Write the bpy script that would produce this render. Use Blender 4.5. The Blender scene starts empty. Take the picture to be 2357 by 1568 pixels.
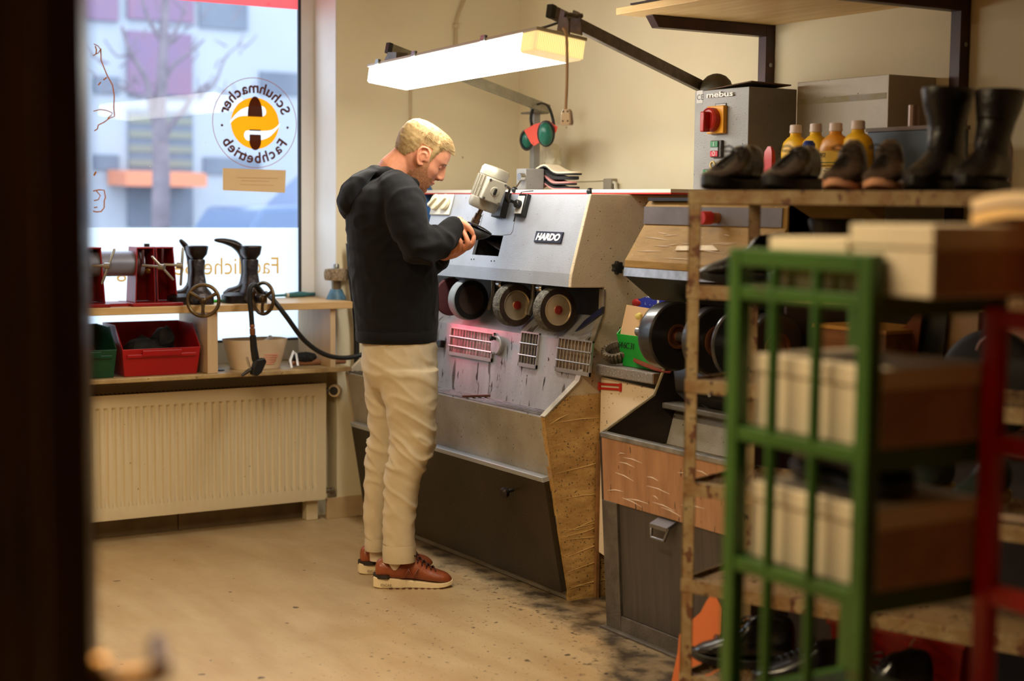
import bpy, bmesh, math, random
from mathutils import Vector as V, Matrix, noise as mnoise
C = bpy.context.collection
sc = bpy.context.scene
PI = math.pi
rnd = random.Random(7)
# ---------------------------------------------------------------- camera geometry (room corner = origin, z up)
FPX, CX, CY = 3548.33, 1178.5, 784.0
YAW, PIT, ROL = (math.radians(a) for a in (31.5357, 5.0545, 0.5795))
F_ = V((-math.cos(YAW)*math.cos(PIT), math.sin(YAW)*math.cos(PIT), -math.sin(PIT)))
R0 = V((math.sin(YAW), math.cos(YAW), 0)); U0 = R0.cross(F_)
R_ = R0*math.cos(ROL)+U0*math.sin(ROL); U_ = -R0*math.sin(ROL)+U0*math.cos(ROL)
CAM = V((6.268, -3.871, 1.42))
def ray(px, py): return F_+R_*((px-CX)/FPX)-U_*((py-CY)/FPX)
def atX(px, py, x): d = ray(px, py); return CAM+d*((x-CAM.x)/d.x)
def atY(px, py, y): d = ray(px, py); return CAM+d*((y-CAM.y)/d.y)
def atZ(px, py, z): d = ray(px, py); return CAM+d*((z-CAM.z)/d.z)
def atD(px, py, t): return CAM+ray(px, py)*t
def atP(px, py, p, n): d = ray(px, py); return CAM+d*((V(p)-CAM).dot(V(n))/d.dot(V(n)))
# ---------------------------------------------------------------- mesh builder
def frame(axis, up=(0, 0, 1)):
    a = V(axis).normalized(); u = V(up)
    if abs(a.dot(u.normalized())) > .98: u = V((1, 0, 0)) if abs(a.x) < .9 else V((0, 1, 0))
    x = u.cross(a).normalized(); return x, a.cross(x), a
class MB:
    def __init__(s): s.v = []; s.f = []
    def add(s, vs, fs):
        o = len(s.v); s.v += [V(p) for p in vs]; s.f += [[i+o for i in f] for f in fs]; return s
    def box(s, x0, x1, y0, y1, z0, z1):
        return s.add([(x0,y0,z0),(x1,y0,z0),(x1,y1,z0),(x0,y1,z0),(x0,y0,z1),(x1,y0,z1),(x1,y1,z1),(x0,y1,z1)],
            [(3,2,1,0),(4,5,6,7),(0,1,5,4),(1,2,6,5),(2,3,7,6),(3,0,4,7)])
    def obox(s, c, ax, d):
        c = V(c); a, b, e = [V(q).normalized()*(k/2) for q, k in zip(ax, d)]
        vs = [c-a-b-e, c+a-b-e, c+a+b-e, c-a+b-e, c-a-b+e, c+a-b+e, c+a+b+e, c-a+b+e]
        return s.add(vs, [(3,2,1,0),(4,5,6,7),(0,1,5,4),(1,2,6,5),(2,3,7,6),(3,0,4,7)])
    def prism(s, pts, vec):
        n = len(pts); vec = V(vec); a = [V(p) for p in pts]
        return s.add(a+[p+vec for p in a], [list(range(n))[::-1], list(range(n, 2*n))]+[(i, (i+1) % n, n+(i+1) % n, n+i) for i in range(n)])
    def loft(s, rings, cap=True, closed=False):
        n = len(rings[0]); m = len(rings); vs = [p for r in rings for p in r]; fs = []
        for j in range(m if closed else m-1):
            k = (j+1) % m
            for i in range(n): fs.append((j*n+i, j*n+(i+1) % n, k*n+(i+1) % n, k*n+i))
        if cap and not closed: fs.append(list(range(n))[::-1]); fs.append([(m-1)*n+i for i in range(n)])
        return s.add(vs, fs)
    def tube(s, pts, r, n=10, closed=False, cap=True, round_=False, flat=1.0, up=(0,0,1)):
        P = [V(p) for p in pts]; m = len(P)
        rs = list(r) if hasattr(r, '__len__') else [r]*m
        if round_ and not closed:
            d0 = (P[0]-P[1]).normalized(); d1 = (P[-1]-P[-2]).normalized(); a0, a1 = P[0], P[-1]; r0, r1 = rs[0], rs[-1]
            P = [a0+d0*r0*.95, a0+d0*r0*.7]+P+[a1+d1*r1*.7, a1+d1*r1*.95]; rs = [r0*.25, r0*.72]+rs+[r1*.72, r1*.25]; m = len(P)
        rings = []; x = None
        for i in range(m):
            if closed: t = P[(i+1) % m]-P[i-1]
            else: t = P[min(i+1, m-1)]-P[max(i-1, 0)]
            t.normalize()
            if x is None: x, y, _ = frame(t, up)
            else:
                x = (x-t*x.dot(t)).normalized()
            y = t.cross(x)
            rings.append([P[i]+(x*math.cos(2*PI*k/n)+y*math.sin(2*PI*k/n)*flat)*rs[i] for k in range(n)])
        return s.loft(rings, cap, closed)
    def lathe(s, prof, o=(0,0,0), axis=(0,0,1), n=24, cap=True):
        x, y, a = frame(axis); o = V(o)
        return s.loft([[o+a*h+(x*math.cos(2*PI*k/n)+y*math.sin(2*PI*k/n))*max(r, 1e-4) for k in range(n)] for r, h in prof], cap)
    def cyl(s, p, q, r, n=16): p = V(p); q = V(q); return s.lathe([(r, 0), (r, (q-p).length)], p, q-p, n)
    def ell(s, c, r, ax=None, n=16, m=10):
        c = V(c); r = (r, r, r) if not hasattr(r, '__len__') else r
        A = ax or (V((1,0,0)), V((0,1,0)), V((0,0,1)))
        rings = []
        for j in range(m+1):
            t = -PI/2+PI*j/m; k = max(math.cos(t), .02)
            rings.append([c+A[0]*(r[0]*k*math.cos(2*PI*i/n))+A[1]*(r[1]*k*math.sin(2*PI*i/n))+A[2]*(r[2]*math.sin(t)) for i in range(n)])
        return s.loft(rings)
    def torus(s, c, axis, R, r, n=32, m=8):
        x, y, a = frame(axis); c = V(c)
        return s.tube([c+(x*math.cos(2*PI*i/n)+y*math.sin(2*PI*i/n))*R for i in range(n)], r, m, closed=True, up=a)
    def mesh(s, o): s.v += o.v; return s
    def join(s, o): return s.add(o.v, o.f)
    def xf(s, M): s.v = [M @ p for p in s.v]; return s
    def move(s, d): d = V(d); s.v = [p+d for p in s.v]; return s
    def wob(s, amp, scale, seed=0):
        o = V((seed*3.1, seed*1.7, seed*.9))
        s.v = [p+mnoise.noise_vector(p*scale+o)*amp for p in s.v]; return s
    def build(s, name, mat, parent=None, bevel=0, sub=0, smooth=38, seg=2, org=None, remesh=0):
        if parent is None and org is None:
            xs = [p.x for p in s.v]; ys = [p.y for p in s.v]; org = V(((min(xs)+max(xs))/2, (min(ys)+max(ys))/2, min(p.z for p in s.v)))
        off = WL(parent) if parent is not None else V(org)
        me = bpy.data.meshes.new(name)
        me.from_pydata([p-off for p in s.v], [], s.f); me.update()
        bm = bmesh.new(); bm.from_mesh(me); bmesh.ops.recalc_face_normals(bm, faces=bm.faces); bm.to_mesh(me); bm.free()
        me.materials.append(mat)
        if remesh:
            t = bpy.data.objects.new('tmp', me); C.objects.link(t)
            md = t.modifiers.new('r', 'REMESH'); md.mode = 'VOXEL'; md.voxel_size = remesh
            m2 = t.modifiers.new('s', 'SMOOTH'); m2.factor = .5; m2.iterations = 3
            dg = bpy.context.evaluated_depsgraph_get(); dg.update()
            me = bpy.data.meshes.new_from_object(t.evaluated_get(dg)); bpy.data.objects.remove(t)
            me.name = name
            if not me.materials: me.materials.append(mat)
        if smooth:
            me.shade_smooth()
            if smooth < 180: me.set_sharp_from_angle(angle=math.radians(smooth))
        ob = bpy.data.objects.new(name, me); C.objects.link(ob)
        if parent is not None: ob.parent = parent
        else: ob.location = off
        if bevel:
            b = ob.modifiers.new('bevel', 'BEVEL'); b.width = bevel; b.segments = seg; b.limit_method = 'ANGLE'; b.angle_limit = math.radians(40)
        if sub:
            b = ob.modifiers.new('sub', 'SUBSURF'); b.levels = sub; b.render_levels = sub
        return ob
def WL(o):
    p = V((0, 0, 0))
    while o is not None: p = p+o.location; o = o.parent
    return p
def thing(name, label, cat, loc=(0,0,0), group=None):
    o = bpy.data.objects.new(name, None); C.objects.link(o); o.empty_display_size = .05
    o.location = loc; return tag(o, label, cat, group)
def tag(o, label, cat, group=None):
    o['label'] = label; o['category'] = cat
    if group: o['group'] = group
    return o
def struct(o): o['kind'] = 'structure'; return o
def copy_tree(o, loc, rz=None, label=None, scale=None):
    def cp(x, par):
        c = x.copy(); C.objects.link(c); c.parent = par
        for k in list(x.children): cp(k, c)
        return c
    c = cp(o, None); c.location = loc
    if rz is not None: c.rotation_euler = (c.rotation_euler[0], c.rotation_euler[1], rz)
    if scale: c.scale = scale
    if label: c['label'] = label
    return c
def crom(pts, k=6, closed=False):
    P = [V(p) for p in pts]; n = len(P); out = []
    for i in range(n if closed else n-1):
        if closed: a, b, c, d = P[i-1], P[i], P[(i+1) % n], P[(i+2) % n]
        else: a, b, c, d = P[max(i-1, 0)], P[i], P[i+1], P[min(i+2, n-1)]
        for j in range(k):
            t = j/k
            out.append(.5*((2*b)+(c-a)*t+(2*a-5*b+4*c-d)*t*t+(3*b-a-3*c+d)*t**3))
    if not closed: out.append(P[-1])
    return out
def lerp(a, b, t): return a+(b-a)*t
def interp(tab, x):
    if x <= tab[0][0]: return tab[0][1:]
    for a, b in zip(tab, tab[1:]):
        if x <= b[0]:
            t = (x-a[0])/(b[0]-a[0]); return [lerp(p, q, t) for p, q in zip(a[1:], b[1:])]
    return tab[-1][1:]
# text as geometry: right = reading direction, up = letter up
def text(mb, s, org, right, up, size, ext=.001, bold=0, shear=0, align='LEFT', space=1.0):
    cu = bpy.data.curves.new('t', 'FONT'); cu.body = s; cu.size = size; cu.extrude = ext; cu.offset = bold*size; cu.shear = shear
    cu.align_x = align; cu.space_character = space; cu.resolution_u = 3
    o = bpy.data.objects.new('t', cu); C.objects.link(o)
    dg = bpy.context.evaluated_depsgraph_get(); dg.update()
    me = bpy.data.meshes.new_from_object(o.evaluated_get(dg))
    r = V(right).normalized(); u = V(up).normalized(); n = r.cross(u); org = V(org)
    mb.add([org+r*v.co.x+u*v.co.y+n*v.co.z for v in me.vertices], [list(p.vertices) for p in me.polygons])
    bpy.data.objects.remove(o); bpy.data.meshes.remove(me); bpy.data.curves.remove(cu); return mb
# ---------------------------------------------------------------- materials
def lin(c):
    f = lambda x: x/12.92 if x <= .04045 else ((x+.055)/1.055)**2.4
    return tuple(f(k/255) for k in c)+(1,)
MC = {}
def mat(name, col, rough=.5, metal=0, var=0, vs=6, col2=None, bump=0, bs=60, spots=None, spec=.5, coat=0, stretch=None, sheen=0):
    """procedural material: base colour, large-scale variation to col2, fine bump, dark or light spots"""
    if name in MC: return MC[name]
    m = bpy.data.materials.new(name); m.use_nodes = True; MC[name] = m
    nt = m.node_tree; N = nt.nodes; L = nt.links; b = N['Principled BSDF']
    b.inputs['Roughness'].default_value = rough; b.inputs['Metallic'].default_value = metal
    b.inputs['Specular IOR Level'].default_value = spec; b.inputs['Coat Weight'].default_value = coat
    if sheen: b.inputs['Sheen Weight'].default_value = sheen
    tc = N.new('ShaderNodeTexCoord'); co = tc.outputs['Object']
    if stretch:
        mp = N.new('ShaderNodeMapping'); mp.inputs['Scale'].default_value = stretch; L.new(co, mp.inputs['Vector']); cs = mp.outputs['Vector']
    else: cs = co
    rgb = N.new('ShaderNodeRGB'); rgb.outputs[0].default_value = lin(col); out = rgb.outputs[0]
    if var or col2:
        n = N.new('ShaderNodeTexNoise'); n.inputs['Scale'].default_value = vs; n.inputs['Detail'].default_value = 5; n.inputs['Roughness'].default_value = .6; L.new(cs, n.inputs['Vector'])
        r = N.new('ShaderNodeMapRange'); r.inputs[1].default_value = .35; r.inputs[2].default_value = .65; L.new(n.outputs['Fac'], r.inputs[0])
        mx = N.new('ShaderNodeMixRGB'); c2 = col2 or tuple(k*(1-var) for k in col); mx.inputs[2].default_value = lin(c2)
        L.new(r.outputs[0], mx.inputs[0]); L.new(out, mx.inputs[1]); out = mx.outputs[0]
    for sp in (spots or []):
        scl, thr, c3 = sp[:3]; n = N.new('ShaderNodeTexNoise'); n.inputs['Scale'].default_value = scl; n.inputs['Detail'].default_value = 2; L.new(cs if len(sp) > 3 else co, n.inputs['Vector'])
        r = N.new('ShaderNodeMapRange'); r.inputs[1].default_value = thr; r.inputs[2].default_value = thr+.03; L.new(n.outputs['Fac'], r.inputs[0])
        mx = N.new('ShaderNodeMixRGB'); mx.inputs[2].default_value = lin(c3); L.new(r.outputs[0], mx.inputs[0]); L.new(out, mx.inputs[1]); out = mx.outputs[0]
    L.new(out, b.inputs['Base Color'])
    if bump:
        n = N.new('ShaderNodeTexNoise'); n.inputs['Scale'].default_value = bs; n.inputs['Detail'].default_value = 3; L.new(cs, n.inputs['Vector'])
        bp = N.new('ShaderNodeBump'); bp.inputs['Strength'].default_value = bump; bp.inputs['Distance'].default_value = .01; L.new(n.outputs['Fac'], bp.inputs['Height']); L.new(bp.outputs[0], b.inputs['Normal'])
    return m
def emis(name, col, s):
    m = bpy.data.materials.new(name); m.use_nodes = True; b = m.node_tree.nodes['Principled BSDF']
    b.inputs['Base Color'].default_value = lin(col); b.inputs['Emission Color'].default_value = lin(col); b.inputs['Emission Strength'].default_value = s
    return m
steel = mat('steel', (150,148,145), .35, .9, var=.25, vs=20)
chrome = mat('chrome', (190,190,190), .18, 1)
iron = mat('dark_iron', (62,54,54), .38, .75, col2=(38,32,32), vs=14, bump=.15, bs=80)
black = mat('black_plastic', (18,18,19), .4)
rubber = mat('black_rubber', (14,14,15), .5)
leather = mat('black_leather', (16,15,18), .33, col2=(26,23,27), vs=12, bump=.25, bs=120, spec=.5)
cardboard = mat('cardboard', (170,130,88), .85, col2=(150,112,72), vs=9)
greymetal = mat('grey_paint', (146,144,142), .45, .1, col2=(130,127,124), vs=4, bump=.12, bs=240, spots=[(210,.70,(40,34,28)),(70,.735,(50,42,34))])
# ================================================================ SETTING
m_wall = mat('wall_plaster', (231,219,188), .9, col2=(224,211,178), vs=1.3, bump=.08, bs=45, spots=[(14,.775,(150,132,105))])
m_white = mat('white_lacquer', (232,230,228), .4, var=.03, vs=3)
m_floor = None
def floor_material():
    m = bpy.data.materials.new('vinyl_floor'); m.use_nodes = True; nt = m.node_tree; N = nt.nodes; L = nt.links; b = N['Principled BSDF']
    tc = N.new('ShaderNodeTexCoord'); co = tc.outputs['Object']; sep = N.new('ShaderNodeSeparateXYZ'); L.new(co, sep.inputs[0])
    def noise(s, d=4, st=None):
        n = N.new('ShaderNodeTexNoise'); n.inputs['Scale'].default_value = s; n.inputs['Detail'].default_value = d; n.inputs['Roughness'].default_value = .6
        if st:
            mp = N.new('ShaderNodeMapping'); mp.inputs['Scale'].default_value = st; L.new(co, mp.inputs['Vector']); L.new(mp.outputs[0], n.inputs['Vector'])
        else: L.new(co, n.inputs['Vector'])
        return n.outputs['Fac']
    def rng(x, a, c, o0=0, o1=1):
        r = N.new('ShaderNodeMapRange'); r.inputs[1].default_value = a; r.inputs[2].default_value = c; r.inputs[3].default_value = o0; r.inputs[4].default_value = o1; L.new(x, r.inputs[0]); return r.outputs[0]
    def mth(op, x, y):
        q = N.new('ShaderNodeMath'); q.operation = op
        for i, k in enumerate((x, y)):
            if isinstance(k, (int, float)): q.inputs[i].default_value = k
            else: L.new(k, q.inputs[i])
        return q.outputs[0]
    def mix(f, a, c):
        q = N.new('ShaderNodeMixRGB'); L.new(f, q.inputs[0])
        for i, k in ((1, a), (2, c)):
            if isinstance(k, tuple): q.inputs[i].default_value = lin(k)
            else: L.new(k, q.inputs[i])
        return q.outputs[0]
    base = mix(rng(noise(5, 6, (.35, 1.6, 1)), .35, .68), (190,166,128), (174,146,108))
    base = mix(mth('MULTIPLY', rng(noise(2.2, 5), .48, .72), .45), base, (168,134,92))
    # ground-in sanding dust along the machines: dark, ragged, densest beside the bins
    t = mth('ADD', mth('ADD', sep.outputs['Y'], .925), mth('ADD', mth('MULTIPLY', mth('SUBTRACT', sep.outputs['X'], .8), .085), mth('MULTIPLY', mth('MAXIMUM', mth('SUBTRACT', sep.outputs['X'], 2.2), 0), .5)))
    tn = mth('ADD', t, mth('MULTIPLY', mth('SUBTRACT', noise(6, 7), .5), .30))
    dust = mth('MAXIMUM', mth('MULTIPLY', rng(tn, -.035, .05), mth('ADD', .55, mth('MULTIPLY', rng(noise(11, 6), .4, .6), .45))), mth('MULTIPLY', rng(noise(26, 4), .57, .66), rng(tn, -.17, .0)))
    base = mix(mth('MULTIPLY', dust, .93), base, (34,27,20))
    # loose grit and rubber crumbs over the middle of the floor
    reg2 = mth('MULTIPLY', rng(sep.outputs['X'], .9, 1.9), rng(sep.outputs['Y'], -2.6, -1.3))
    fine = mth('MULTIPLY', rng(noise(150, 2), .645, .70), rng(mth('ADD', mth('MULTIPLY', rng(sep.outputs['Y'], -2.3, -1.45), rng(sep.outputs['Y'], -1.05, -1.35)), mth('SUBTRACT', noise(3.2, 4), .5)), .55, .95))
    base = mix(mth('MULTIPLY', fine, .8), base, (60,44,34))
    crumbs = mth('MULTIPLY', rng(noise(52, 2), .655, .69), rng(mth('ADD', reg2, mth('SUBTRACT', noise(2.5, 3), .5)), .2, .75))
    base = mix(mth('MULTIPLY', crumbs, .85), base, (40,30,26))
    base = mix(mth('MULTIPLY', rng(noise(16, 1), .735, .75), .8), base, (52,40,32))
    base = mix(mth('MULTIPLY', rng(noise(2.6, 7, (1, 9, 1)), .70, .74), .35), base, (96,74,52))
    L.new(base, b.inputs['Base Color']); L.new(rng(noise(6, 4), .3, .7, .30, .5), b.inputs['Roughness'])
    return m
m_floor = floor_material()
XR, YF, ZC = 7.6, -6.4, 2.72
GX = -.237; WY1 = -.944; WY0 = -3.0; WZ0, WZ1 = .66, 2.55
struct(MB().box(-.5, XR, YF, .1, -.1, 0).build('floor', m_floor, smooth=0, org=(0,0,0)))
struct(MB().box(-.5, XR, YF, .1, ZC, ZC+.1).build('ceiling', m_wall, smooth=0))
struct(MB().box(-.5, XR, 0, .1, 0, ZC).build('wall_back', m_wall, smooth=0))
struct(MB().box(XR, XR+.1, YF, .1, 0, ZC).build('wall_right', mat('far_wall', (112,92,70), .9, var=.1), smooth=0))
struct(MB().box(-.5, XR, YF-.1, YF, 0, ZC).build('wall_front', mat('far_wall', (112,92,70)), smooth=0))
struct(MB().box(-.36, 0, WY1, 0, 0, ZC).build('wall_left', m_wall, smooth=0)); struct(MB().box(-.36, 0, YF, WY0, 0, ZC).build('wall_left_far', m_wall, smooth=0))
struct(MB().box(-.36, 0, WY0, WY1, WZ1, ZC).build('wall_left_lintel', m_wall, smooth=0)); struct(MB().box(-.36, -.10, WY0, WY1, 0, WZ0).build('wall_left_niche', m_wall, smooth=0))
w = MB()      # white reveal lining of the window opening
w.box(-.232, -.002, WY1-.006, WY1, WZ0, WZ1)
struct(w.build('trim_1', m_white, smooth=0))
m_skirt = mat('skirting_tile', (196,172,132), .5, col2=(180,152,112), vs=5)
w = MB(); w.box(0, .014, -1.0, -.62, 0, .095); w.box(0,.0145,-.618,-.02,0,.095); struct(w.build('baseboard_left', m_skirt, smooth=0, bevel=.002))
w = MB(); w.box(-.10, -.086, -3.0, -1.66, 0, .085); w.box(-.10, -.086, -1.655, -1.01, 0, .085); struct(w.build('baseboard_niche', mat('skirting_shaded', (150,128,98), .6, var=.2), smooth=0, bevel=.002))  # niche skirting: darker copy of the tile colour, shade painted in
# window: frame, gasket, pane
gy = -1.016
fr = MB(); z0 = atX(600, 783, GX).z
fr.box(GX-.03, GX+.005, gy, WY1, WZ0, WZ1); fr.box(GX-.03, GX+.005, WY0, gy, WZ0, z0); fr.box(GX-.03, GX+.005, WY0, WY0+.07, z0, WZ1); fr.box(GX-.03, GX+.005, WY0+.07, gy, WZ1-.07, WZ1)
win = struct(fr.build('window_1', m_white, smooth=0, bevel=.003))
g = MB(); g.box(GX-.006, GX+.007, gy-.011, gy+.002, z0, WZ1-.06); g.box(GX-.006, GX+.007, WY0+.07, gy, z0-.004, z0+.006)
g.build('gasket', mat('gasket', (40,46,56), .5), win, smooth=0)
def glass_mat():
    m = bpy.data.materials.new('window_glass'); m.use_nodes = True; nt = m.node_tree; N = nt.nodes; L = nt.links
    N.remove(N['Principled BSDF']); t = N.new('ShaderNodeBsdfTransparent'); g = N.new('ShaderNodeBsdfGlossy'); g.inputs['Roughness'].default_value = .02
    mx = N.new('ShaderNodeMixShader'); mx.inputs[0].default_value = .014; L.new(t.outputs[0], mx.inputs[1]); L.new(g.outputs[0], mx.inputs[2])
    # dried water specks on the outside of the pane
    d = N.new('ShaderNodeBsdfDiffuse'); d.inputs[0].default_value = (.9,.92,.95,1); n = N.new('ShaderNodeTexNoise'); n.inputs['Scale'].default_value = 38; n.inputs['Detail'].default_value = 1
    tc = N.new('ShaderNodeTexCoord'); L.new(tc.outputs['Object'], n.inputs['Vector']); r = N.new('ShaderNodeMapRange'); r.inputs[1].default_value = .80; r.inputs[2].default_value = .86; r.inputs[4].default_value = .6; L.new(n.outputs['Fac'], r.inputs[0])
    m2 = N.new('ShaderNodeMixShader'); L.new(r.outputs[0], m2.inputs[0]); L.new(mx.outputs[0], m2.inputs[1]); L.new(d.outputs[0], m2.inputs[2]); L.new(m2.outputs[0], N['Material Output'].inputs[0])
    return m
p = MB(); p.add([(GX, WY0+.06, z0-.01), (GX, gy+.005, z0-.01), (GX, gy+.005, WZ1-.06), (GX, WY0+.06, WZ1-.06)], [(0,1,2,3)])
p.build('pane', glass_mat(), win, smooth=0)
# dark partition stub with the open door leaf, close to the camera on the left
m_dwood = mat('dark_door_wood', (74,46,26), .3, col2=(50,30,16), vs=5, stretch=(8,8,.6), spec=.4)
hz = atD(214, 784, 2.2); hz.z = 0
nr = atD(214, 784, 1.34); nr.z = 0
dv = (hz-nr).normalized(); dl = V((0,0,1)).cross(dv)      # dl: to the left of the leaf seen from the camera
struct(MB().prism([hz+dl*.0+dv*.02, hz+dv*.10, hz+dv*.10+dl*.8, hz+dv*.02+dl*.8], (0,0,ZC)).build('wall_partition', m_dwood, smooth=0))
lf = MB(); lf.prism([nr+dl*.002, hz, hz+dl*.042, nr+dl*.044], (0,0,2.04)); lf.move((0,0,.01))
door = struct(lf.build('door_1', m_dwood, smooth=0, bevel=.004))
brass = mat('worn_brass', (150,104,44), .3, .85, var=.25, vs=20)
hp = nr+dv*.09; hb = V((hp.x, hp.y, .968))
h = MB(); h.cyl(hb+dl*.004, hb-dl*.008, .026, 20); h.tube([hb, hb-dl*.045, hb-dl*.058+dv*.012, hb-dl*.06+dv*.03, hb-dl*.06+dv*.12], [.0095,.0095,.0105,.0105,.009], 12, round_=True)
h.build('door_handle', brass, door)
# ================================================================ STREET OUTSIDE
BX = -19.0
m_fac = mat('white_render', (156,162,174), .9, var=.04, vs=.4)
m_win = mat('facade_window', (84,92,110), .4, col2=(100,108,124), vs=.9)
m_mauve = mat('mauve_panel', (130,98,118), .7, col2=(116,98,128), vs=.7)
def bq(mb, x0, y0, x1, y1, dx=0, d=.1):
    a = atX(x0, y1, BX+dx); b = atX(x1, y0, BX+dx); return mb.box(BX+dx-d, BX+dx, a.y, b.y, a.z, b.z)
bl = thing('building', 'white rendered building with mauve panels across the street', 'building', (BX, 4, -1.0))
f0 = MB(); f0.box(BX-.6, BX, -16, 16.5, -1.2, 6.4); f0.build('facade', m_fac, bl, smooth=0)
for (q, d) in (((296,-40,446,42),0), ((296,80,442,214),.03), ((150,-20,272,40),.0)):
    bq(MB(), *q, dx=.08, d=.14).build('wall_panel', m_mauve, bl, smooth=0)
for q in ((296,214,442,222), (298,257,443,392), (216,178,274,214), (216,357,274,390), (460,8,570,62), (296,430,444,523), (600,170,705,215), (470,365,600,400)):
    wn = bq(MB(), *q, dx=.05, d=.12).build('window', m_win, bl, smooth=0)
    if q[3]-q[1] > 100:
        b_ = MB()
        for k in range(4): bq(b_, q[0], q[1]+14+k*33, q[2], q[1]+26+k*33, dx=.07, d=.03)
        b_.build('blind', mat('yellow_blind', (120,122,116), .8), wn, smooth=0)
aw = MB(); a = atX(290, 428, BX+1.0); b = atX(476, 400, BX+1.0)
aw.prism([(BX+.02, a.y, b.z+.05), (BX+1.0, a.y, b.z), (BX+1.0, a.y, a.z), (BX+.02, a.y, a.z+.02)], (0, b.y-a.y, 0)); aw.build('awning', mat('orange_awning', (200,126,98), .8), bl, smooth=0)
b2 = thing('apartment_building', 'pale block with balconies seen at the right edge of the window', 'building', (BX-6, 10, -1.2))
m_pale = mat('pale_render', (138,148,160), .9, var=.06, vs=.5)
MB().box(BX-9, BX-3, 8.5, 30, -1.2, 9).build('facade', m_pale, b2, smooth=0)
for (y0, y1) in ((60, 76), (150, 168), (240, 256)):
    q = MB(); a = atX(560, y1, BX-2.6); b = atX(720, y0, BX-2.6); q.box(BX-3, BX-2.2, a.y, b.y, a.z, b.z); q.build('balcony', mat('grey_balcony', (150,160,172), .8), b2, smooth=0)
struct(MB().box(-40, -.6, -30, 30, -1.3, -1.2).build('street', mat('asphalt', (186,188,190), .9, var=.2, vs=1.5), smooth=0))
m_bark = mat('bark', (122,112,122), .9, col2=(104,96,106), vs=5)
TX = -12.0
tr = thing('street_tree', 'bare street tree with forked trunk outside the window', 'tree', (TX, atX(370, 500, TX).y, -1.2))
T = lambda px, py: atX(px, py, TX)
t = MB(); b0 = T(370, 523); t.tube([V((TX, b0.y, -1.2)), b0, T(371, 400), T(369, 320), T(366, 260), T(372, 200), T(376, 110), T(380, 20), T(384,-80)], [.13,.12,.11,.10,.085,.075,.06,.05,.04], 10)
t.build('trunk', m_bark, tr)
br = MB()
for pts, r in (([(368,300),(352,262),(345,215),(330,170),(300,120),(280,60)], .055), ([(369,330),(395,285),(425,250),(450,215),(480,190)], .05), ([(372,200),(400,150),(440,120),(470,90)], .035), ([(378,100),(350,60),(330,10),(320,-40)], .035), ([(376,120),(410,60),(430,0)], .03), ([(345,215),(320,225),(280,200),(250,190)], .025), ([(300,120),(270,130),(240,90)], .02), ([(450,215),(490,200),(520,130),(560,100)], .022)):
    P = crom([T(*q) for q in pts], 3); br.tube(P, [lerp(r, r*.35, i/(len(P)-1)) for i in range(len(P))], 6)
rr = random.Random(3)
for i in range(46):
    a = (rr.uniform(225, 560), rr.uniform(-10, 250)); b = (a[0]+rr.uniform(-50, 50), a[1]-rr.uniform(10, 60)); m_ = ((a[0]+b[0])/2+rr.uniform(-14, 14), (a[1]+b[1])/2)
    br.tube([T(*a), T(*m_), T(*b)], [.012, .009, .005], 4)
br.build('branches', m_bark, tr)
# parked car
cx = -9.0; K = lambda px, py: atX(px, py, cx)
a = K(598, 523); b = K(612, 476)
car = thing('car', 'blue-grey parked car with pale roof at lower right of the window', 'car', (cx, a.y+1.5, -1.2))
ya = a.y
prof = [(ya-.5,-.9),(ya-.35,.2),(ya-.1,a.z),(b.y-.02,b.z),(ya+.75,b.z+.02),(ya+1.3,b.z+.5),(ya+2.6,b.z+.55),(ya+3.2,b.z),(ya+3.8,b.z-.1),(ya+3.9,-.9)]
c_ = MB(); c_.prism([(cx, y, z) for y, z in prof], (-1.7,0,0)); c_.build('body', mat('car_paint', (70,92,130), .3, coat=.5), car, bevel=.05)
for y in (ya+.45, ya+3.0):
    q = MB(); q.cyl((cx+.03, y, -.9), (cx-.2, y, -.9), .3, 20); q.build('wheel', rubber, car)
q = MB(); q.prism([(cx+.01, ya+.95, b.z+.06), (cx+.01, ya+1.38, b.z+.43), (cx+.01, ya+2.5, b.z+.47), (cx+.01, ya+2.95, b.z+.06)], (-1.72,0,0)); q.build('windshield', mat('car_glass', (150,170,186), .1), car)
# ================================================================ FINISHING MACHINE (grey, with three wheels)
hammer = mat('hammertone_grey', (164,169,180), .38, .25, col2=(150,153,160), vs=5, bump=.12, bs=300, spots=[(95,.73,(52,46,40)),(30,.77,(70,62,52))])
hammer_side = mat('hammertone_side', (206,190,164), .5, .05, col2=(190,172,144), vs=4, bump=.2, bs=220, spots=[(85,.71,(50,42,34)),(190,.70,(58,48,38))])
grimy = mat('grimy_grey', (182,176,166), .42, .2, col2=(146,138,124), vs=3.5, bump=.2, bs=200, spots=[(80,.70,(50,42,32))])
stained = mat('stained_panel', (176,176,182), .4, .3, col2=(146,144,146), vs=4, bump=.15, bs=200, spots=[(12,.63,(92,88,84),1),(30,.68,(50,46,44),1),(60,.715,(50,46,42))], stretch=(1.6,.5,.4))
sooty = mat('sooty_brown_metal', (64,52,34), .42, .35, col2=(46,37,24), vs=3, bump=.2, bs=160, spots=[(120,.735,(120,108,84))])
darkin = mat('dark_interior', (52,44,42), .7, .1, col2=(36,30,30), vs=6)
tape = mat('brown_packing_tape', (196,158,98), .36, col2=(160,122,68), vs=7, bump=.8, bs=11, spots=[(120,.645,(74,56,30))], stretch=(1,1.2,2.2))
XL, XRM = .10, 1.739
mc = thing('finishing_machine', 'grey finishing machine with three wheels and a black name plate by the back wall', 'machine', ((XL+XRM)/2, -.5, 0))
hd = V((0, .077, .282)).normalized(); hn = V((0, -.282, .077)).normalized(); h0 = V((0, -.767, 1.458))
def HP(px, py, off=0): return atP(px, py, h0+hn*off, hn)
def hv(p): return (p-h0).dot(hd)
h = MB()
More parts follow.
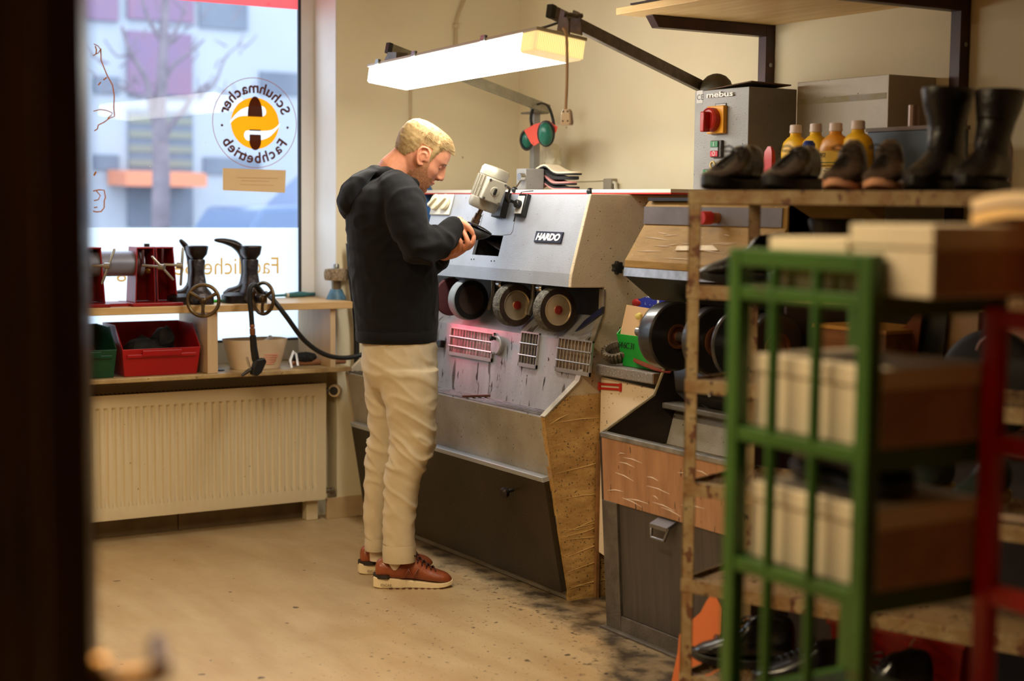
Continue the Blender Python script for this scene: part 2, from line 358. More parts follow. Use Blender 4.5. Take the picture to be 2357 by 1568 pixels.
pr = [(-.767,1.458),(-.844,1.176),(-.849,1.129),(-.704,1.126),(-.30,1.126),(-.30,1.458)]
xl = HP(1003, 450).x
XH = XRM-.0185; A = [V((xl,)+p) for p in pr]; B = [V((XH,)+p) for p in pr]
h.add(A+B, [(0,1,2,3,4,5),(11,10,9,8,7,6),(1,7,8,2),(2,8,9,3),(4,10,11,5),(5,11,6,0)])
ox0 = HP(1088, 580).x; ox1 = HP(1153, 565).x; ov1 = hv(HP(1130, 541)); ov0 = hv(HP(1115, 588)); vb = hv(V((0,-.844,1.176)))
q = lambda x, v, o=0: h0+V((x,0,0))+hd*v+hn*o
for (a, b, c, d) in ((xl,XH,ov1,0),(xl,XH,vb,ov0),(xl,ox0,ov0,ov1),(ox1,XH,ov0,ov1)): h.add([q(a,c),q(b,c),q(b,d),q(a,d)], [(0,1,2,3)])
for z in (1,): h.add([q(ox0,ov0),q(ox1,ov0),q(ox1,ov0,-.012),q(ox0,ov0,-.012),q(ox0,ov1),q(ox1,ov1),q(ox1,ov1,-.012),q(ox0,ov1,-.012)], [(0,1,2,3),(4,5,6,7),(0,4,7,3),(1,5,6,2)])
h.build('head_housing', hammer, mc, smooth=0)
o_ = MB(); o_.add([q(ox0-.02,ov0-.02,-.013),q(ox1+.02,ov0-.02,-.013),q(ox1+.02,ov1+.02,-.013),q(ox0-.02,ov1+.02,-.013),q(ox0-.02,ov0-.02,-.16),q(ox1+.02,ov0-.02,-.16),q(ox1+.02,ov1+.02,-.16),q(ox0-.02,ov1+.02,-.16)], [(0,1,5,4),(1,2,6,5),(2,3,7,6),(3,0,4,7),(4,5,6,7)])
o_.add([q(ox0,ov0+.07,-.03),q(ox1+.02,ov0+.01,-.03),q(ox1+.02,ov0+.05,-.12),q(ox0,ov0+.11,-.12)], [(0,1,2,3)])
o_.build('opening_recess', darkin, mc, smooth=0)
# engraved cover seams on the head
sm = MB()
def seam(p, r, off=.0006, w=.0016): sm.tube([HP(*k, off=off) for k in p], w*.5, 5)
seam([(1112,492),(1105,520),(1103,539)], 0); seam([(1199,447),(1186,500),(1180,532),(1175,540),(1158,541)], 0); seam([(1199,447),(1198,460)], 0)
sm.build('panel_seam', mat('seam', (96,92,88), .6), mc)
vt = MB()
for px in (1085,1091,1131,1138): vt.cyl(HP(px, 597 if px < 1100 else 601, -.001), HP(px, 597 if px < 1100 else 601, .0012), .0028, 8)
vt.build('vent_hole', black, mc)
sd = [(-.769,1.459),(-.846,1.176),(-.851,1.128),(-.704,1.125),(-.706,1.037),(-.808,.791),(-.953,.671),(-.84,0),(-.05,0),(-.05,1.459)]
MB().prism([(XRM-.018,)+p for p in sd], (.018,0,0)).build('side_plate', hammer_side, mc, smooth=0, bevel=.003)
MB().prism([(XL,)+p for p in sd[3:]], (.018,0,0)).build('side_plate', hammer_side, mc, smooth=0, bevel=.003)
fl = MB(); P3 = [(-.704,1.12),(-.706,1.037),(-.808,.791),(-.953,.671)]
for a, b in zip(P3, P3[1:]):
    d = V((0,)+b)-V((0,)+a); n = V((0, d.z, -d.y)).normalized()*.006
    if n.y > 0: n = -n
    A0 = V((XRM+.004,)+a); B0 = V((XRM+.004,)+b); fl.prism([A0, B0, B0+n, A0+n], (-.03,0,0))
fl.build('edge_flange', mat('worn_edge', (178,166,146), .4, .5, var=.25, vs=14), mc, smooth=0)
MB().prism([(XL+.018,)+p for p in [(-.953,.671),(-.84,0),(-.78,0),(-.78,.55),(-.93,.664)]], (XRM-XL-.036,0,0)).build('lower_front', grimy, mc, smooth=0, bevel=.002)
ip0 = V((0,-.822,.60)); ipd = V((0,.06,.52)).normalized(); ipn = V((0,-.52,.06)).normalized()
def IP(px, py, off=0): return atP(px, py, ip0+ipn*off, ipn)
iv = lambda p: (p-ip0).dot(ipd)
ip = lambda x, v, o=0: ip0+V((x,0,0))+ipd*v+ipn*o
pp_ = [(-.8255,.57),(-.784,.93),(-.665,1.03),(-.66,1.124),(-.645,1.124),(-.65,1.03),(-.768,.935),(-.808,.57)]
MB().prism([(XL+.0185,)+p for p in pp_], (XRM-XL-.037,0,0)).build('inner_panel', stained, mc, smooth=0)
MB().box(XL+.018, XRM-.018, -.93, -.80, .575, .59).build('trough_floor', darkin, mc, smooth=0)
MB().box(XL+.02, XRM-.02, -.684, -.672, 1.02, 1.1245).build('shade_flap', mat('flap_black', (14,15,22), .55), mc, smooth=0)  # black plate put in for the dark, partly shade, behind the wheels
b_ = MB()
P_ = [atY(1392,690,-.70), atY(1352,738,-.70), atY(1325,765,-.70)]; b_.prism([atY(1386,706,-.79), atY(1346,737,-.79), atY(1322,764,-.79), atY(1334,758,-.79), atY(1384,722,-.79)], (0,.012,0))
b_.build('belt_guard', mat('guard_blue', (7,12,44), .4), mc, smooth=0)
for k in range(4):
    MB().tube([(XL+.02,-.94+k*.024,.676-k*.0005),(XRM-.02,-.94+k*.024,.676-k*.0005)], .0042, 8).build('trough_bar', steel, mc)
c = atZ(1120,912,.68); MB().obox((c.x,-.905,.683), ((.25,1,0),(1,-.25,0),(0,0,1)), (.11,.016,.008)).build('bar_clip', mat('rusty_clip', (84,44,30), .6), mc, smooth=0)
# grilles on the inner panel
wire = mat('grille_wire', (178,174,168), .35, .8)
def grille(p0, p1, nv, backm, horiz=2):
    a = IP(*p0); b = IP(*p1); x0, x1 = a.x, b.x; v1, v0 = iv(a), iv(b)
    w = MB(); fw = .008
    for (xa, xb, va, vb_) in ((x0,x1,v0,v0+.014),(x0,x1,v1-.006,v1),(x0,x0+.006,v0,v1),(x1-.006,x1,v0,v1)):
        w.prism([ip(xa,va,.001),ip(xb,va,.001),ip(xb,vb_,.001),ip(xa,vb_,.001)], ipn*fw)
    for i in range(1, nv): x = lerp(x0, x1, i/nv); w.tube([ip(x,v0,.007),ip(x,v1,.007)], .0016, 5)
    for i in range(1, horiz+1): v = lerp(v0, v1, i/(horiz+1)); w.tube([ip(x0,v,.0105),ip(x1,v,.0105)], .0028, 6)
    g = w.build('grille', wire, mc, smooth=30)
    MB().prism([ip(x0+.004,v0+.012,.0005),ip(x1-.004,v0+.012,.0005),ip(x1-.004,v1-.004,.0005),ip(x0+.004,v1-.004,.0005)], ipn*.001).build('filter', backm, g, smooth=0)
grille((1042,752), (1134,834), 15, mat('filter_pale', (200,180,182), .8, col2=(96,80,80), vs=8, stretch=(9,1,.8)))
grille((1204,762), (1237,850), 6, mat('filter_dark', (92,78,68), .8, col2=(40,32,28), vs=8, stretch=(9,1,.8)))
grille((1290,775), (1360,868), 10, mat('filter_brown', (130,104,76), .8, col2=(52,40,32), vs=7, stretch=(9,1,.8)))
c = IP(1150,796); MB().lathe([(.038,0),(.038,.016),(.034,.02)], c, ipn, 32).build('round_cover', stained, mc)
MB().lathe([(.006,0),(.006,.012),(.009,.013),(.009,.024),(.006,.027)], c+ipd*.026+V((-.004,0,0))+ipn*.02, ipn, 14).build('cover_knob', black, mc)
MB().lathe([(.004,0),(.004,.008)], c-ipd*.03+ipn*.02, ipn, 10).build('cover_screw', chrome, mc)
q_ = MB(); a = IP(1010,790); q_.obox(a+ipn*.01, (V((1,0,0)), ipd, ipn), (.10,.03,.02)); q_.build('outlet_strip', black, mc, bevel=.003)
# grinding wheels on a common shaft
WY, WZ = -.80, 1.038
m_tread = mat('abrasive_tread', (112,108,100), .9, col2=(60,58,54), vs=70, bump=.6, bs=140)
m_pale = mat('felt_tread', (150,158,166), .7, var=.12, vs=8)
m_rim = mat('dark_rim', (52,36,28), .5, var=.3, vs=20)
m_brassy = mat('turned_metal', (232,212,182), .3, .78, col2=(206,184,150), vs=3)
m_bake = mat('brown_disc', (84,66,56), .42, .5, var=.2, vs=9)
def wheel(x, tread, rim, hubm, R=.082, w=.05, cap=True):
    o = (x-w, WY, WZ)
    t = MB().lathe([(.002,0),(R*.6,0),(R-.004,.001),(R,.006),(R,w-.005),(R-.004,w)], o, (1,0,0), 48, cap=False).build('grinding_wheel', tread, mc)
    MB().lathe([(R-.0045,w-.004),(R-.0045,w+.0012),(R*.71,w+.0015),(R*.68,w-.004)], o, (1,0,0), 48, cap=False).build('rim', rim, t)
    MB().lathe([(R*.70,w-.002),(R*.70,w+.002),(R*.66,w+.002),(R*.60,w-.010),(R*.36,w-.012),(R*.34,w-.003),(R*.20,w-.003),(R*.19,w+.001),(.004,w+.001)], o, (1,0,0), 48, cap=True).build('hub', hubm, t)
    if cap:
        MB().lathe([(.016,w),(.016,w+.005),(.006,w+.006),(.006,w+.009),(.002,w+.010)], o, (1,0,0), 20).build('hub_cap', mat('red_cap', (130,34,26), .5), t)
for (px, py, tr_, rm, hb_, cp) in ((1085,690,m_pale,black,m_bake,False),(1190,703,m_tread,m_rim,m_brassy,True),(1285,715,m_tread,m_rim,m_brassy,True)):
    wheel(atY(px, py, WY).x, tr_, rm, hb_, cap=cp)
x0 = atY(1085,690,WY).x
for px in (1085,1190,1285):
    x_ = atY(px, 700, WY).x; MB().cyl((x_-(.13 if px < 1100 else .085),WY,WZ),(x_-.045,WY,WZ), .013, 16).build('shaft', chrome, mc)
MB().lathe([(.03,0),(.033,.004),(.033,.026),(.026,.03)], (x0-.085,WY,WZ), (1,0,0), 24).build('shaft_collar', chrome, mc)
MB().lathe([(.02,0),(.074,.002),(.078,.01),(.074,.02),(.02,.022)], (x0-.16,WY-.01,WZ+.005), (1,0,0), 36).build('felt_disc', mat('maroon_felt', (70,26,30), .8), mc)
for px in (1136, 1228):
    a = atY(px, 664, -.735); MB().tube([(a.x,-.735,1.13),(a.x,-.735,1.06),(a.x-.01,-.75,1.0)], [.012,.012,.010], 10).build('shaft_bracket', steel, mc)
for px in (1040, 1152, 1245):
    a = atY(px, 654, -.80); MB().lathe([(.012,0),(.015,.006),(.015,.03),(.01,.036)], (a.x-.02,-.80,1.112), (1,0,0), 14).build('lock_nut', chrome, mc)
# lower access flap
fn = V((0,-.671,-.113)).normalized(); fd = V((0,-.113,.671)).normalized(); f0_ = V((0,-.84,0))
fp = lambda x, v, o=0: f0_+V((x,0,0))+fd*v+fn*o
tr_ = atP(1250,1112, f0_+fn*.03, fn); br_ = atP(1291,1366, f0_+fn*.03, fn); vt_ = (tr_-f0_).dot(fd); vb_ = (br_-f0_).dot(fd)
d_ = MB().prism([fp(XL+.04,vb_,.003),fp(br_.x,vb_,.003),fp(tr_.x,vt_,.003),fp(XL+.04,vt_,.003)], fn*.024).build('access_flap', sooty, mc, smooth=0, bevel=.003)
MB().prism([fp(XL+.04,vt_,.0),fp(tr_.x,vt_,.0),fp(tr_.x-.004,vt_+.018,.0),fp(XL+.04,vt_+.018,.0)], fn*.03).build('flap_ledge', mat('ledge_metal', (196,202,212), .3, .6), d_, smooth=0, bevel=.002)
k_ = atP(1180,1128, f0_+fn*.03, fn); MB().lathe([(.007,0),(.007,.02),(.013,.022),(.02,.028),(.022,.04),(.014,.048)], k_, fn, 12).wob(.002,60).build('flap_knob', iron, d_)
# brown tape round the lower side
tp = MB(); rr = random.Random(5); E1 = []
for i in range(16):
    t_ = i/15; p = V((0,-.953,.671)).lerp(V((0,-.84,0)), t_); E1.append(p)
tp.prism([(XRM+.0005,p.y-.001,p.z) for p in E1]+[(XRM+.0005,-.55,0),(XRM+.0005,-.55,.75),(XRM+.0005,-.86,.742)], (.0025,0,0))
for i in range(15):
    a, b = E1[i], E1[i+1]; w_ = rr.uniform(.008,.026)
    tp.prism([V((XRM+.003,a.y,a.z))+fn*.0015, V((XRM+.003,b.y,b.z))+fn*.0015, V((XRM-w_,b.y,b.z))+fn*.0015, V((XRM-w_*rr.uniform(.8,1.2),a.y,a.z))+fn*.0015], fn*.0015)
tp.build('tape_wrap', tape, mc, smooth=0)
for i in range(13):
    z_ = rr.uniform(.04,.66); ya = -lerp(.84,.95,z_/.67)+.01; yb = min(ya+rr.uniform(.08,.30), -.60); dz = rr.uniform(-.01,.05)
    MB().tube([(XRM+.003,ya,z_),(XRM+.0045,(ya+yb)/2,z_+dz*.5+rr.uniform(-.006,.006)),(XRM+.003,yb,z_+dz)], [.0005,.0018,.0005], 5).build('tape_fold', mat('tape_fold', (206,172,112), .3), mc)
k_ = atX(1414,616,XRM); s_ = MB(); s_.cyl(k_, k_+V((.012,0,0)), .01, 12)
s_.loft([[k_+V((x,math.cos(a)*r*(1+.14*math.cos(7*a)),math.sin(a)*r*(1+.14*math.cos(7*a)))) for a in [2*PI*i/56 for i in range(56)]] for x, r in ((.012,.018),(.015,.022),(.028,.022),(.031,.017))])
s_.build('star_knob', black, mc)
# name plate, switches
ax = (V((1,0,0)), hd, hn); a = HP(1231,558); b = HP(1299,535); c = (a+b)/2
npl = MB().obox(c+hn*.003, ax, (b.x-a.x, hv(b)-hv(a), .006)).build('name_plate', mat('plate_navy', (40,42,56), .35, .3), mc, smooth=0, bevel=.001)
t_ = MB(); text(t_, 'HARDO', q(a.x+.010, hv(a)+.016, .0062), (1,0,0), hd, .066, .0012, bold=.05, shear=.25, space=.98); 
xs = [p.x for p in t_.v]; k_ = (b.x-a.x-.02)/(max(xs)-min(xs)); x0_ = min(xs); vm_ = [(p-h0).dot(hd) for p in t_.v]; dv_ = (hv(a)+hv(b))/2-(min(vm_)+max(vm_))/2; kv_ = (hv(b)-hv(a))*.66/(max(vm_)-min(vm_)); vc_ = (min(vm_)+max(vm_))/2; t_.v = [V((a.x+.01+(p.x-x0_)*k_, p.y, p.z))+hd*(dv_+(kv_-1)*(((p-h0).dot(hd))-vc_)) for p in t_.v]
t_.build('lettering', mat('plate_white', (226,228,232), .4), npl, smooth=0)
c = HP(1208,475); sw = MB().obox(c+hn*.010, ax, (.060,.088,.02)).build('rotary_switch', black, mc, bevel=.003)
MB().obox(c+hn*.0215-V((.004,0,0)), ax, (.046,.07,.004)).build('switch_plate', mat('plate_grey', (196,196,196), .4), sw, bevel=.003)
k = MB(); k.lathe([(.016,0),(.016,.018),(.012,.022)], c+hn*.023, hn, 20); k.obox(c+hn*.036-V((.014,0,0))+hd*.004, (V((1,0,0))-hd*.2, hd, hn), (.062,.012,.014)); k.build('switch_lever', black, sw, bevel=.002)
sc_ = MB(); sc_.tube([c+hn*.002+V((-.05,0,0))-hd*.06, c+hn*.002+V((-.045,0,0))+hd*.055, c+hn*.002+V((.035,0,0))+hd*.06], .0022, 5); sc_.build('switch_seam', black, mc)
c = HP(1019,472); sw = MB().obox(c+hn*.004, ax, (.165,.088,.008)).build('switch_panel', mat('panel_cream', (222,218,204), .4), mc, bevel=.004)
for dx in (-.04, .04):
    k = MB(); k.lathe([(.034,0),(.034,.012),(.028,.016)], c+hn*.008+V((dx,0,.008)), hn, 24); k.obox(c+hn*.024+V((dx,0,.008)), (V((.8,0,0))+hd*.6, hd*.8-V((.6,0,0)), hn), (.06,.014,.022)); k.build('dial', mat('dial_cream', (226,216,184), .4), sw, bevel=.002)
# electric motor with drill spindle leaning out of the head
mb_ = atY(1110,476,-.895); mt = atY(1140,398,-.855); ma = (mt-mb_).normalized(); mx_, my_, _ = frame(ma, (0,-1,0))
Lm = (mt-mb_).length
m_mot = mat('motor_grey', (176,170,154), .38, .3, var=.12, vs=10, spots=[(60,.73,(70,62,50))])
mo = MB().lathe([(.02,-.012),(.050,-.010),(.057,.002),(.058,.028),(.054,.03),(.054,Lm-.02),(.056,Lm-.018),(.056,Lm+.006),(.05,Lm+.018),(.02,Lm+.022)], mb_, ma, 36).build('motor', m_mot, mc)
fi = MB()
for k in range(22):
    a_ = 2*PI*k/22; dvec = mx_*math.cos(a_)+my_*math.sin(a_); fi.obox(mb_+ma*(Lm*.5+.005)+dvec*.056, (ma, dvec, ma.cross(dvec)), (Lm-.055,.010,.0025))
fi.build('cooling_fins', m_mot, mo, smooth=0)
tc_ = (CAM-mb_).normalized(); bxn = (tc_-ma*tc_.dot(ma)).normalized(); bxn = (bxn+ma.cross(bxn)*(.28)).normalized(); bxs = ma.cross(bxn)
bc = mb_+ma*(Lm*.52)+bxn*.066
tb = MB().obox(bc, (bxs, ma, bxn), (.078,.088,.042)).build('terminal_box', m_mot, mo, bevel=.005)
s_ = MB(); s_.lathe([(.018,0),(.016,.004)], bc+bxn*.021, bxn, 20); s_.build('box_boss', m_mot, tb)
s_ = MB(); s_.obox(bc+bxn*.027, (bxs, ma, bxn), (.010,.024,.010)); s_.build('toggle', black, tb, bevel=.002)
s_ = MB()
for i, j in ((-1,-1),(-1,1),(1,-1),(1,1)): s_.lathe([(.005,0),(.005,.002)], bc+bxn*.021+bxs*(.031*i)+ma*(.036*j), bxn, 10)
s_.build('box_screws', steel, tb)
sp0 = mb_-ma*.008; sp1 = atY(1090,519,-.915); sa = (sp1-sp0).normalized(); Ls = (sp1-sp0).length
MB().lathe([(.0095,0),(.0095,Ls*.32),(.0135,Ls*.33),(.0135,Ls*.62),(.0165,Ls*.64),(.0165,Ls*.95),(.010,Ls)], sp0, sa, 20).build('spindle', mat('spindle_bronze', (128,104,84), .35, .8, var=.2, vs=30), mo)
MB().lathe([(.010,Ls*.97),(.024,Ls),(.026,Ls+.004),(.010,Ls+.007)], sp0, sa, 24).build('grinding_disc', mat('disc_blue', (52,84,190), .5), mo)
s_ = MB(); c = HP(1160,474); s_.tube([c-hn*.01+V((-.02,0,0)), c+hn*.05+V((-.03,0,-.01)), mb_+ma*.03], [.016,.014,.012], 10); s_.obox(c+hn*.012, ax, (.07,.10,.03)); s_.build('motor_bracket', mat('bracket_black', (30,28,26), .5), mo, bevel=.003)
MB().tube(crom([bc+bxs*.03+ma*.035-bxn*.01, bc+bxs*.065+ma*.03-bxn*.03, HP(1168,452,.03), HP(1172,466,.0)]), .005, 8).build('motor_cable', mat('cable_grey', (90,86,78), .5), mo)
# red heat lamp glow under the head (a real lamp of the machine)
ld = bpy.data.lights.new('heat_lamp', 'SPOT'); ld.energy = 6; ld.color = (1,.10,.14); ld.spot_size = math.radians(72); ld.spot_blend = .9; ld.shadow_soft_size = .03
lo = bpy.data.objects.new('heat_lamp', ld); C.objects.link(lo); lo.location = (.66,-.955,1.0)
tg = IP(1085,800); lo.rotation_euler = (tg-lo.location).to_track_quat('-Z', 'Y').to_euler()
# ---------------------------------------------------------------- things on top of the machine
red = mat('red_edge', (196,44,34), .4)
a = MB().box(.06, 1.98, -.60, -.16, 1.4605, 1.4655); bd = thing('board', 'long white board with red edge lying on top of the grey machine', 'board', (1.0,-.4,1.462))
a.build('red_layer', red, bd, smooth=0); MB().box(.06,1.98,-.601,-.16,1.4656,1.4780).build('white_layer', mat('board_white', (226,218,206), .5), bd, smooth=0)
c = atY(1213,425,-.52); cb = thing('control_box', 'small grey box with a ball-ended lever on top of the machine', 'box', (c.x,-.5,1.478))
MB().box(c.x-.036,c.x+.036,-.55,-.46,1.4785,1.565).build('housing', greymetal, cb, bevel=.004)
s_ = MB(); p0_ = V((c.x+.024,-.553,1.53)); p1_ = atY(1184,437,-.60); s_.tube([p0_, p1_], .004, 8); s_.lathe([(.016,0),(.016,.02)], p0_, (0,-1,0), 16); s_.build('lever', chrome, cb)
MB().ell(p1_, .013).build('lever_ball', black, cb)
for px, z in ((1358,441),):
    c = atY(px, z, -.60); kk = MB(); kk.ell(c, .014); kk.cyl((c.x,c.y,1.4785), c, .006); tag(kk.build('knob', black), 'black ball knob standing on the white board beside the insoles', 'knob')
def insole(c, L, arch, m1, m2, lab, rz):
    t = thing('insole', lab, 'insole', c, 'stacked insoles')
    out = [(-.5,0),(-.46,.085),(-.30,.105),(-.05,.085),(.15,.12),(.32,.135),(.45,.09),(.5,.02),(.46,-.07),(.30,-.12),(.1,-.11),(-.1,-.085),(-.3,-.095),(-.45,-.08)]
    O = crom([(x*L,y*L*1.25,0) for x, y in out], 3, True); n = len(O)
    def hh(x): return arch*math.exp(-((x/L+.1)/.2)**2)+arch*.35*max(0, x/L-.25)
    for (nm, mt_, zo, th) in (('foam_layer', m2, 0, .0055), ('cover_layer', m1, .0057, .0065)):
        b = MB(); rr_ = [[(p.x,p.y,zo+th*k+hh(p.x)) for p in O] for k in (0,1)]
        mid = [[(0 if 0 else p.x,p.y*.02,zo+th*k+hh(p.x)) for p in O] for k in (0,1)]
        b.loft([mid[0], rr_[0], rr_[1], mid[1]], cap=False); b.build(nm, mt_, t, smooth=50) if False else None
        me_o = b.build(nm, mt_, None, smooth=50, org=(0,0,0)); me_o.parent = t
    t.rotation_euler = (0, 0, rz); return t
ib = atY(1270,443,-.42); pink = mat('pink_foam', (206,140,138), .8); blk = mat('black_foam', (34,32,36), .8); wht = mat('cream_lining', (222,206,180), .7)
insole((ib.x,-.42,1.4785), .30, .030, blk, pink, 'lowest black and pink insole of the stack', .12)
insole((ib.x+.004,-.42,1.4985), .28, .032, pink, blk, 'second black and pink insole up from the bottom of the stack', .05)
insole((ib.x-.004,-.42,1.520), .29, .030, blk, blk, 'black insole just below the cream one on the stack', .16)
insole((ib.x+.01,-.415,1.5385), .30, .034, wht, blk, 'cream lined insole on top of the stack', .1)
# wall socket with thin wire
c = atY(1412,430,0); so = thing('wall_socket', 'small grey socket fixed to the back wall above the board', 'socket', (c.x,0,c.z))
MB().box(c.x-.03,c.x+.03,-.035,-.001,c.z-.03,c.z+.035).build('socket_body', mat('socket_grey', (150,140,122), .5), so, bevel=.004)
MB().tube([(c.x+.02,-.02,c.z+.02),(c.x+.045,-.02,c.z+.015),(c.x+.05,-.02,c.z-.05)], .008, 8).build('conduit', mat('conduit_cream', (214,204,180), .5), so)
MB().tube(crom([(c.x-.02,-.006,c.z+.028),(c.x-.3,-.006,c.z+.024),(atY(1290,425,0).x,-.006,c.z+.03)]), .0018, 5).build('thin_wire', mat('wire_cream', (200,186,156), .5), so)
# loose blue cloth at far left end of the machine
c = atY(992,445,-.55); bl_ = MB().ell((c.x-.02,-.56,1.40), (.045,.03,.11), n=16, m=10).wob(.012,18,4); tag(bl_.build('blue_cloth', mat('cloth_blue', (44,88,140), .9), remesh=0), 'blue cloth hanging behind the man at the left end of the machine', 'cloth')
# ================================================================ SECOND (TAPED) MACHINE
tapeh = mat('glossy_brown_tape', (150,118,68), .6, 0, col2=(128,100,58), vs=5, spec=.1, bump=.45, bs=9, spots=[(60,.71,(176,150,100)),(34,.74,(70,46,34))], stretch=(1,1,3))
tape2 = mat('taped_bin_front', (172,126,92), .28, col2=(146,104,74), vs=5, bump=.5, bs=10, spots=[(26,.69,(36,26,22),1)], stretch=(3,1,.7), coat=.3)
x2 = 2.097; x3 = atY(1822,464,-.782).x
M2 = thing('taped_grinding_machine', 'brown taped grinding machine with red stop button behind the rusty rack', 'machine', ((x2+x3)/2,-.55,0))
hp2 = [(-.782,1.435),(-.796,1.417),(-.798,1.358),(-.876,1.239),(-.8775,1.215),(-.40,1.215),(-.40,1.435)]
MB().prism([(x2,)+p for p in hp2], (x3-x2,0,0)).build('hood', tapeh, M2, smooth=0, bevel=.003)
MB().prism([(x2+.002,)+p for p in [(-.795,1.4165),(-.797,1.359),(-.803,1.359),(-.801,1.4165)]], (x3-x2-.02,0,0)).build('hood_band', mat('band_grey', (106,100,104), .5, .1, var=.15, vs=9), M2, smooth=0)
MB().prism([(x2,)+p for p in [(-.8775,1.2148),(-.880,1.187),(-.5,1.187),(-.5,1.2148)]], (x3-x2,0,0)).build('hood_lip', mat('lip_metal', (190,194,206), .28, .5, var=.25, vs=12), M2, smooth=0)
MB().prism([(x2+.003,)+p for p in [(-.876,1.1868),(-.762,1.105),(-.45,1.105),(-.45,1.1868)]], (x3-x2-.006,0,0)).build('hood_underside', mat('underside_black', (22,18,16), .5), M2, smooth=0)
MB().box(x2+.02,x3-.02,-.80,-.42,1.436,1.446).build('top_plate', black, M2, smooth=0)
dk = mat('bin_dark', (60,50,44), .5, .3, col2=(40,32,28), vs=5, bump=.2, bs=120)
L1 = atX(1503,910,x2); L2 = atX(1529,843,x2)
sp2 = [(-.967,.66),(-.925,0),(-.1,0),(-.1,1.10),(-.60,1.105),(L2.y,L2.z),(L1.y,L1.z)]
MB().prism([(x2,)+p for p in sp2], (.012,0,0)).build('side_plate', dk, M2, smooth=0)
MB().prism([(x3-.012,)+p for p in sp2[:4]+[(-.79,1.43),(-.79,.95)]], (.012,0,0)).build('side_plate', mat('side_brownblack', (66,46,44), .45, .1, var=.3, vs=6), M2, smooth=0)
e_ = MB(); e_.tube([V((x2+.006,-.967,.662)), V((x2+.006,L1.y,L1.z)), V((x2+.006,L2.y,L2.z))], .006, 6); e_.build('side_edge', mat('edge_ochre', (140,122,82), .6, var=.3, vs=20), M2)
MB().prism([(x2+.012,)+p for p in [(-.967,.66),(-.9533,.442),(-.93,.442),(-.94,.65)]], (x3-x2-.024,0,0)).build('bin_front', tape2, M2, smooth=0)
MB().box(x2+.012,x3-.012,-.972,-.945,.655,.672).build('bin_rim', mat('rim_grey', (150,146,140), .35, .5, var=.3, vs=15), M2, smooth=0, bevel=.002)
zt = .442
bf = lambda z: lerp(-.925, -.967, z/.66)
stile = mat('stile_grey', (104,96,88), .45, .3, var=.3, vs=12, bump=.2, bs=120)
s_ = MB(); s_.prism([(x2,bf(0)-.001,0),(x2,bf(zt)-.001,zt),(x2+.085,bf(zt)-.001,zt),(x2+.085,bf(0)-.001,0)], (0,.03,0)); s_.prism([(x2+.085,bf(0)-.001,.0),(x2+.085,bf(.06),.06),(x3,bf(.06),.06),(x3,bf(0)-.001,0)], (0,.03,0)); s_.box(x2-.012,x3,-.945,-.90,0,.008)
s_.build('door_frame', stile, M2, smooth=0, bevel=.002)
dd = MB().prism([(x2+.09,bf(.062)+.006,.062),(x2+.09,bf(zt)+.006,zt+.01),(x3-.01,bf(zt)+.006,zt+.01),(x3-.01,bf(.062)+.006,.062)], (0,.02,0)).build('bin_door', mat('door_darkwood', (66,58,52), .4, col2=(46,40,36), vs=6, stretch=(9,1,.5), spec=.6), M2, smooth=0)
c = atY(1526,1218,bf(.35)-.02); s_ = MB(); hw = .045
s_.prism([(c.x-hw,c.y+.02,c.z+.03),(c.x+hw,c.y+.02,c.z+.03),(c.x+hw,c.y-.02,c.z+.012),(c.x-hw,c.y-.02,c.z+.012)], (0,0,-.012)); s_.tube([(c.x-hw,c.y-.012,c.z+.01),(c.x-hw+.012,c.y-.02,c.z-.03),(c.x+hw-.012,c.y-.02,c.z-.03),(c.x+hw,c.y-.012,c.z+.01)], .005, 8); s_.build('handle', mat('handle_metal', (120,118,120), .3, .8), dd, smooth=0)
MB().box(x2+.012,x3-.012,-.94,-.66,.60,.612).build('bin_floor', mat('debris', (64,50,34), .95, col2=(110,86,46), vs=25, bump=.9, bs=50), M2, smooth=0)
MB().prism([(x2+.012,)+p for p in [(-.70,.60),(-.66,.735),(-.64,.735),(-.68,.60)]], (x3-x2-.024,0,0)).build('inner_back', grimy, M2, smooth=0)
MB().box(x2+.012,x3-.012,-.72,-.64,.735,.755).build('inner_rail', mat('rail_grey', (126,120,112), .4, .3, var=.3), M2, smooth=0, bevel=.004)
g_ = MB(); a = atY(1560,930,-.68); ring = [( -.66+.0,.745),(-.735,.80),(-.745,.87),(-.70,.95),(-.64,.98),(-.60,.90),(-.60,.76)]
g_.prism([(x2+.10,)+p for p in ring], (.5,0,0)); g_.build('wheel_guard', mat('guard_black', (36,34,34), .3, .2, spots=[(22,.66,(170,172,176)),(30,.70,(120,112,40))]), M2, smooth=60, bevel=.01)
c = atY(1652,502,-.803); s_ = MB().lathe([(.014,0),(.017,.0),(.017,.03),(.014,.03)], c+V((0,.0,0)), (0,-1,0), 20); stp = s_.build('stop_button_collar', mat('collar_rust', (150,88,50), .5), M2)
MB().lathe([(.017,.028),(.021,.030),(.0215,.06),(.019,.064),(.004,.065)], c, (0,-1,0), 24).build('stop_button', mat('button_red', (176,40,40), .45, spots=[(70,.68,(50,16,16))]), stp)
s_ = MB(); s_.prism([atP(1560,568,(0,-.84,1.295),(0,-.12,.078)), atP(1642,566,(0,-.84,1.295),(0,-.12,.078)), atP(1655,578,(0,-.84,1.295),(0,-.12,.078)), atP(1556,578,(0,-.84,1.295),(0,-.12,.078))], V((0,-.12,.078)).normalized()*.004); s_.build('tape_patch', mat('tape_shiny', (150,122,70), .5, .1, bump=.6, bs=20), M2, smooth=0)
cr = random.Random(21); m_cr = mat('tape_crease_glint', (226,206,186), .25, spec=.7)  # raised tape creases, with glints put into their pale colour
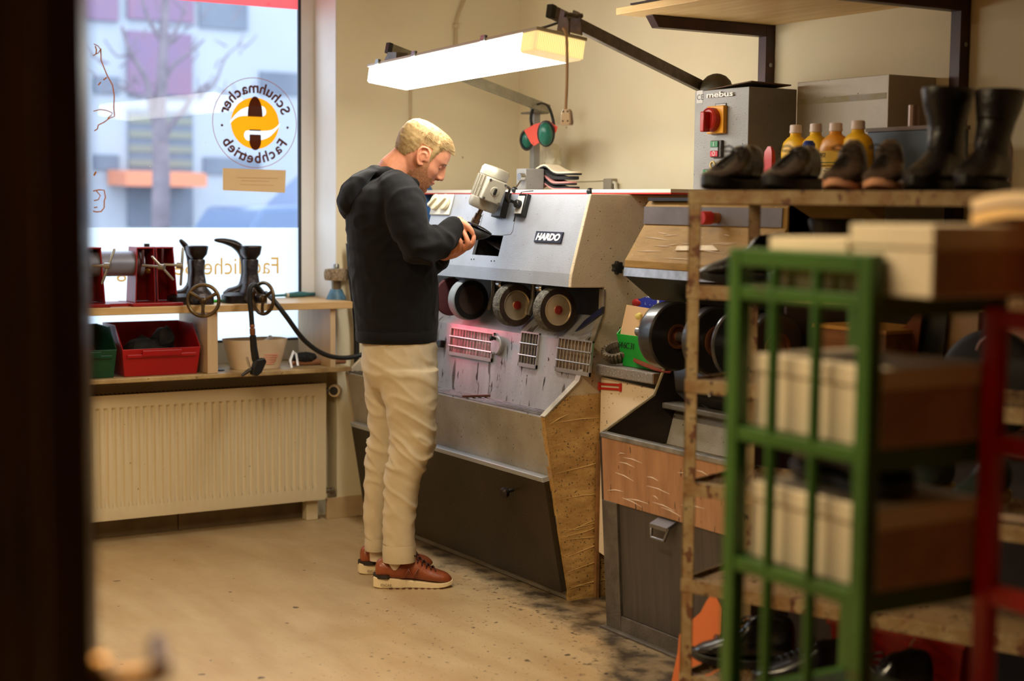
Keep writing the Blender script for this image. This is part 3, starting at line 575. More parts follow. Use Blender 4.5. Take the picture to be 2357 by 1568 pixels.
for k in range(16):
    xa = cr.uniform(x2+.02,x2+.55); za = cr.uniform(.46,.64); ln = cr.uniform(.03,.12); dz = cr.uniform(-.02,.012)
    MB().tube([(xa,bf(za)-.0012,za),(xa+ln*.5,bf(za+dz*.5+.004)-.0022,za+dz*.5+.004),(xa+ln,bf(za+dz)-.0012,za+dz)], [.0004,.0016,.0004], 5).build('tape_crease_glint', m_cr, M2)
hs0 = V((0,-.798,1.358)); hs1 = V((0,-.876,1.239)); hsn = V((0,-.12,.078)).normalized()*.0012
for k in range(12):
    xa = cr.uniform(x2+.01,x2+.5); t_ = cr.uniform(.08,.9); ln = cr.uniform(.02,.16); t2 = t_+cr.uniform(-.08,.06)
    MB().tube([hs0.lerp(hs1,t_)+V((xa,0,0))+hsn, hs0.lerp(hs1,(t_+t2)/2)+V((xa+ln*.5,0,0))+hsn*1.8, hs0.lerp(hs1,t2)+V((xa+ln,0,0))+hsn], [.0004,.0013,.0004], 5).build('tape_crease_glint', m_cr, M2)
# wheels of the second machine
W2Y = -.83; W2Z = atY(1600,780,W2Y).z
def w2(px, R, w, tread, hubm, hubR):
    x = atY(px, 780, W2Y).x; o = (x-w,W2Y,W2Z)
    t = MB().lathe([(.003,0),(R*.4,0),(R*.85,.002),(R*.97,.016 if w > .05 else .004),(R,.03 if w > .05 else .007),(R,w-.005),(R-.006,w),(hubR*.9,w-.003),(.004,w-.006)], o, (1,0,0), 48).build('felt_wheel', tread, M2)
    MB().lathe([(hubR,w-.001),(hubR,w+.004),(hubR*.8,w+.004),(hubR*.72,w-.004),(hubR*.42,w-.004),(hubR*.40,w+.01),(hubR*.25,w+.012),(.003,w+.012)], o, (1,0,0), 32).build('hub', hubm, t)
felt = mat('black_felt', (26,24,24), .32, col2=(40,36,34), vs=7, coat=.2); rust = mat('rusty_hub', (120,72,44), .55, .5, col2=(84,46,28), vs=18)
w2(1560,.112,.085,felt,rust,.04); w2(1652,.108,.05,felt,rust,.05); w2(1706,.11,.014,mat('steel_disc', (120,122,128), .25, .9),rust,.03); w2(1790,.108,.05,felt,rust,.05)
MB().cyl((x2+.02,W2Y,W2Z),(x3-.03,W2Y,W2Z),.016).build('shaft', steel, M2)
# ---------------------------------------------------------------- corner shelf between the machines
wy = -.748; wzt = atY(1430,848,wy).z
wt = thing('worktop', 'speckled grey worktop piece between the two machines', 'worktop', (1.92,-.5,wzt-.04))
MB().box(1.752,2.092,wy,-.2,wzt-.038,wzt).build('slab', mat('speckled_laminate', (128,120,114), .5, col2=(108,100,94), vs=160, spots=[(190,.62,(176,170,164)),(150,.66,(58,52,48))]), wt, smooth=0, bevel=.004)
MB().box(2.0925,2.096,wy+.002,-.2,wzt-.037,wzt-.001).build('end_face', mat('chipboard', (126,92,58), .85, var=.2, vs=60), wt, smooth=0)
wpz = atY(1380,866,wy+.03).z
wb = thing('white_panel', 'white speckled panel with a red hook leaning under the worktop', 'panel', (1.93,wy-.01,.0))
MB().prism([(1.748,wy+.022,.17),(1.748,wy+.026,wpz),(2.06,wy+.030,wpz-.012),(2.088,wy+.026,.14),(2.088,wy+.026,.0),(1.83,wy+.026,.0),(1.83,wy+.026,.15)], (0,.014,0)).build('panel_board', mat('panel_speckled', (226,208,182), .6, spots=[(90,.68,(120,98,76)),(42,.75,(96,78,60))]), wb, smooth=0, bevel=.003)
c0 = atY(1380,889,wy+.024); c1 = atY(1428,892,wy+.024); s_ = MB()
for dz in (-.008,.008): s_.tube([c0+V((0,0,dz)), c1+V((0,0,dz))], .0045, 8)
s_.tube([c0+V((0,0,-.014)), c0+V((0,0,.014))], .006, 8); s_.tube([c1+V((0,0,-.014)), c1+V((0,0,.014))], .006, 8); s_.build('hook', mat('hook_red', (188,40,30), .4), wb)
cs = MB().box(1.7445,1.758,wy+.012,wy+.026,0,atY(1370,1020,wy+.02).z); tag(cs.build('cardboard_strip', mat('strip_brown', (140,96,50), .85, var=.25, vs=20), smooth=0), 'narrow brown cardboard strip standing at the taped corner of the grey machine', 'cardboard')
# green bin with a handwritten code
gyf = wy+.03; a = atY(1418,790,gyf); b = atY(1482,760,gyf)
gb = thing('storage_bin', 'bright green plastic bin with handwritten code on the grey worktop', 'bin', ((a.x+.14),gyf+.12,wzt))
m_gb = mat('bin_green', (28,150,52), .35)
gx0, gx1 = a.x, 2.088
def open_bin(mb, x0, x1, y0, y1, z0, zf, zb, th=.004, splay=.018):
    for (p, n) in (((( x0+splay,y0+splay,z0),(x1-splay,y0+splay,z0),(x1,y0,zf),(x0,y0,zf)), (0,th,0)), (((x0+splay,y1-splay,z0),(x1-splay,y1-splay,z0),(x1,y1,zb),(x0,y1,zb)), (0,-th,0)),
        (((x0+splay,y0+splay,z0),(x0+splay,y1-splay,z0),(x0,y1,zb),(x0,lerp(y0,y1,.35),zb),(x0,y0,zf)), (th,0,0)), (((x1-splay,y0+splay,z0),(x1-splay,y1-splay,z0),(x1,y1,zb),(x1,lerp(y0,y1,.35),zb),(x1,y0,zf)), (-th,0,0)), (((x0+splay,y0+splay,z0),(x1-splay,y0+splay,z0),(x1-splay,y1-splay,z0),(x0+splay,y1-splay,z0)), (0,0,th))): mb.prism(p, n)
    return mb
zf = atY(1450,772,gyf).z
open_bin(MB(), gx0, gx1, gyf, gyf+.24, wzt+.001, zf, wzt+.20).build('bin_body', m_gb, gb, smooth=0, bevel=.002)
t_ = MB(); text(t_, '64 6C 31', (gx0+.012,gyf-.0012,zf-.048), (1,0,0), (0,0,1), .031, .0006, shear=.15, space=.85); t_.build('handwriting', black, gb, smooth=0)
hl = atY(1440,705,gyf+.02); tl = atY(1437,702,gyf+.03); brp = atY(1485,770,gyf+.03)
q_ = MB().prism([(tl.x,gyf+.012,zf+.012-.02),(tl.x+.16,gyf+.012,zf-.02),(tl.x+.165,gyf+.04,tl.z-.006),(tl.x-.0,gyf+.04,tl.z)], (0,.004,0)); cc = thing('cardboard_piece', 'tan cardboard piece with a small yellow tube standing in the green bin', 'cardboard', (tl.x+.08,gyf+.03,zf)); q_.build('card', mat('card_tan', (186,152,112), .9, spots=[(70,.72,(110,84,60))]), cc, smooth=0)
c = atY(1462,727,gyf+.005); MB().lathe([(.011,0),(.011,.016),(.008,.018)], (c.x,c.y+.02,c.z), (.5,-1,-.2), 14).build('tube_end', mat('pale_yellow', (222,206,120), .5), cc)
c = atY(1512,698,gyf+.12); q_ = thing('small_carton', 'blue and white lettered carton in the green bin', 'box', (c.x,c.y,zf))
ang = (V((1,.1,.3)).normalized(), V((-.1,1,0)).normalized(), V((-.3,0,1)).normalized()); MB().obox(c, ang, (.17,.05,.06)).build('carton', mat('carton_blue', (36,50,150), .5, spots=[(55,.60,(214,218,226))]), q_, smooth=0)
c = atY(1470,698,gyf+.10); tag(MB().ell(c, (.03,.02,.016), n=12, m=8).wob(.006,40).build('red_clip', mat('clip_red', (150,30,30), .5)), 'small dark red clip on top of the green bin', 'clip')
# fluted ring brush, insole and knob on the worktop
fc = V((atY(1418,822,wy+.05).x,wy+.06,wzt)); rg = []
Mt = Matrix.Translation(fc+V((0,0,.022))) @ Matrix.Rotation(math.radians(28), 4, 'X') @ Matrix.Rotation(math.radians(14), 4, 'Y') @ Matrix.Translation(-fc)
for (r, z) in ((.028,.0),(.040,.003),(.052,.03),(.048,.044),(.037,.046),(.031,.03),(.029,.002)):
    rg.append([Mt @ (fc+V((math.cos(t)*r*(1+(.13 if r > .04 else .02)*(1 if i % 2 else -1)), math.sin(t)*r*(1+(.10 if r > .04 else .02)*(1 if i % 2 else -1)), z+.001))) for i, t in enumerate([2*PI*k/44 for k in range(44)])])
tag(MB().loft(rg, cap=False).build('fluted_ring', mat('fluted_grey', (112,100,84), .6, var=.3, vs=30), smooth=0), 'fluted grey ring with a hollow centre on the speckled worktop', 'ring')
c = V((atY(1492,832,wy+.03).x, wy+.05, wzt+.004)); s_ = MB(); O = [(c+V((x*.10,y*.05,0))) for x, y in ((-1,0),(-.7,.6),(0,.8),(.6,.5),(1,0),(.6,-.6),(0,-.7),(-.7,-.6))]; O = crom(O,3,True)
s_.loft([[p+V((0,0,(p.x-c.x)*-.15+k)) for p in O] for k in (.012,.017)]); tag(s_.build('leather_insole', mat('insole_red', (120,40,30), .5)), 'reddish brown leather insole lying next to the fluted ring', 'insole')
# ================================================================ CABINET WITH SWITCHES, LONG BOX, BOTTLES
cab = thing('switch_cabinet', 'grey switch cabinet with red rotary main switch and raised lettering', 'cabinet', (2.03,-.32,1.45))
MB().box(1.884,2.179,-.428,-.2135,1.447,1.826).build('cabinet_body', greymetal, cab, smooth=0, bevel=.002)
CYF = -.428
def CF(px, py, off=0): return atY(px, py, CYF-off)
a = CF(1630,226); b = CF(1691,208); t_ = MB(); text(t_, 'mebus', (a.x,CYF-.0045,a.z), (1,0,0), (0,0,1), .06, .003, bold=.022)
xs = [p.x for p in t_.v]; k_ = (b.x-a.x)/(max(xs)-min(xs)); zs = [p.z for p in t_.v]; kz = (b.z-a.z)/(max(zs)-min(zs)); t_.v = [V((a.x+(p.x-min(xs))*k_, p.y, a.z+(p.z-min(zs))*kz)) for p in t_.v]; t_.build('lettering', mat('letter_white', (232,230,226), .4), cab, smooth=0)
c = CF(1611,223); e = MB().box(c.x-.017,c.x+.017,CYF-.001,CYF,c.z-.022,c.z+.022).build('ce_label', mat('label_grey', (206,202,196), .5), cab, smooth=0)
t_ = MB(); text(t_, 'CE', (c.x-.015,CYF-.0014,c.z-.011), (1,0,0), (0,0,1), .028, .0003, space=1.15); t_.build('ce_mark', mat('mark_dark', (60,56,54), .5), e, smooth=0)
c = CF(1660,246); e = MB().box(c.x-.03,c.x+.03,CYF-.003,CYF,c.z-.012,c.z+.012).build('rating_plate', black, cab, smooth=0); MB().box(c.x-.026,c.x+.026,CYF-.0036,CYF-.003,c.z-.009,c.z+.009).build('rating_text_field', mat('rating_white', (214,210,204), .5, col2=(170,166,160), vs=90, stretch=(1,1,3)), e, smooth=0)
c = CF(1655,276); e = MB().box(c.x-.045,c.x+.045,CYF-.018,CYF,c.z-.048,c.z+.048).build('main_switch', mat('switch_yellow', (232,160,24), .45), cab, bevel=.003)
cc_ = V((c.x-.012,CYF-.018,c.z)); MB().lathe([(.042,0),(.042,.02),(.036,.026),(.034,.022),(.004,.022)], cc_, (0,-1,0), 28).build('switch_disc', mat('switch_red', (176,36,24), .35), e)
MB().obox(cc_+V((0,-.034,-.008)), ((1,0,0),(0,1,0),(0,0,1)), (.022,.03,.07)).build('switch_grip', mat('switch_red', (176,36,24)), e, bevel=.004)
for (px, y0, y1) in ((1651,325,361), (1634,391,428)):
    a = CF(px-10,y1); b = CF(px+10,y0); e = MB().box(a.x,b.x+.012,CYF-.012,CYF,a.z-.003,b.z+.003).build('push_button_pair', mat('button_frame', (70,64,60), .5), cab, bevel=.002)
    MB().box(a.x+.003,b.x-.002,CYF-.0165,CYF-.012,lerp(a.z,b.z,.62),b.z).build('start_button', mat('button_green', (44,124,72), .4), e, bevel=.001)
    MB().box(a.x+.003,b.x-.002,CYF-.0165,CYF-.012,a.z,lerp(a.z,b.z,.36)).build('stop_button', mat('button_crimson', (196,40,56), .4), e, bevel=.001)
    MB().box(a.x+.003,b.x-.002,CYF-.015,CYF-.012,lerp(a.z,b.z,.38),lerp(a.z,b.z,.60)).build('button_spacer', mat('spacer_grey', (156,160,162), .4), e)
    t_ = MB(); text(t_, 'I', ((a.x+b.x)/2-.003,CYF-.0168,lerp(a.z,b.z,.68)), (1,0,0), (0,0,1), .022, .0004); text(t_, 'O', ((a.x+b.x)/2-.008,CYF-.0168,lerp(a.z,b.z,.06)), (1,0,0), (0,0,1), .022, .0004); t_.build('button_mark', mat('mark_white', (230,230,226), .5), e, smooth=0)
for px in (1641,1658):
    c = CF(px,380); MB().torus((c.x,CYF-.002,c.z), (0,1,0), .012, .003, 20, 6).build('pilot_ring', mat('ring_cream', (220,190,120), .4), cab)
lb = thing('long_housing', 'long grey metal housing behind the bottles against the back wall', 'housing', (2.4,-.1,1.40))
MB().box(2.180,2.615,-.213,-.001,1.55,1.850).build('housing_body', mat('housing_grey', (186,176,160), .45, .1, col2=(170,160,142), vs=4, bump=.12, bs=240, spots=[(70,.735,(60,50,42))]), lb, smooth=0, bevel=.002)
MB().box(2.190,2.605,-.214,-.213,1.772,1.792).build('tape_residue', mat('residue', (160,148,92), .6, col2=(168,164,156), vs=14), lb, smooth=0)
bs_ = MB().box(2.3,2.75,-.19,-.001,1.45,1.549); bs_.build('housing_base', mat('base_slate', (64,76,88), .5), lb, smooth=0)
c = atY(2103,300,-.10)
# things on the cabinet
c = atY(1649,205,-.33); h_ = MB(); h_.lathe([(.060,0),(.058,.02),(.05,.042),(.034,.058),(.015,.066),(.002,.068)], (c.x,-.33,1.8265), (0,0,1), 28); tag(h_.build('bowl', mat('bowl_olive', (88,80,58), .6, var=.2)), 'dark olive dome-shaped cap upside down on the switch cabinet', 'bowl')
s_ = MB(); p0_ = V((2.0,-.43,1.8268)); s_.prism([(1.95,-.42,1.827),(2.18,-.42,1.842),(2.19,-.25,1.836),(1.98,-.25,1.827)], (0,0,.004)); tag(s_.build('cardboard_sheet', mat('sheet_brown', (110,82,56), .85, var=.2), smooth=0), 'bent brown cardboard sheet on top of the switch cabinet', 'cardboard')
# bottles standing on a shelf plate behind the rack top
sh = thing('rear_shelf', 'shelf plate behind the shoes that carries the yellow bottles', 'shelf', (2.5,-.45,1.43))
BYB = -.36
bb = atY(1912,412,BYB); zb_ = bb.z-.012
MB().box(2.185,3.10,-.62,-.216,zb_-.02,zb_).build('shelf_board', mat('shelf_dark', (70,58,50), .7), sh, smooth=0)
MB().box(2.25,2.29,-.46,-.42,1.4465,zb_-.0205).build('shelf_leg', steel, sh, smooth=0); MB().box(x3-.10,x3-.06,-.46,-.42,1.4465,zb_-.0205).build('shelf_leg', steel, sh, smooth=0)
m_yel = mat('yellow_plastic', (240,188,30), .4, spec=.4); m_org = mat('amber_plastic', (226,150,36), .4)
def bottle(label, body, loc, h, w, cap=True, lab=True, rz=0):
    t = thing('bottle', label, 'bottle', (0,0,0), 'yellow bottles behind the shoes')
    def ring(z, a, b, n=28, e=3.2):
        out = []
        for i in range(n):
            t_ = 2*PI*i/n; c_, s__ = math.cos(t_), math.sin(t_); r = (abs(c_)**e+abs(s__)**e)**(-1/e); out.append((a*r*c_, b*r*s__, z))
        return out
    H = h; b_ = MB().loft([ring(0,w*.92,w*.62), ring(.006,w,w*.68), ring(H*.55,w,w*.68), ring(H*.60,w*.97,w*.66), ring(H*.70,w*.88,w*.62,e=2.6), ring(H*.77,w*.6,w*.5,e=2.2), ring(H*.80,w*.40,w*.40,e=2), ring(H*.86,w*.37,w*.37,e=2)])
    b_.build('bottle_body', body, t, smooth=60)
    MB().lathe([(w*.40,H*.855),(w*.43,H*.86),(w*.43,H*.90),(w*.41,H*.902),(w*.41,H*.985),(w*.36,H)], n=24).build('cap', mat('cap_white', (232,214,206), .45), t)
    if lab:
        l_ = MB().box(-w*.80,w*.80,-w*.685,-w*.67,H*.06,H*.52).build('label', mat('label_yellow', (240,196,70), .5), t, smooth=0)
        MB().box(-w*.80,w*.80,-w*.690,-w*.686,H*.06,H*.24).build('label_lower', mat('label_cream', (236,214,170), .5), l_, smooth=0)
        MB().box(-w*.80,w*.80,-w*.692,-w*.686,H*.315,H*.33).build('label_stripe', mat('stripe_green', (40,90,40), .5), l_, smooth=0)
        tx = MB(); text(tx, 'ACI', (-w*.70,-w*.694,H*.43), (1,0,0), (0,0,1), w*.28, .0003, bold=.02, shear=.2); text(tx, 'CONCENTRATO', (-w*.62,-w*.694,H*.255), (1,0,0), (0,0,1), w*.17, .0003); text(tx, 'ESPANSO', (-w*.2,-w*.694,H*.215), (1,0,0), (0,0,1), w*.08, .0003); text(tx, 'TESTA DI MORO', (-w*.35,-w*.694,H*.175), (1,0,0), (0,0,1), w*.10, .0003); tx.box(-w*.72,-w*.2,-w*.694,-w*.692,H*.475,H*.482); tx.box(-w*.72,-w*.2,-w*.694,-w*.692,H*.415,H*.422)
        tx.build('label_print', mat('print_dark', (50,40,30), .5), l_, smooth=0)
    t.location = loc; t.rotation_euler = (0,0,rz); return t
def bloc(px, y): p = atY(px, 330, y); return (p.x, y, zb_+.0005)
hb2 = atY(1975,278,-.40).z-zb_; 
bt = bottle('amber bottle with a lettered label, second bottle from the right', m_org, bloc(1923,-.44), atY(1923,283,-.44).z-zb_, .050, rz=.15)
bottle('leftmost yellow bottle of the four behind the shoes', m_yel, bloc(1831,-.36), atY(1831,288,-.36).z-zb_, .048, lab=False, rz=.1)
bottle('yellow bottle, second from the left of the four behind the shoes', m_yel, bloc(1877,-.36), atY(1877,285,-.36).z-zb_, .048, rz=.12)
bottle('rightmost and tallest yellow bottle behind the shoes', m_yel, bloc(1974,-.42), atY(1974,278,-.42).z-zb_, .052, lab=False, rz=.05)
c = bloc(1772,-.47); s_ = MB(); s_.loft([[(c[0]+x*k,c[1]+y*k,c[2]+z) for x, y in ((-.02,-.008),(.02,-.008),(.02,.008),(-.02,.008))] for k, z in ((1,0),(1.0,.07),(.9,.10),(.35,.118))]); tag(s_.build('red_tube', mat('tube_red', (206,40,34), .4)), 'upright red tube left of the yellow bottles', 'tube')
c = bloc(1862,-.52); s_ = MB().lathe([(.018,0),(.018,.085),(.016,.09)], c, n=20); ob_ = thing('blue_capped_tube', 'small tube with a blue cap standing in front of the bottles', 'tube', c); s_.build('tube_body', mat('tube_pale', (180,176,168), .5), ob_); MB().lathe([(.02,.09),(.02,.118),(.012,.128)], c, n=20).build('cap', mat('cap_blue', (30,60,160), .4), ob_)
a = atY(2012,305,-.30); b = atY(2172,420,-.30); bx_ = thing('slate_box', 'slate blue metal box with a pipe stub right of the bottles', 'box', ((a.x+b.x)/2,-.3,zb_))
MB().box(a.x,b.x+.02,-.33,-.22,zb_+.001,a.z).build('box_body', mat('slate', (58,72,86), .5), bx_, smooth=0, bevel=.003)
MB().box(a.x-.004,b.x+.024,-.334,-.218,a.z,a.z+.012).build('box_lid', mat('lid_brown', (110,92,80), .6), bx_, smooth=0)
c = atY(2103,270,-.28); MB().lathe([(.018,0),(.018,.068),(.014,.068)], (c.x,-.28,a.z+.012), n=18).build('pipe_stub', mat('pipe', (136,112,100), .35, .5), bx_)
a = atY(2290,316,-.36); b = atY(2322,430,-.36); s_ = MB(); O = [(a.x-.06,zb_),(a.x-.06,a.z),(b.x-.03,a.z),(b.x-.008,a.z-.01),(b.x,a.z-.035),(b.x,zb_)]; s_.prism([(x,-.36,z) for x, z in O], (0,.012,0)); tag(s_.build('rounded_panel', mat('panel_mauve', (150,120,124), .6), smooth=0), 'mauve panel with a rounded corner behind the tall boots', 'panel')
# ================================================================ HANGING LAMP
A = atZ(842,190,1.9); B = atZ(1230,115,1.9); e = (B-A).normalized(); LL = (B-A).length
w_ = atP(1343,140,B,e)-B; h_ = atP(1237,66,B,e)-B
lp = thing('lamp', 'lit fluorescent lamp fixture hanging above the man on two grey arms', 'lamp', (A+B)/2)
def lq(a, b, c): return A+e*(a*LL)+w_*b+h_*c
m_diff = emis('lamp_diffuser_lit', (255,250,236), 26.0)
m_end = bpy.data.materials.new('lamp_end_cap'); m_end.use_nodes = True
bs_ = m_end.node_tree.nodes['Principled BSDF']; bs_.inputs['Base Color'].default_value = lin((246,230,186)); bs_.inputs['Emission Color'].default_value = lin((255,228,160)); bs_.inputs['Emission Strength'].default_value = .62; bs_.inputs['Roughness'].default_value = .3
en = e
def rr_(a, s0=.0, s1=.0):
    return [lq(a,.04+s0,0+s1), lq(a,.96-s0,0+s1), lq(a,1-s0,.10), lq(a,1-s0,.93), lq(a,0+s0,.93), lq(a,0+s0,.10)]
d_ = MB().loft([rr_(.004,.03,.06), rr_(.012), rr_(.928), rr_(.93)])
d_.build('diffuser', m_diff, lp, smooth=30)
ec = MB(); nr_ = 26; ec.loft([rr_(.9302), rr_(.992), rr_(1.0,.02,.04)])
ribs = MB()
for k in range(nr_+1):
    t_ = k/nr_; ribs.tube([lq(1.0015, .03+t_*.94, .05), lq(1.0015, .03+t_*.94, .92)], .0016, 5)
for k in range(8):
    t_ = k/8; ribs.tube([lq(.935+t_*.06, -.004, .05), lq(.935+t_*.06, -.004, .92)], .0016, 5)
cp = ec.build('end_cap', m_end, lp, smooth=30); ribs.build('ribs', m_end, cp)
t_ = MB()
for b in (.28,.74):
    t_.cyl(lq(.945,b,.5), lq(.998,b,.5), .016, 12)
t_.build('tube_socket', mat('socket_ochre', (176,130,60), .5), cp)
hs = MB().prism([lq(-.004,-.02,.935), lq(1.0,-.02,.935), lq(1.0,1.02,.935), lq(-.004,1.02,.935)], h_*.18); hs.build('housing', mat('lamp_housing', (196,190,180), .5), lp, smooth=0, bevel=.003)
for a in (.08,.33,.74): MB().obox(lq(a,-.03,1.08), (e, w_, h_), (.03,.012,.02)).build('clip', steel, lp, smooth=0)
armm = mat('arm_hammer_grey', (118,108,96), .42, .4, var=.2, vs=30, bump=.15, bs=200)
def bar(mb, p, q, wd, ht):
    d = q-p; x, y, a = frame(d, (0,0,1)); return mb.obox((p+q)/2, (x, y, a), (wd, ht, d.length))
ra0 = atY(1272,28,-1.19); ra1 = atY(1660,222,-.22)
bar(MB(), ra0, ra1, .022, .040).build('arm', armm, lp, smooth=0, bevel=.002)
d_ = (ra1-ra0).normalized(); x_, y_, a_ = frame(d_, (0,0,1)); MB().obox(ra0-d_*.008, (x_,y_,a_), (.024,.042,.022)).build('arm_cap', black, lp, smooth=0, bevel=.002)
br_ = MB(); bp = [atY(1290,20,-1.213), atY(1303,26,-1.213), atY(1309,52,-1.213), atY(1309,80,-1.213), atY(1281,72,-1.213), atY(1284,50,-1.213)]; br_.prism(bp, (0,.006,0)); br_.prism([p+V((0,.046,0)) for p in bp], (0,.006,0))
bk = br_.build('bracket', armm, lp, smooth=0, bevel=.002); MB().lathe([(.008,0),(.008,.07)], atY(1296,33,-1.222), (0,1,0), 12).build('bolt', steel, bk)
la0 = atY(898,112,-1.06); la1 = atY(1262,252,-.20)
bar(MB(), la0, la1, .022, .040).build('arm', mat('arm_olive_grey', (150,142,120), .45, .3, var=.15, vs=20), lp, smooth=0, bevel=.002)
d_ = (la1-la0).normalized(); x_, y_, a_ = frame(d_, (0,0,1)); MB().obox(la0-d_*.006, (x_,y_,a_), (.024,.042,.02)).build('arm_cap', black, lp, smooth=0, bevel=.002)
MB().prism([atY(893,120,-1.08), atY(912,120,-1.08), atY(912,140,-1.08), atY(884,140,-1.08)], (0,.05,0)).build('bracket', armm, lp, smooth=0)
MB().torus(la0+d_*.06+V((.005,-.024,.004)), (.5,-.8,0), .011, .002, 16, 6).build('arm_hole', steel, lp)
pz = atY(1232,252,-.20); px_ = pz.x
po = MB().box(px_-.017,px_+.017,-.217,-.183,1.479,pz.z+.01); po.build('post', mat('post_grey', (150,148,144), .45, .3, var=.1), lp, smooth=0, bevel=.003)
MB().box(px_-.055,px_+.045,-.24,-.16,pz.z-.02,pz.z-.012).build('post_plate', armm, lp, smooth=0)
MB().box(ra1.x-.02,ra1.x+.02,-.235,-.195,1.4785,ra1.z).build('post', mat('post_grey', (0,0,0)), lp, smooth=0)
cb_ = MB().tube(crom([atY(1286,52,-1.20), atY(1262,60,-1.19), atY(1240,66,-1.17)]), .004, 6); cb_.build('supply_cable', black, lp)
pc = [atY(1297,66,-1.228), atY(1303,78,-1.25), atY(1305,110,-1.262), atY(1305,180,-1.265), atY(1302,252,-1.265)]
pl_ = thing('cable_plug', 'white plug socket hanging on a beige cable from the lamp end', 'plug', atY(1305,288,-1.265))
MB().tube(crom(pc), .0045, 8).build('cable', mat('cable_beige', (190,156,120), .5), pl_)
c0 = atY(1305,252,-1.265); c1 = atY(1306,288,-1.265); n_ = V((.55,-.83,0)).normalized(); s_ = V((.83,.55,0)).normalized(); hh = (c0.z-c1.z)
def pr_(z, a, b): return [V((c0.x,c0.y,z))+s_*(a*i)+n_*(b*j) for i, j in ((-1,-.7),(-.8,-1),(.8,-1),(1,-.7),(1,.7),(.8,1),(-.8,1),(-1,.7))]
MB().loft([pr_(c0.z,.010,.009), pr_(c0.z-.006,.014,.011), pr_(c1.z+.008,.0185,.012), pr_(c1.z,.016,.011)]).build('plug_body', mat('plug_white', (224,206,190), .45, spots=[(90,.72,(120,90,70))]), pl_, smooth=30)
for i, z in ((-.007,.86),(.007,.86),(-.008,.25),(.008,.25)): MB().lathe([(.0028,0),(.0028,.002)], V((c0.x,c0.y,c1.z+hh*z))+s_*i+n_*.0105, n_, 10).build('plug_screw', black, pl_)
# ear muffs, red tag and dust mask on the lamp post
em = thing('ear_muffs', 'green ear muffs hanging from the lamp post', 'ear muffs', (px_,-.26,1.68))
EY = -.27
K = lambda x, y, yy=EY: atY(x, y, yy)
MB().tube(crom([K(1228,300), K(1222,275), K(1228,250), K(1245,238), K(1262,245), K(1272,272), K(1275,300), K(1272,318)]), [.007]*43 if False else .008, 8, flat=.5).build('headband', black, em)
n_ = V((.7,-.7,-.1)).normalized()
for (px, py, r, yy, nn) in ((1256,309,.043,-.33,V((.75,-.62,-.2)).normalized()),(1213,322,.036,-.26,V((-.6,.5,.1)).normalized())):
    c = K(px,py,yy); x_, y_, a_ = frame(nn); 
    mc_ = MB().ell(c, (r*.72,r*1.15,r*.62), (x_,y_,a_), 20, 12).build('ear_cup', mat('cup_green', (18,96,78), .35), em)
    MB().tube([c-a_*r*.3+(x_*math.cos(t)*.72*r+y_*math.sin(t)*1.15*r) for t in [2*PI*i/20 for i in range(20)]], r*.17, 8, closed=True).build('cushion', black, mc_)
tg_ = MB().prism([K(px,py,-.295) for px, py in ((1206,300),(1230,286),(1262,278),(1282,292),(1279,304),(1244,326),(1229,336),(1222,330))], (0,.003,0)); tag(tg_.build('tag', mat('tag_red', (228,84,66), .6, spots=[(50,.69,(120,40,36))]), smooth=0), 'orange red tag hanging behind the green ear muffs', 'tag')
c = K(1266,362,-.10); dm = thing('dust_mask', 'crumpled white translucent bag hanging on the wall under the ear muffs', 'bag', (c.x,-.12,c.z-.06))
m_bag = mat('thin_plastic', (246,238,210), .3, bump=.7, bs=40); m_bag.node_tree.nodes['Principled BSDF'].inputs['Alpha'].default_value = .75
MB().ell((c.x,-.10,c.z), (.056,.04,.066), n=30, m=22).wob(.020,30,2).build('bag_body', m_bag, dm)
MB().tube([(c.x,-.10,c.z+.06), K(1258,325,-.14), K(1250,300,-.2)], .0015, 5).build('string', mat('string', (200,190,160), .7), dm)
# cable conduits on the window wall
for pts, nm, lab in (([(1074,-12),(1056,30),(1049,60),(1048,100),(1048,170)], 'wall_conduit', 'thin painted conduit bending up the wall left of the lamp arm'), ([(945,150),(945,300),(946,480)], 'wall_cable', 'thin vertical cable on the wall above the man')):
    b_ = MB().tube(crom([atX(*p, .008) for p in pts]), .0075 if 'conduit' in nm else .006, 8); o_ = tag(b_.build(nm, mat('painted_cable', (196,178,142), .7)), lab, 'cable')
    p_ = pts[len(pts)//2]; c = atX(p_[0], p_[1], .008); MB().box(0.0005,.02,c.y-.013,c.y+.013,c.z-.008,c.z+.008).build('clip', mat('clip_cream', (206,190,156), .6), o_, smooth=0)
# ================================================================ SHELF BOARD WITH BRACKETS
bd = thing('hanging_shelf', 'pale wooden shelf board on dark brown steel brackets at top right', 'shelf', (2.6,-.3,2.09))
bzc = 2.105; m_birch = mat('birch_board', (238,206,148), .5, col2=(222,182,120), vs=5, stretch=(.5,6,6))
MB().box(1.724,4.1,-.664,-.004,bzc-.012,bzc+.012).build('board', m_birch, bd, smooth=0, bevel=.002)
m_brn = mat('bracket_brown', (62,28,20), .42, .2, var=.25, vs=12)
for x, zb in ((1.793,1.52),(2.734,1.2)):
    b_ = MB(); b_.box(x-.022,x+.022,-.045,-.003,zb,bzc-.013); b_.prism([(x-.022,-.045,bzc-.013),(x-.022,-.57,bzc-.013),(x-.022,-.54,bzc-.055),(x-.022,-.045,bzc-.055)], (.044,0,0))
    k = b_.build('bracket', m_brn, bd, smooth=0, bevel=.002)
    s_ = MB()
    for z in (zb+.12, bzc-.16): s_.lathe([(.008,0),(.008,.004)], (x+.0225,-.024,z), (1,0,0), 10); 
    s_.build('screws', steel, k)
c = atZ(1440,10,2.118); q_ = thing('small_package', 'small packages lying at the left front end of the wall shelf', 'package', (c.x+.06,c.y+.05,2.118))
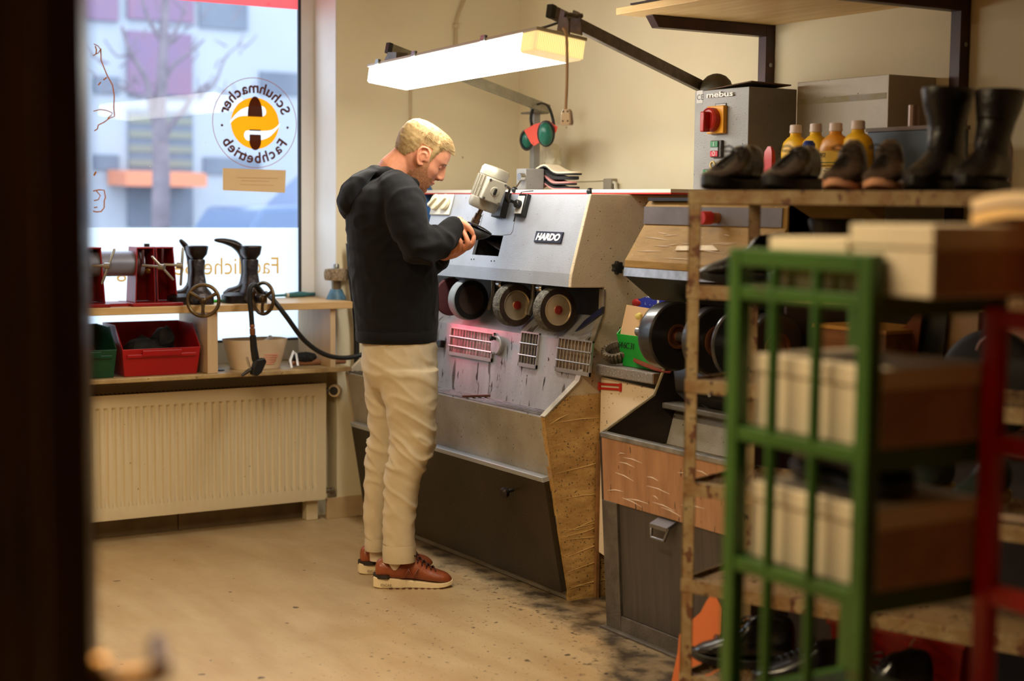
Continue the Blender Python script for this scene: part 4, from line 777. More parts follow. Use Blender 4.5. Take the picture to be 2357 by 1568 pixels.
MB().box(c.x-.0,c.x+.25,c.y+.02,c.y+.2,2.1175,2.123).build('dark_card', black, q_, smooth=0); MB().box(c.x+.05,c.x+.2,c.y+.05,c.y+.17,2.1232,2.19).build('carton', mat('carton_pink', (206,170,146), .7), q_, smooth=0, bevel=.002)
# ================================================================ WINDOW BENCH
ST, SB = .989, .959
bn = thing('window_bench', 'wooden bench shelf with uprights across the window', 'shelf', (0,-2.0,.70))
m_bench = mat('bench_wood', (206,172,122), .38, col2=(184,146,94), vs=5, stretch=(5,.5,5), bump=.05)
MB().box(-.205,.17,-2.98,-.9475,SB,ST).build('bench_top', m_bench, bn, smooth=0, bevel=.002)
m_side = mat('upright_board', (214,184,146), .5, var=.08, vs=4, stretch=(4,4,.5))
for y0, y1 in ((-1.606,-1.560),(-1.045,-1.020)):
    MB().box(-.20,.15,y0,y1,.7015,SB-.0005).build('upright', m_side, bn, smooth=0, bevel=.002)
si = MB().box(-.235,.16,-2.99,-.9475,.682,.701)
tag(si.build('window_sill', mat('stone_sill', (190,164,116), .4, col2=(156,128,86), vs=14, bump=.05, spots=[(40,.68,(120,96,62))]), smooth=0, bevel=.003), 'beige stone window sill under the wooden bench', 'window sill')
# red roller press
m_red = mat('press_red', (150,20,20), .35, col2=(120,14,16), vs=6)
rp = thing('roller_press', 'red two-frame press with T-handles and a grey roller on the bench', 'press', (.03,-1.95,ST))
def K(px, py, x=.06): return atX(px, py, x)
for (x_l, x_r, full) in ((306,404,True),(150,238,False)):
    a = K(x_l,690); b = K(x_r,690); zt = K(350,572).z; ym = (a.y+b.y)/2
    fr = MB(); hw = (b.y-a.y)/2
    for sgn in (-1,1):
        y_in = ym+sgn*.004; y_o = ym+sgn*hw
        yo_t = ym+sgn*hw*.86
        fr.prism([(-.03,y_in,ST+.014),(-.03,y_o,ST+.014),(-.03,yo_t,zt),(-.03,y_in,zt)], (.006,0,0))
        fr.prism([(-.03,y_o,ST+.014),(.09,y_o,ST+.014),(.075,yo_t,zt),(-.03,yo_t,zt)], (0,.005*-sgn,0))
        fr.prism([(-.03,y_in,ST+.014),(.09,y_in,ST+.014),(.075,y_in,zt),(-.03,y_in,zt)], (0,.004*sgn,0))
        fr.prism([(-.03,y_in,zt),(.078,y_in,zt),(.078,yo_t,zt),(-.03,yo_t,zt)], (0,0,.006))
    fr.build('press_frame', m_red, rp, smooth=0, bevel=.001)
    bs = MB().box(-.06,.14,a.y-.025,b.y+.006,ST+.0005,ST+.0135); bs.build('base_plate', m_red, rp, smooth=0, bevel=.002)
    bt_ = MB().cyl((.0,ym-.01,zt+.006),(.0,ym-.01,zt+.018),.012,10); bt_.build('top_nut', black, rp)
MB().box(-.05,.10,K(236,700).y,K(330,700).y,ST+.0005,ST+.012).build('tie_plate', m_red, rp, smooth=0)
a = K(224,606,.02); b = K(309,606,.02); rz_ = (K(265,578,.02).z+K(265,636,.02).z)/2; rr0 = (K(265,578,.02).z-K(265,636,.02).z)/2
MB().cyl((.02,a.y-.05,rz_),(.02,b.y+.03,rz_),rr0,32).build('roller', mat('roller_grey', (128,130,148), .4, .2, var=.1), rp)
MB().cyl((.02,b.y+.0,rz_),(.02,b.y+.012,rz_),rr0*1.08,32).build('roller_flange', mat('flange_dark', (70,30,34), .5), rp)
def thandle(p, n, h0_, h1_):
    s_ = MB(); s_.tube([p, n], .006, 10); s_.cyl(n-(n-p).normalized()*.012, n+(n-p).normalized()*.012, .013, 14); s_.tube([h0_, h1_], .0055, 10, round_=True); return s_
m_h = mat('handle_steel', (158,154,146), .35, .8)
thandle(K(328,611,.09), K(372,615,.15), K(351,592,.15), K(398,643,.15)).build('t_handle', m_h, rp)
thandle(K(376,609,.09), K(414,611,.12), K(421,572,.12), K(416,655,.12)).build('t_handle', m_h, rp)
thandle(K(212,612,.09), K(248,612,.13), K(263,575,.13), K(235,652,.13)).build('t_handle', m_h, rp)
s_ = MB()
for (px, py) in ((329,578),(374,575)):
    p = K(px,py,.08); q2 = K(px-1,py+32,.08); s_.tube([p, q2], .006, 8, round_=True)
s_.build('slot', mat('slot_dark', (60,14,24), .5), rp)
s_ = MB(); s_.lathe([(.010,0),(.012,.004),(.006,.01)], K(340,624,.085), (1,-.3,0), 14); s_.build('brass_nut', brass, rp)
# cobbler's iron stands with hand wheels
def handwheel(mb, c, axis, R, r, spokes=3, ph=.5):
    x, y, a = frame(axis); mb.torus(c, axis, R, r, 40, 10); mb.lathe([(r*2,-r*1.2),(r*2.2,0),(r*1.6,r*1.6),(r*.7,r*2)], c, axis, 16)
    for k in range(spokes):
        t = ph+2*PI*k/spokes; d = x*math.cos(t)+y*math.sin(t); mb.tube([c+d*r*1.5, c+d*R*.55+a*r*.4, c+d*R], [r*1.1,r*.85,r*1.2], 8)
    return mb
def stand(label, cx0, kx, wheel_c, wheel_ax, arm, x=.06):
    K_ = lambda px, py: atX(px+cx0, py, x)
    t = thing('iron_stand', label, 'tool', (x, K_(455,690).y, ST), 'cobbler iron stands on the bench')
    c = K_(454,690); base = MB()
    def sq(z, hy, hx, dy=0): return [V((x+i*hx, c.y+dy+j*hy, z)) for i, j in ((-1,-.7),(-.7,-1),(.7,-1),(1,-.7),(1,.7),(.7,1),(-.7,1),(-1,.7))]
    zc = K_(454,597).z; zt = K_(454,567).z
    base.loft([sq(ST+.001,.058,.06), sq(ST+.03,.058,.06), sq(ST+.05,.05,.045), sq(ST+.07,.034,.036), sq(lerp(ST,zc,.7),.026,.028), sq(zc-.006,.028,.03), sq(zc,.026,.028)])
    base.build('column', iron, t, smooth=45)
    MB().loft([sq(zc-.003,.020,.022), sq(zc+.006,.024,.026), sq(zc+.022,.035,.036), sq(zt-.004,.039,.044), sq(zt,.039,.044), sq(zt+.003,.036,.041)]).build('heel_cup', iron, t, smooth=45)
    P = crom([atX(px, py, xx) for px, py, xx in arm[0]], 4); n = len(P)
    rs = [interp([(i/(len(arm[1])-1), r) for i, r in enumerate(arm[1])], k/(n-1))[0] for k in range(n)]
    MB().tube(P, rs, 12, round_=True, flat=.75).build('last_arm', iron, t)
    b2_ = MB(); b2_.loft([sq(ST+.001,.05,.05,-.07), sq(ST+.032,.05,.05,-.07), sq(ST+.045,.03,.03,-.07)]); b2_.build('foot', iron, t, smooth=45)
    wc = atX(*wheel_c); hw = handwheel(MB(), wc, wheel_ax, atX(wheel_c[0], wheel_c[1]-36, wheel_c[2]).z-wc.z, .0075)
    wo = hw.build('hand_wheel', mat('wheel_bronze', (112,92,62), .35, .7, col2=(70,54,40), vs=14), t, smooth=60)
    MB().tube([wc, (x+.04, c.y+.01, wc.z)], .009, 10).build('wheel_shaft', iron, t)
stand('dark iron cobbler stand with the larger bronze hand wheel facing the room', 0, 0, (468,692,.23), (.85,-.5,.1), ([(418,556,.0),(432,575,.0),(440,610,.01),(440,650,.02),(428,672,.03),(412,680,.03)], [.012,.018,.020,.022,.026,.03]))
stand('dark iron cobbler stand with the curved last arm near the window frame', 123, 0, (606,687,.25), (.30,-.95,.05), ([(498,553,.0),(520,556,.0),(545,566,.0),(562,590,.0),(564,630,.01),(556,662,.02),(530,676,.02)], [.010,.018,.026,.026,.022,.026,.034]))
s_ = MB().tube([atZ(472,694,ST+.006), atZ(520,692,ST+.006)], .006, 8, round_=True); tag(s_.build('green_stick', mat('stick_green', (60,190,50), .4)), 'short bright green stick lying between the iron stands', 'stick')
# teal handpiece
a = atZ(628,681,ST+.012); b = atZ(738,676,ST+.012); d = b-a; hp_ = thing('handpiece', 'teal pen-shaped tool lying on the bench by the window frame', 'tool', (a+b)/2)
L_ = d.length; MB().lathe([(.003,0),(.005,.02*L_),(.006,.28*L_),(.010,.30*L_),(.012,.38*L_),(.014,.5*L_),(.013,.62*L_),(.008,.74*L_),(.007,.97*L_),(.003,L_)], a, d, 16).build('barrel', mat('teal', (50,106,112), .4), hp_)
MB().lathe([(.0115,.27*L_),(.0115,.31*L_)], a, d, 16).build('collar', mat('collar_pale', (206,196,176), .4), hp_)
# wire brush on a blue foot
c = atZ(774,689,ST); wbz = thing('wire_brush', 'round wire brush standing upside on a blue foot at the bench end', 'brush', c)
K2 = lambda py: atX(774, py, c.x).z-ST
MB().lathe([(.046,.001),(.044,.006),(.026,K2(666))], c, n=24).build('foot', mat('foot_blue', (74,120,150), .5, var=.3, vs=20), wbz)
MB().lathe([(.021,K2(668)),(.021,K2(646)),(.016,K2(644))], c, n=20).build('neck', mat('neck_brown', (120,104,84), .4, .5), wbz)
rg = []; rr = random.Random(2)
for (r, z) in ((.018,K2(646)),(.050,K2(645)),(.053,K2(638)),(.053,K2(628)),(.049,K2(620)),(.018,K2(618))): rg.append([V((c.x+math.cos(t)*r*(1+rr.uniform(-.04,.04)), c.y+math.sin(t)*r*(1+rr.uniform(-.04,.04)), ST+z)) for t in [2*PI*k/60 for k in range(60)]])
MB().loft(rg).build('bristle_ring', mat('bristle', (168,146,118), .8, col2=(110,92,70), vs=90, bump=.8, bs=200), wbz, smooth=0)
MB().lathe([(.013,K2(620)),(.013,K2(610)),(.010,K2(608))], c, n=16).build('shank', steel, wbz)
# hose with spray gun over the bench edge
hs_ = thing('air_hose', 'black rubber hose looping from the bench down behind the man', 'hose', (.2,-1.2,.7))
MB().tube(crom([(.10,atX(612,680,.1).y,1.03), atX(632,694,.2), atX(660,730,.22), atX(700,783,.2), atX(745,815,.2), atX(790,824,.2), atX(832,817,.2), atX(870,800,.22)], 8), .0105, 10).build('hose_body', rubber, hs_)
h2 = thing('wall_hose', 'black hose hanging vertically beside the wall behind the trousers', 'hose', (.05,-.9,.4))
MB().tube(crom([atX(802,560,.06), atX(808,640,.06), atX(819,740,.06), atX(821,830,.06), atX(824,900,.06), atX(834,960,.06), atX(852,1020,.08), atX(880,1075,.1)], 8), .0125, 10).build('hose_body', rubber, h2)
ag = thing('air_gun', 'black air blow gun hanging on a short hose from the hand wheel', 'tool', atX(580,865,.24))
G = lambda px, py, x=.25: atX(px, py, x)
MB().tube(crom([G(600,672,.20), G(588,657,.24), G(577,662), G(575,690), G(578,720), G(580,748)], 6), .0105, 10).build('short_hose', rubber, ag)
MB().lathe([(.008,0),(.011,.004),(.011,.016),(.008,.018),(.012,.022),(.012,.044),(.008,.05)], G(580,745), G(582,775)-G(580,745), 12).build('fitting', mat('copper_fitting', (140,92,62), .4, .6), ag)
MB().tube([G(582,772), G(584,800), G(588,826), G(591,838)], [.014,.0155,.017,.014], 12, flat=.8).build('grip', black, ag)
MB().prism([G(582,828), G(601,823), G(606,832), G(594,858), G(584,866), G(573,862), G(576,846)], (.02,.01,0)).build('gun_head', black, ag, smooth=0, bevel=.005)
MB().tube([G(578,850), G(566,858), G(556,865)], [.009,.008,.006], 10).build('nozzle', mat('nozzle_grey', (74,70,66), .4, .5), ag)
MB().tube([G(568,822), G(572,838), G(577,852)], .005, 8).build('trigger', chrome, ag)
# open storage bins on the sill
SZ = .7015
def bin_thing(label, m, pxl, pxr, pyf, pyb, xf=.13, dep=.27):
    y0 = atX(pxl, 858, xf).y; y1 = atX(pxr, 856, xf).y; zf = atX((pxl+pxr)/2, pyf, xf).z; zb = atX((pxl+pxr)/2, pyb, xf-dep).z
    t = thing('storage_bin', label, 'bin', (xf-dep/2,(y0+y1)/2,SZ), 'open storage bins under the bench')
    b = open_bin(MB(), 0, y1-y0, 0, dep, 0, zf-SZ, zb-SZ, splay=.012)
    b.v = [V((xf-p.y, y0+p.x, SZ+p.z+.0005)) for p in b.v]
    b.build('bin_body', m, t, smooth=0, bevel=.002)
    r = MB(); r.box(xf-.006,xf+.004,y0+.02,y1-.02,zf-.035,zf-.022); r.box(xf-.004,xf+.008,y0+(y1-y0)*.25,y0+(y1-y0)*.75,zf-.03,zf-.006); r.build('grip_lip', m, t, smooth=0, bevel=.002)
    return t, y0, y1, zf
bt_, y0r, y1r, zfr = bin_thing('red plastic open bin with black pieces inside, on the stone sill', mat('bin_red', (158,12,16), .35), 282, 462, 802, 738)
bin_thing('dark green plastic open bin at the left end of the stone sill', mat('bin_dgreen', (8,60,34), .35), 120, 270, 808, 746)
s_ = MB(); yc = (y0r+y1r)/2-.02; s_.ell((.01,yc+.01,zfr-.02), (.08,.11,.06), n=18, m=12); s_.ell((.03,yc+.06,zfr+.03), (.06,.045,.05), n=14, m=10); s_.ell((.02,yc+.09,zfr+.06), (.03,.02,.022), n=10, m=8); s_.wob(.022,22,3)
tag(s_.build('scrap_pile', mat('scrap_black', (12,11,12), .8), smooth=0), 'heap of black scrap lying in the red bin', 'scrap')
s_ = MB(); s_.ell((.03,-2.11,zfr-.02), (.07,.07,.05), n=14, m=10).wob(.02,24,7); tag(s_.build('scrap_pile', mat('scrap_brown', (40,20,16), .8), smooth=0), 'dark pieces lying in the green bin', 'scrap')
# cardboard tub with tools
T0 = atX(600,848,.09); tub = thing('cardboard_tub', 'white cardboard tub with red print holding bits, on the sill behind the air gun', 'tub', (.06,T0.y,SZ))
zr = atX(600,780,.05).z; ya, yb = atX(522,790,.06).y, atX(662,790,.06).y; yc = (ya+yb)/2; hwt = (yb-ya)/2
def tr(z, k, t=0): return [V((.03+math.copysign(abs(math.cos(a))**.6, math.cos(a))*(.085*k-t), yc+math.copysign(abs(math.sin(a))**.75, math.sin(a))*(hwt*k-t), z)) for a in [2*PI*i/32 for i in range(32)]]
MB().loft([tr(SZ+.001,.76), tr(zr,1), tr(zr,1,.004), tr(SZ+.006,.76,.004)], cap=False).build('tub_wall', mat('tub_card', (226,206,178), .75, col2=(216,190,158), vs=8), tub, smooth=40)
MB().loft([tr(SZ+.0005,.76), tr(SZ+.004,.75)]).build('tub_bottom', cardboard, tub, smooth=0)
s_ = MB()
for k, (a0, b0, zz) in enumerate(((.1,.62,.062),(.08,.66,.052),(.16,.58,.042),(.12,.60,.032),(.2,.5,.022))): 
    kk = lerp(.76,1,(zz)/(zr-SZ)); s_.box(.03+.085*kk*.985,.03+.085*kk*1.012,yc+hwt*kk*a0,yc+hwt*kk*b0,SZ+zz,SZ+zz+.004)
s_.build('print_lines', mat('print_red', (226,150,132), .7), tub, smooth=0)
MB().box(.02,.07,yc-.06,yc+.04,SZ+.004,zr-.01).build('content', mat('content_brown', (70,50,36), .8), tub, smooth=0)
for pts, lab, m_ in (([(602,790,.05),(622,778,.02)], 'white rod sticking out of the cardboard tub', chrome),):
    s_ = MB().tube([atX(*p) for p in pts], .007, 10, round_=True); s_.ell(atX(*pts[1]), .012); tag(s_.build('tool_rod', mat('rod_pale', (220,220,222), .3)), lab, 'rod')
s_ = MB().tube([atX(672,848,.08), atX(668,830,.06), atX(676,808,.04), atX(682,815,.05), atX(686,842,.08)], .006, 8, flat=.4); tag(s_.build('plastic_wrap', mat('clear_wrap', (226,226,232), .15, spec=.8)), 'piece of clear plastic wrap standing beside the cardboard tub', 'plastic')
hb_ = thing('hand_brush', 'hand brush with black bristles and wooden handle on the right of the sill', 'brush', atX(700,830,.04))
a = atX(668,828,.03); b = atX(790,832,.03); zb = SZ+.011; MB().tube([(.04,a.y,zb+.004),(.04,lerp(a.y,b.y,.5),zb+.004),(.04,lerp(a.y,b.y,.6),zb),(.04,b.y,zb)], [.012,.014,.009,.010], 10, round_=True).build('brush_handle', mat('handle_wood', (140,92,60), .5), hb_)
rr = random.Random(9); s_ = MB(); y_a, y_b = a.y, lerp(a.y,b.y,.48)
s_.ell((.04,(y_a+y_b)/2,zb+.028), (.026,(y_b-y_a)/2,.022), n=40, m=16).wob(.006,90,5); s_.build('bristles', mat('bristle_black', (20,20,22), .8, bump=.8, bs=200), hb_, smooth=0)
s_ = MB().lathe([(.018,0),(.018,.004),(.009,.005)], V((.06,atX(507,823,.06).y,SZ+.0005)), n=20); tag(s_.build('washer', black), 'flat black disc lying on the sill beside the upright board', 'disc')
# ================================================================ RADIATOR
rd = thing('radiator', 'cream ribbed panel radiator under the stone sill', 'radiator', (0,-1.9,.10))
ry1 = -1.017; ry0 = -2.75; rz0, rz1 = .100, .615; m_rad = mat('radiator_cream', (228,212,178), .4, var=.03, vs=2, spots=[(55,.745,(90,70,46))])
g_ = MB(); cols = []; y = ry1-.035
n_r = int((ry1-ry0-.08)/.0333); rows = [(rz0,0),(rz0+.05,0),(rz0+.075,1),(rz1-.058,1),(rz1-.048,0),(rz1,0)]
ys = [ry1]
pat = [ry1]; dep = [0]
for k in range(n_r):
    for o, d in ((0,0),(.008,0),(.012,1),(.024,1),(.028,0)): pat.append(y-k*.0333-o); dep.append(d)
pat.append(ry0); dep.append(0)
vs = [(.035-(.010 if (rd_ and d) else 0), yy, z) for yy, d in zip(pat, dep) for z, rd_ in rows]; nR = len(rows)
fs = [(i*nR+j,(i+1)*nR+j,(i+1)*nR+j+1,i*nR+j+1) for i in range(len(pat)-1) for j in range(nR-1)]
g_.add(vs, fs); g_.build('front_panel', m_rad, rd, smooth=30)
s_ = MB(); s_.box(-.06,.0352,ry1,ry1+.004,rz0,rz1+.004); s_.box(.030,.0355,ry0,ry1,rz1-.0005,rz1+.004); s_.box(.026,.0345,ry0,ry1,rz0-.004,rz0); s_.build('side_cover', m_rad, rd, smooth=0)
s_ = MB(); s_.box(-.06,.028,ry0,ry1-.002,rz1-.008,rz1-.004)
for k in range(90): s_.box(-.058,.028,ry0+.01+k*.019,ry0+.016+k*.019,rz1-.004,rz1+.001)
s_.build('top_grille', mat('grille_shade', (120,100,72), .5), rd, smooth=0)
MB().box(-.06,-.045,ry0,ry1-.002,rz0,rz1-.01).build('back_panel', m_rad, rd, smooth=0)
c = atX(772,898,.01); s_ = MB(); s_.lathe([(.013,-.06),(.013,-.02)], (c.x,c.y-.0,c.z), (0,1,0), 14)
s_.build('valve', steel, rd)
cs = V((.02,c.y-.006,c.z)); dn = V((.55,.83,0)).normalized(); tv = MB().lathe([(.018,-.035),(.026,-.03),(.029,-.005),(.027,.018),(.02,.022)], cs, (.75,-.65,0), 24).build('thermostat', mat('thermostat_cream', (226,206,168), .4), rd)
MB().lathe([(.02,.0205),(.019,.026),(.01,.027)], cs, (.75,-.65,0), 20).build('thermostat_scale', black, tv)
c = atX(760,1130,.01); s_ = MB(); s_.lathe([(.010,-.05),(.010,0),(.016,.002),(.016,.016),(.010,.02)], c, (0,1,0), 12); s_.tube([c, c+V((-.04,0,0))], .009, 8); s_.build('lock_valve', mat('valve_grey', (130,118,96), .4, .6), rd)
s_ = MB(); s_.box(-.05,.0,ry1-.075,ry1-.02,.0005,rz0-.001); s_.build('foot', m_rad, rd, smooth=0, bevel=.003)
# ================================================================ WINDOW GRAPHICS
gi = GX+.0015   # just inside the pane
def GP(px, py, off=0): return atX(px, py, gi+off)
s_ = MB(); a = GP(200,522.5); b = GP(684,525.5); zf_ = (a.z+b.z)/2
s_.add([(gi,WY0+.07,z0),(gi,gy-.002,z0),(gi,gy-.002,zf_),(gi,WY0+.07,zf_)], [(0,1,2,3)])
def frost():
    m = bpy.data.materials.new('frosted_film'); m.use_nodes = True; nt = m.node_tree; N = nt.nodes; L = nt.links; N.remove(N['Principled BSDF'])
    t = N.new('ShaderNodeBsdfTranslucent'); t.inputs[0].default_value = (.66,.71,.75,1); d = N.new('ShaderNodeBsdfDiffuse'); d.inputs[0].default_value = (.85,.86,.86,1)
    x = N.new('ShaderNodeMixShader'); x.inputs[0].default_value = .12; L.new(t.outputs[0], x.inputs[1]); L.new(d.outputs[0], x.inputs[2]); L.new(x.outputs[0], N['Material Output'].inputs[0]); return m
s_.build('frosted_film', frost(), win, smooth=0)
s_ = MB(); a = GP(430,0); b = GP(683,22); zz = b.z
s_.add([(gi+.002,WY0+.07,zz),(gi+.002,gy-.012,zz),(gi+.002,gy-.012,WZ1-.07),(gi+.002,WY0+.07,WZ1-.07)], [(0,1,2,3)])
mr = bpy.data.materials.new('red_film'); mr.use_nodes = True; nt = mr.node_tree; tb_ = nt.nodes.new('ShaderNodeBsdfTranslucent'); tb_.inputs[0].default_value = (1,.10,.10,1); nt.links.new(tb_.outputs[0], nt.nodes['Material Output'].inputs[0]); nt.nodes.remove(nt.nodes['Principled BSDF'])
s_.build('red_film', mr, win, smooth=0)
def film(name, col, tr=.55):
    m = bpy.data.materials.new(name); m.use_nodes = True; nt = m.node_tree; N = nt.nodes; L = nt.links; N.remove(N['Principled BSDF'])
    t = N.new('ShaderNodeBsdfTranslucent'); t.inputs[0].default_value = lin(col); d = N.new('ShaderNodeBsdfDiffuse'); d.inputs[0].default_value = lin(col)
    x = N.new('ShaderNodeMixShader'); x.inputs[0].default_value = 1-tr; L.new(t.outputs[0], x.inputs[1]); L.new(d.outputs[0], x.inputs[2]); L.new(x.outputs[0], N['Material Output'].inputs[0]); return m
f_org = film('film_orange', (244,150,18), .7); f_brn = film('film_brown', (84,44,30), .25); f_wht = film('film_white', (244,246,250), .75); f_thin = film('film_ochre', (200,130,30), .5)
# guild badge: reads correctly from the street, mirrored from inside
gc = GP(587,283); RY = GP(685,283).y-gc.y; RZ = gc.z-GP(587,386).z; RB = (RY+RZ)/2
badge = thing('window_badge', 'round orange and brown trade badge stuck on the window, lettering mirrored', 'sticker', gc)
def GB(u, v, o=0): return V((gi+.001+o, gc.y+u*RB, gc.z+v*RB))       # u to the right as seen from inside
def disc(mb, pts, o): mb.add([GB(u,v,o) for u, v in pts], [list(range(len(pts)))]); return mb
def circ(r, n=64, a0=0, a1=2*PI): return [(r*math.cos(a0+(a1-a0)*i/n), r*math.sin(a0+(a1-a0)*i/n)) for i in range(n+(0 if abs(a1-a0-2*PI) < .01 else 1))]
MB().tube([GB(u,v) for u, v in circ(.985,72)], .0014, 5, closed=True).build('ring', f_thin, badge)
def ribbon(mb, pts, w, o, k=8, closed=False):
    P = crom([V((u,v,0)) for u, v in pts], k); L_, R2 = [], []
    for i, p in enumerate(P):
        t = (P[min(i+1,len(P)-1)]-P[max(i-1,0)]).normalized(); n = V((-t.y,t.x,0)); L_.append(p+n*w/2); R2.append(p-n*w/2)
    for i in range(len(P)-1): mb.add([GB(q.x,q.y,o) for q in (L_[i],L_[i+1],R2[i+1],R2[i])], [(0,1,2,3)])
    return mb
UW = crom([(-.585,-.03,0),(-.50,.055,0),(-.38,.125,0),(-.2,.15,0),(0,.15,0),(.16,.15,0),(.235,.18,0),(.26,.26,0),(.22,.345,0),(.14,.375,0),(-.05,.365,0),(-.2,.335,0),(-.34,.27,0),(-.46,.165,0),(-.575,.03,0)], 4)
UW = [(p.x, p.y) for p in UW]
def inside(u, v, P):
    c = False
    for (x0_, y0_), (x1_, y1_) in zip(P, P[1:]+P[:1]):
        if (y0_ > v) != (y1_ > v) and u < (x1_-x0_)*(v-y0_)/(y1_-y0_)+x0_: c = not c
    return c
LW = [(-u,-v-.02) for u, v in UW]; UW2 = [(u,v) for u, v in UW]
og = MB(); ng = 190; st_ = 1.14/ng
def ok_(u, v): return u*u+(v+.01)**2 < .565**2 and not inside(u,v,UW2) and not inside(u,v,LW)
vi = {}
def vid(i, j):
    if (i,j) not in vi: vi[i,j] = len(og.v); og.v.append(GB(-.57+i*st_, -.58+j*st_, .0002))
    return vi[i,j]
for i in range(ng):
    for j in range(ng):
        if ok_(-.57+(i+.5)*st_, -.58+(j+.5)*st_): og.f.append([vid(i,j),vid(i+1,j),vid(i+1,j+1),vid(i,j+1)])
og.build('disc', f_org, badge, smooth=0)
for Q in (UW2, LW): disc(MB(), Q, .0002).build('white_gap', f_wht, badge, smooth=0)
disc(MB(), [(u*.175,v*.42+.16) for u, v in circ(1,40,0,PI)]+[(-.17,.135),(.17,.135)], .0010).build('sole_emblem', f_brn, badge, smooth=0)
disc(MB(), [(-.135,-.145),(.135,-.145),(.135,-.175),(-.135,-.175)], .0010).build('waist_emblem', f_brn, badge, smooth=0)
disc(MB(), [(-.135,-.255),(.135,-.255)]+[(u*.138,-.40+v*.20) for u, v in circ(1,30,0,-PI)], .0010).build('heel_emblem', f_brn, badge, smooth=0)
disc(MB(), [(-.14,-.185),(.14,-.185),(.14,-.245),(-.14,-.245)], .0008).build('heel_gap', f_wht, badge, smooth=0)
tx = MB()
def arc_text(s, r, a_mid, step, size, flip=False):
    # as read from the street (u mirrored)
    n = len(s)
    W = {'i':.45,'t':.6,'r':.62,'S':1.0,'m':1.5,'F':1.0,' ':.5,'·':.5,'f':.6}; ws = [W.get(ch,1.0) for ch in s]; tot = sum(ws); acc = 0
    for ch, w in zip(s, ws):
        a = a_mid+(acc+w/2-tot/2)*step*(-1 if not flip else 1); acc += w
        up = (math.cos(a), math.sin(a)) if not flip else (-math.cos(a), -math.sin(a)); rt = (math.sin(a), -math.cos(a)) if not flip else (-math.sin(a), math.cos(a))
        c = (r*math.cos(a), r*math.sin(a)); m = MB(); text(m, ch, (0,0,0), (1,0,0), (0,1,0), size, 0, bold=.026, align='CENTER')
        for f in m.f:
            tx.add([GB(-(c[0]+rt[0]*m.v[i].x+up[0]*(m.v[i].y-size*.33)), c[1]+rt[1]*m.v[i].x+up[1]*(m.v[i].y-size*.33), .0006) for i in f], [list(range(len(f)))])
arc_text('Schuhmacher', .77, PI/2, .232, .33); arc_text('Fachbetrieb', .77, -PI/2, .226, .33, True)
arc_text('·', .77, PI+.10, .2, .34); arc_text('·', .77, -.10, .2, .34)
tx.build('lettering', f_brn, badge, smooth=0)
# card sign under the badge
q4 = [GP(513,387,.004), GP(658,392,.004), GP(656,444,.010), GP(513,438,.010)]
cs = thing('card_sign', 'beige card taped to the window under the round badge', 'sign', q4[3])
MB().prism(q4, (-.0015,0,0)).build('card', mat('card_beige', (226,194,146), .8), cs, smooth=0)
s_ = MB(); mid = sum(q4, V())/4
for k, (x0_, x1_, yy) in enumerate(((545,640,408),(555,620,415),(552,630,424))): s_.prism([GP(x0_,yy,.0085), GP(x1_,yy+2,.0085), GP(x1_,yy+3.5,.0085), GP(x0_,yy+1.5,.0085)], (.0004,0,0))
s_.build('faint_print', mat('print_faint', (206,172,124), .8), cs, smooth=0)
# mirrored lettering on the frosted film
zb_l = GP(560,631).z; zt_l = GP(560,592).z; yr = GP(641,612).y; yl = GP(268,612).y
m = MB(); text(m, 'Fachliche Beratung', (0,0,0), (1,0,0), (0,1,0), 1, 0); xs = [p.x for p in m.v]; capH = .70
m.v = [V((gi+.0012, yr-(p.x-min(xs))/(max(xs)-min(xs))*(yr-yl), zb_l+p.y/capH*(zt_l-zb_l))) for p in m.v]
tag(m.build('window_lettering', film('film_lettering', (232,176,84), .6), smooth=0), 'mirrored ochre lettering on the frosted lower part of the window', 'lettering')
d_ = GP(294,680); s_ = MB().box(gi+.0008,gi+.0012,d_.y-.006,d_.y+.006,d_.z-.006,d_.z+.006); tag(s_.build('lettering_dot', film('film_dot', (232,176,84), .6), smooth=0), 'small ochre square of a lower text line behind the red press', 'lettering')
ld_ = thing('line_drawing', 'ochre line drawing on the window beside the dark door', 'sticker', GP(240,300))
for pts, r in (([(216,101),(226,106),(233,116),(231,122)], .0022), ([(214,128),(226,122),(233,112)], .0022), ([(219,106),(222,114),(221,124)], .003), ([(232,116),(233,140),(246,172),(259,196),(263,220),(262,250),(264,268),(252,272),(240,281),(226,288),(224,297),(217,301)], .0026), ([(215,256),(232,252),(248,255),(259,260),(256,266),(248,272)], .0022), ([(246,178),(238,184)], .003), ([(232,189),(226,196)], .003), ([(216,404),(221,396)], .004), ([(214,440),(228,437),(240,438),(243,455),(240,462),(240,478),(233,487),(222,488),(214,486)], .0028), ([(222,440),(231,450),(226,460),(216,462)], .0024), ([(216,478),(224,477)], .0024)):
    MB().tube([GP(px, py, .0015) for px, py in pts], r, 5).build('stroke', f_thin, ld_, smooth=40)
